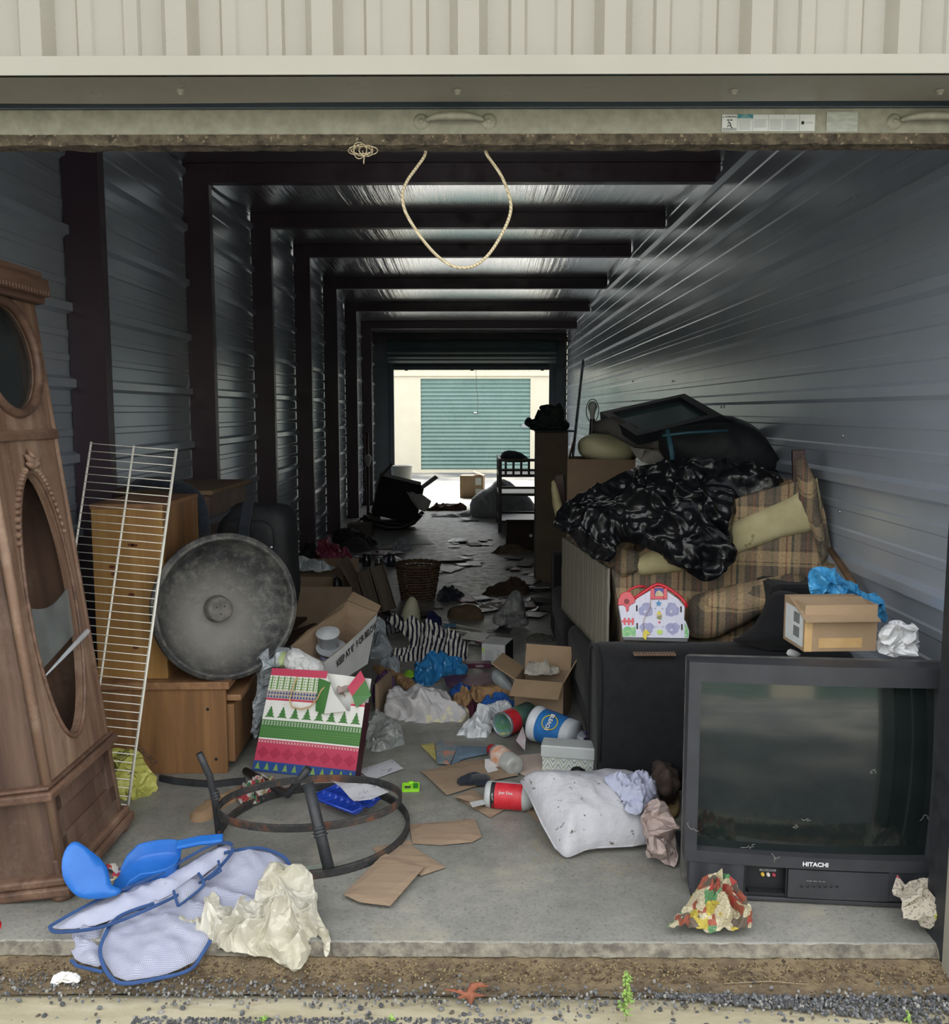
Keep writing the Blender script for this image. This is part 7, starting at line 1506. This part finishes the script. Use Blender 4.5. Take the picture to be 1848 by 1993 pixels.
# tipped bottle with a red label
M_HDPE = mat('milky_bottle', 'bfc3c2', 'adb2b2', 10, .3, alpha=.85); M_REDL = mat('red_label', 'b3202c', 'c4303a', 30, .45)
a_, c_ = G(946, 1545, .045), G(1040, 1553, .045); d_ = (c_ - a_).length
t = thing('red_label_bottle', 'translucent measuring bottle with a red label lying on its side by the pillow', 'bottle', FR(a_, c_ - a_, (0, 0, 1)))
b = MB(); b.lathe([(0, 0), (.036, 0), (.043, .005), (.045, .014), (.045, d_ * .8), (.040, d_ * .9), (.028, d_), (.018, d_ * 1.03), (0, d_ * 1.03)], 32, M=TR(ry=90)); b.build('bottle_body', M_HDPE, t)
b = MB(); b.lathe([(.0456, .022), (.0456, d_ * .78)], 24, 1, M=TR(ry=90), a0=math.radians(95), a1=math.radians(232), smooth=True); b.lathe([(.0458, .022), (.0458, .036)], 24, 0, M=TR(ry=90), a0=math.radians(95), a1=math.radians(232)); b.build('label', [M_INK, M_REDL], t)
b = MB()
for i in range(6): b.box((.03 + i * .018, -.030, .0415), (.031 + i * .018, -.012, .0425))
for i in range(3): b.box((.026, -.014 - i * .006, .0435 - i * .0015), (.13, -.0132 - i * .006, .0442 - i * .0015))
b.build('scale_marks', M_REDL, t)
text('30 oz.', .011, M_LAB, t, Matrix.Translation((.029, .012, .0452)) @ TR(rz=90, rx=-14), 'printed_word'); text('Just One', .013, M_LAB, t, Matrix.Translation((.075, .026, .0405)) @ TR(rx=-30), 'printed_word')
# clear bottle
a_, c_ = G(1004, 1492, .038), G(962, 1462, .038); t = thing('clear_bottle', 'empty clear bottle with an orange and white label lying on its side', 'bottle', TR(a_)); d0 = c_ - a_
b = MB(); profile(b, (0, 0, 0), d0, [(0, .02), (.016, .0), (.030, 0), (.037, .04), (.038, .6), (.036, .85), (.022, .98), (.018, 1.04)]); b.build('bottle_body', mat('clear_pet', 'b5b8b2', 'c6c8c4', 9, .12, alpha=.6, spec=.8), t)
b = MB(); profile(b, (0, 0, 0), d0, [(.0385, .35), (.0385, .75)]); b.build('label', mat('orange_white_label', 'cfcbc2', 'd08a60', 30, .5), t)
b = MB(); profile(b, (0, 0, 0), d0, [(.021, 1.02), (.021, 1.14), (0, 1.14)]); b.build('cap', M_REDL, t)
# open canister with a map print and red rim
a_, c_ = D(978, 1416, 3.62), D(1030, 1404, 3.76); a_.z = c_.z = .055; t = thing('map_canister', 'open round canister with a green map print and red rim lying on its side', 'canister', TR(a_)); d0 = c_ - a_
b = MB(); profile(b, (0, 0, 0), d0, [(.050, 0), (.050, 1.0), (0, 1.0)]); profile(b, (0, 0, 0), d0, [(.047, .0), (.047, .96), (0, .96)]); b.build('canister_body', mat('map_print', '5f8f62', '7a9fb0', 22, .4, spots=('c9c27a', .60, 24)), t)
b = MB(); profile(b, (0, 0, 0), d0, [(.0505, .06), (.0505, .38)]); b.build('red_band', M_REDL, t)
b = MB(); profile(b, (0, 0, 0), d0, [(.046, .02), (.049, -.02), (.052, 0), (.052, .05)]); b.build('metal_rim', M_STEEL, t)
# big white tub with a blue label
a_, c_ = D(1042, 1428, 3.56), D(1118, 1456, 3.44); a_.z, c_.z = .085, .072; t = thing('bleach_tub', 'white tub with a blue BLEACH label lying behind the chevron box', 'tub', TR(a_)); d0 = c_ - a_; M_WTUB = mat('white_tub', 'c3c7cc', 'b5babf', 9, .35)
b = MB(); profile(b, (0, 0, 0), d0, [(0, .0), (.066, .0), (.072, .02), (.072, .10), (.068, .12), (.062, 1.0), (0, 1.0)]); b.build('tub_body', M_WTUB, t)
b = MB(); profile(b, (0, 0, 0), d0, [(.0685, .22), (.0650, .82)]); b.build('label', mat('blue_tub_label', '1d5a9a', '2a6cab', 9, .4), t)
dn = d0.normalized(); nrm = Vector((-.2, -.75, .62)); nrm = (nrm - dn * nrm.dot(dn)).normalized(); ctr = d0 * .55 + nrm * .0680
b = MB(); cir = [ctr + (dn * math.cos(a) * .034 + nrm.cross(dn) * math.sin(a) * .030) for a in [2 * PI * i / 32 for i in range(32)]]; b.tube(cir, .0022, 6, closed=True); b.build('yellow_ring', M_YEL, t)
text('BLEACH', .024, M_LAB, t, FR(ctr + nrm * .003, -nrm.cross(dn), dn), 'lettering', sx=.8, bold=.0008)
# chevron tin
gA2, gB2 = G(1056, 1502), G(1160, 1510); t = thing('chevron_box', 'grey and white chevron-patterned box with a pale lid behind the pillow', 'box', FR(gA2, gB2 - gA2, None, Vector((0, 0, 1)))); w_ = (gB2 - gA2).length; hC = D(1056, 1470, gA2.y).z; hL = D(1056, 1449, gA2.y).z
b = MB(); b.box((0, 0, 0), (w_, .075, hC)); b.build('box_body', mat('off_white_card', 'c6c9c4', rough=.5), t)
b = MB()
for row in range(7):
    z0 = -.05 + row * .022
    for i in range(10):
        x0_, x1_ = w_ * i / 10, w_ * (i + 1) / 10; za_, zb2 = (z0, z0 + .036) if i % 2 == 0 else (z0 + .036, z0)
        P = [(x0_, za_), (x1_, zb2), (x1_, zb2 + .007), (x0_, za_ + .007)]
        P = [(x, min(max(z, 0), hC)) for x, z in P]
        if max(p[1] for p in P) - min(p[1] for p in P) > .001: b.add([(x, -.0006, z) for x, z in P], [(0, 1, 2, 3)], row % 2)
b.build('chevrons', [mat('chevron_grey', '7f8a86', rough=.5), mat('chevron_sage', '9aa48f', rough=.5)], t)
b = MB(); b.box((-.006, -.006, hC - .006), (w_ + .006, .081, hL)); b.build('lid', mat('pale_grey_lid', 'b9bdbc', 'a9aead', 9, .4), t, bevel=.005)
tag(MB().box((0, 0, 0), (.001, .001, .001)).build('x', M_INK), None); bpy.data.objects.remove(bpy.data.objects['x'])
blob('black_sleeve', [(1108, 1510), (1112, 1494), (1126, 1490), (1142, 1500), (1150, 1512)], M_BLACKP, P0=G(1128, 1512, .02), n=(0, -1, .3), front=.02, back=.015, amp=.004, label='black curved plastic piece between the chevron box and the pillow', cat='plastic piece')
# spray bottle
a_, c_ = D(1098, 1412, 3.55), D(1142, 1426, 3.45); a_.z, c_.z = .05, .05; t = thing('spray_bottle', 'clear spray bottle with a dark purple trigger lying against the black sofa', 'bottle', TR(a_)); d0 = c_ - a_
b = MB(); profile(b, (0, 0, 0), d0, [(0, 0), (.034, 0), (.038, .1), (.038, .7), (.020, .9), (.014, 1.0)]); b.build('bottle_body', mat('pale_clear', 'a9b0b8', rough=.15, alpha=.55, spec=.8), t)
b = MB(); profile(b, (0, 0, 0), d0 * 1.25, [(.016, .78), (.018, .9), (.014, 1.0), (0, 1.0)]); b.tube([d0 * 1.15, d0 * 1.15 + Vector((.02, 0, .035)), d0 * 1.15 + Vector((-.01, 0, .05))], .007, 8); b.tube([d0 * 1.15 + Vector((.0, 0, .02)), d0 * 1.1 + Vector((-.02, -.01, .05))], .004, 6); b.build('trigger_head', mat('deep_purple', '221c3c', rough=.4), t)
# open carton with newspaper inside
pc0, pc1 = G(1013, 1398), G(1108, 1407); w_ = (pc1 - pc0).length; hK = D(1000, 1322, pc0.y).z
ang_ = math.degrees(math.atan2(pc1.y - pc0.y, pc1.x - pc0.x)) ; mid = (pc0 + pc1) / 2
carton('open_carton', 'open brown carton with flaps spread and newspaper inside, in the middle of the floor', (w_, w_ * .9, hK), TR((mid.x - .0, mid.y + w_ * .45, 0), rz=ang_), M_CARDL, M_CARD, flaps=(205, 118, 108, 150), fl=.55)
blob('newspaper', [(1020, 1318), (1022, 1302), (1040, 1290), (1062, 1294), (1085, 1302), (1092, 1314), (1060, 1316)], mat('newspaper', 'a9a59a', '96928a', 40, .85), P0=(0, mid.y + w_ * .4, hK - .02), n=(0, -.6, 1), front=.03, amp=.035, freq=16, res=.008, smooth=False, sheet=True, seed=91, label='crumpled newspaper inside the open brown carton', cat='newspaper')
blob('grey_film_wrap', [(955, 1325), (960, 1300), (985, 1312), (1000, 1330), (1003, 1352), (985, 1345)], M_GBAG, P0=G(985, 1345, .06), n=(0, -1, .5), front=.02, back=.02, amp=.02, freq=16, seed=92, label='grey film wrap caught under the left flap of the open carton', cat='plastic film')
# white and black printed box
qa, qb = G(938, 1296), G(983, 1300); w_ = (qb - qa).length; hQ = D(938, 1252, qa.y).z
t = thing('label_maker_box', 'small white and black printed box standing behind the open carton', 'box', FR(qa, qb - qa, None, Vector((0, 0, 1)))); 
b = MB(); b.box((0, 0, 0), (w_, .16, hQ)); b.build('box_body', M_WHITEP, t, bevel=.001)
b = MB(); b.box((w_ + .0004, .012, .0), (w_ + .001, .158, hQ * .96)); b.box((.0, -.001, 0), (w_, -.0004, .012)); b.build('black_panel', M_INK, t); b = MB(); b.box((.004, -.001, hQ * .6), (.014, -.0005, hQ * .82)); b.build('green_patch', M_LIME, t)
text('Label', .024, M_GREYINK, t, FR((w_ * .72, -.0008, hQ * .55), (0, 0, 1), (-1, 0, 0)), 'printed_word'); b = MB()
for i in range(6): b.box((.02, -.001, .03 + i * .010), (w_ * .5, -.0005, .033 + i * .010))
b.build('print_lines', M_GREYINK, t)
# coat hanger
t = MB(); hp = [G(*p, .012) for p in ((857, 1222), (860, 1210), (935, 1226), (940, 1232), (930, 1232), (857, 1222))]; c0_ = hp[0].copy(); t.tube([p - c0_ for p in hp], .004, 6); tag(t.build('coat_hanger', M_WIRE, M=Matrix.Translation(c0_)), 'white plastic coat hanger on the floor behind the zebra cloth', 'hanger')
flat('blue_card', [(865, 1214), (888, 1212), (888, 1220), (863, 1222)], mat('light_blue_card', '4a7fa0', rough=.7), .02, 'small light blue card on the coat hanger', 'card')
b = MB(); b.box((-.01, 0, 0), (.006, .20, .14)); tag(b.build('cardboard_divider', M_CARD, M=TR((G(735, 1392).x, G(735, 1392).y, 0), rz=-12), bevel=.001), 'upright cardboard piece between the gift bag and the quilt', 'cardboard')
# dark planks left of the brown carton
for k, (p, q, z_) in enumerate((((560, 1232), (600, 1205), .05), ((555, 1255), (640, 1222), .02))):
    a_, c_ = G(*p, z_), G(*q, z_); b = MB(); b.box((0, 0, 0), ((c_ - a_).length, .11, .02)); tag(b.build('dark_plank', m_wood('dusk_plank_%d' % k, '33241c', '44322a', '554036', 6, 'X', .7), M=FR(a_, c_ - a_, None, Vector((0, 0, 1)))), ('upper' if k == 0 else 'lower') + ' dark wooden plank behind the round tub, beside the brown carton', 'plank')
# ---- further back
YK = G(974, 1036).y; x0_, x1_ = D(970, 1000, YK).x, D(1042, 1000, YK).x; hT = D(974, 893, YK).z
ct = thing('changing_table', 'black slatted changing table with open shelves near the rear doorway', 'table', TR((x0_, YK, 0))); wT, dT = x1_ - x0_ + .10, .95; M_BLKW = mat('black_lacquer', '0c0d10', '141519', 10, .35)
for x_ in (0, wT - .04):
    for y_ in (0, dT - .04): b = MB(); b.box((x_, y_, 0), (x_ + .04, y_ + .04, hT)); b.build('leg', M_BLKW, ct, bevel=.003)
for z_ in (.10, .40, hT - .20):
    b = MB(); b.box((.04, .005, z_), (wT - .04, .030, z_ + .03)); b.box((.04, dT - .03, z_), (wT - .04, dT - .005, z_ + .03)); b.box((.005, .04, z_), (.03, dT - .04, z_ + .03)); b.box((wT - .03, .04, z_), (wT - .005, dT - .04, z_ + .03)); b.box((.03, .03, z_), (wT - .03, dT - .03, z_ + .008)); b.build('shelf', M_BLKW, ct)
b = MB(); b.box((.03, .005, hT - .03), (wT - .03, .03, hT)); b.box((.005, .03, hT - .03), (.03, dT - .03, hT)); b.box((wT - .03, .03, hT - .03), (wT - .005, dT - .03, hT)); b.build('top_rail', M_BLKW, ct)
for i in range(5): b = MB(); b.box((.07 + i * .085, .012, hT - .18), (.095 + i * .085, .024, hT - .02)); b.build('slat', M_BLKW, ct)
for i in range(8): b = MB(); b.box((.012, .09 + i * .105, hT - .18), (.024, .115 + i * .105, hT - .02)); b.build('slat', M_BLKW, ct)
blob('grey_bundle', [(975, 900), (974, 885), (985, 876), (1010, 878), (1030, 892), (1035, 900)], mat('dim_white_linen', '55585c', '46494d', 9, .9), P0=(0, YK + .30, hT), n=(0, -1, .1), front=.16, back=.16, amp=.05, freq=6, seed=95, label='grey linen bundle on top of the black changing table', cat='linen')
blob('folded_linen', [(985, 1000), (990, 985), (1020, 978), (1042, 985), (1042, 1000)], mat('teal_grey_linen', '4d5a5c', '3d484a', 9, .9), P0=(0, YK + .4, .45), n=(0, -1, .1), front=.1, back=.1, amp=.04, freq=9, seed=96, label='dim teal linen on the lower shelf of the changing table', cat='linen') if False else None
pq = G(1022, 1075); carton('dark_crate', 'dark brown carton with a hand hole on the floor before the changing table', (.30, .36, .26), TR((pq.x - .02, pq.y + .25, 0)), M_CARDX, mat('dark_brown_card', '2a1f1c', '332622', 8, .8), flaps=(None, None, None, None), cat='box')
o = bpy.data.objects['dark_crate']; b = MB(); b.lathe([(0, .0005), (.016, .0005)], 16, M=FR((.08, -.18, .15), (1, 0, 0), (0, 0, 1))); b.build('hand_hole', M_LAB, o)
pq = G(920, 969); t = carton('shipping_carton', 'light brown shipping carton with a white label in the rear doorway', (.36, .26, .34), TR((pq.x, pq.y + .12, 0), rz=-6), M_CARDL, M_CARDL, flaps=(0, 20, 0, None))
b = MB(); b.box((.06, -.1312, .20), (.15, -.1305, .31)); b.box((.06, -.1312, .06), (.16, -.1305, .14)); b.build('white_label', M_LAB, t)
yk = 13.4; pq = D(782, 925, yk); zt_ = D(782, 906, yk).z; b = MB(); b.lathe([(0, 0), (.12, 0), (.155, zt_), (.165, zt_), (.165, zt_ - .015), (.158, zt_ - .015)], 32); tag(b.build('white_waste_bin', mat('white_plastic', 'c9ccc9', rough=.5), M=TR((pq.x, yk, 0))), 'tall white plastic bin standing by the rear doorway', 'bin')
YR = G(770, 1034).y; ck = thing('rocking_cradle', 'dark curved rocker base carrying a tilted black carton', 'cradle', TR((D(765, 1000, YR).x, YR + .1, 0)))
b = MB(); b.tube([(-.34, 0, .16), (-.24, 0, .08), (-.08, 0, .03), (.08, 0, .03), (.22, 0, .09), (.31, 0, .17)], [.02, .03, .035, .035, .03, .02], 10); b.build('rocker', M_BLACKP, ck)
b = MB(); b.tube([(-.34, .35, .16), (-.24, .35, .08), (-.08, .35, .03), (.08, .35, .03), (.22, .35, .09), (.31, .35, .17)], [.02, .03, .035, .035, .03, .02], 10); b.build('rocker', M_BLACKP, ck)
b = MB(); b.box((-.26, .0, .06), (.24, .36, .09)); b.build('seat', M_BLACKP, ck, bevel=.01)
carton('black_carton', 'large black carton tipped on the rocker base with papers sliding out', (.50, .40, .42), TR((D(760, 1000, YR).x, YR + .3, .12), ry=14, rz=8), mat('dark_card_inside', '1d1a18', '25211e', 8, .9), mat('black_card', '0f0f11', '161619', 8, .8), flaps=(None, 130, 170, 60), fl=.4)
pages = [(795, 950), (820, 962), (838, 975), (832, 990), (818, 985), (805, 968)]
for k in range(3): blob('loose_sheets', [(x - 3 * k + 2, y + 3 * k) for x, y in pages], mat('page_white_%d' % k, 'a3a5a3', 'b4b6b3', 20, .8), P0=(0, YR - .12 - .06 * k, .35), n=(-.35, -1, .5), front=.006, back=.004, amp=.01, freq=8, seed=97 + k, rnd=0, label=('upper', 'middle', 'lowest')[k] + ' sheaf of white pages sliding out of the black carton', cat='papers')
Yp = 11.2; lamp2 = thing('floor_lamp', 'dark floor lamp with a bare round bulb by the left wall', 'lamp', TR((D(717, 930, Yp).x, Yp, 0)))
zz0, zz1 = D(717, 908, Yp).z, D(717, 842, Yp).z; b = MB(); b.lathe([(.11, 0), (.11, .02), (.02, .04), (.012, .06), (.012, zz0)], 16); b.build('pole', M_BLACKP, lamp2)
b = MB(); b.lathe([(.015, zz0), (.03, zz0 + .05), (.045, zz0 + .10), (.03, zz0 + .14), (0, zz0 + .15)], 16); b.build('bulb', mat('white_bulb', 'a5a8a5', rough=.3), lamp2)
b = MB(); b.tube([(-.02, .06, .0), (-.02, .02, zz1)], .02, 8); tag(b.build('broom_handle', m_wood('red_wood_pole', '3a211a', '54332a', '6b4437', 4, 'Z', .5), M=TR((D(716, 930, Yp).x, Yp + .12, 0))), 'brown wooden pole standing beside the floor lamp', 'pole')
for k, (px, py, w_, h_) in enumerate(((700, 1044, .26, .13), (722, 1030, .20, .14))): p = G(px, py); carton('small_carton', ('left' if k == 0 else 'right') + ' dim low carton by the left wall in front of the black carton', (w_, .2, h_), TR((p.x, p.y + .1, 0), rz=6 * k), M_CARDX, mat('dim_card_%d' % k, '4d4a44', '5a564e', 8, .85), flaps=(0, None, 0, None))
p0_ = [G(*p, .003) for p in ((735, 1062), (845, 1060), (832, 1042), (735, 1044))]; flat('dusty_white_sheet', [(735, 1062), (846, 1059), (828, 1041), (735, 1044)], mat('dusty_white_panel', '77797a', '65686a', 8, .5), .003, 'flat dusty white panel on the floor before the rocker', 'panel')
for k in range(4): # jars beside the pink cellophane
    p = G(690 + k * 24, 1108 - (k % 2) * 6); t = thing('glass_jar', ('first', 'second', 'third', 'fourth')[k] + ' from the left of the dim jars standing in the litter behind the brown carton', 'jar', TR(p)); b = MB(); b.lathe([(0, 0), (.035, 0), (.038, .01), (.038, .07), (.030, .085), (.030, .095)], 20); b.build('glass', mat('dim_jar_%d' % k, ('3a3f42', '2b2f31', '4a4f50', '303a48')[k], rough=.15, alpha=.9, spec=.8), t); b = MB(); b.lathe([(.032, .09), (.033, .11), (0, .111)], 20); b.build('lid', M_STEEL if k % 2 == 0 else M_BLACKP, t)
# ---- loose litter: leaflets, cases and scraps all over the dim part of the floor
rr = random.Random(5)
LM = [mat('litter_%d' % i, a, c, 20, r_, spec=.7) for i, (a, c, r_) in enumerate((('5c5f62', '4e5154', .25), ('4a4d50', '3d4043', .3), ('232427', '2c2d31', .35), ('6b5a4a', '5a4b3e', .6), ('6a3a4a', '54303c', .35), ('7c7c79', '6b6b68', .4)))]
def scrap(w_, h_, th, m_, seed):
    r2 = random.Random(seed); b = MB(); P = [(-w_ / 2, -h_ / 2), (w_ / 2 + r2.uniform(-.02, .02), -h_ / 2), (w_ / 2, h_ / 2 + r2.uniform(-.02, .01)), (-w_ / 2 + r2.uniform(0, .03), h_ / 2)]
    b.grid(lambda u, v: Vector(((P[0][0] * (1 - u) + P[1][0] * u) * (1 - v) + (P[3][0] * (1 - u) + P[2][0] * u) * v, (P[0][1] * (1 - u) + P[1][1] * u) * (1 - v) + (P[3][1] * (1 - u) + P[2][1] * u) * v, .002 + th + .004 * abs(nz(u * 2 + seed, v * 2)))), 5, 4, smooth=False)
    return b.build('leaflet', m_, solid=max(th, .0015))
protos_ = [(scrap(.16, .12, .002, LM[0], 1), 'pale glossy leaflet'), (scrap(.14, .13, .010, LM[1], 2), 'grey disc case'), (scrap(.20, .14, .004, LM[2], 3), 'dark sheet'), (scrap(.18, .12, .003, LM[3], 4), 'brown card'), (scrap(.13, .10, .012, LM[4], 5), 'plum booklet'), (scrap(.12, .09, .001, LM[5], 6), 'white paper scrap')]
zones = [((870, 1048), (960, 1068), 12, 'on the open floor beyond the basket'), ((862, 1078), (925, 1110), 9, 'on the open floor right of the basket'), ((985, 1085), (1040, 1120), 10, 'beside the column carton'), ((700, 1075), (800, 1100), 26, 'in the litter behind the brown carton'), ((900, 1165), (990, 1190), 22, 'in the litter before the knotted bag'), ((1000, 1125), (1070, 1200), 22, 'in the litter beside the black sofa'), ((620, 1060), (760, 1085), 16, 'in the pile by the left wall'), ((730, 1180), (860, 1215), 8, 'around the cream vessel'), ((700, 1000), (930, 1030), 8, 'near the rear doorway'), ((900, 1225), (1000, 1255), 6, 'behind the printed box')]
used = set(); cnt = 0
for (xa_, ya_), (xb_, yb_), n_, where in zones:
    for i in range(n_):
        k = rr.choice((0, 1, 2, 3, 4, 5, 2, 1, 2, 3)); src, nm_ = protos_[k]; o = src if k not in used else src.copy()
        if k in used: COL.objects.link(o)
        used.add(k); p = G(rr.uniform(xa_, xb_), rr.uniform(ya_, yb_), .001 + .002 * (i % 5)); s_ = rr.uniform(.55, 1.15)
        o.matrix_basis = TR(p, rx=rr.uniform(-3, 9), ry=rr.uniform(-5, 5), rz=rr.uniform(0, 360)) @ Matrix.Scale(s_, 4); tag(o, nm_ + ' lying ' + where, 'leaflet', nm_ + 's ' + where); cnt += 1
for k, (s_, n_) in enumerate(protos_):
    if k not in used: bpy.data.objects.remove(s_)
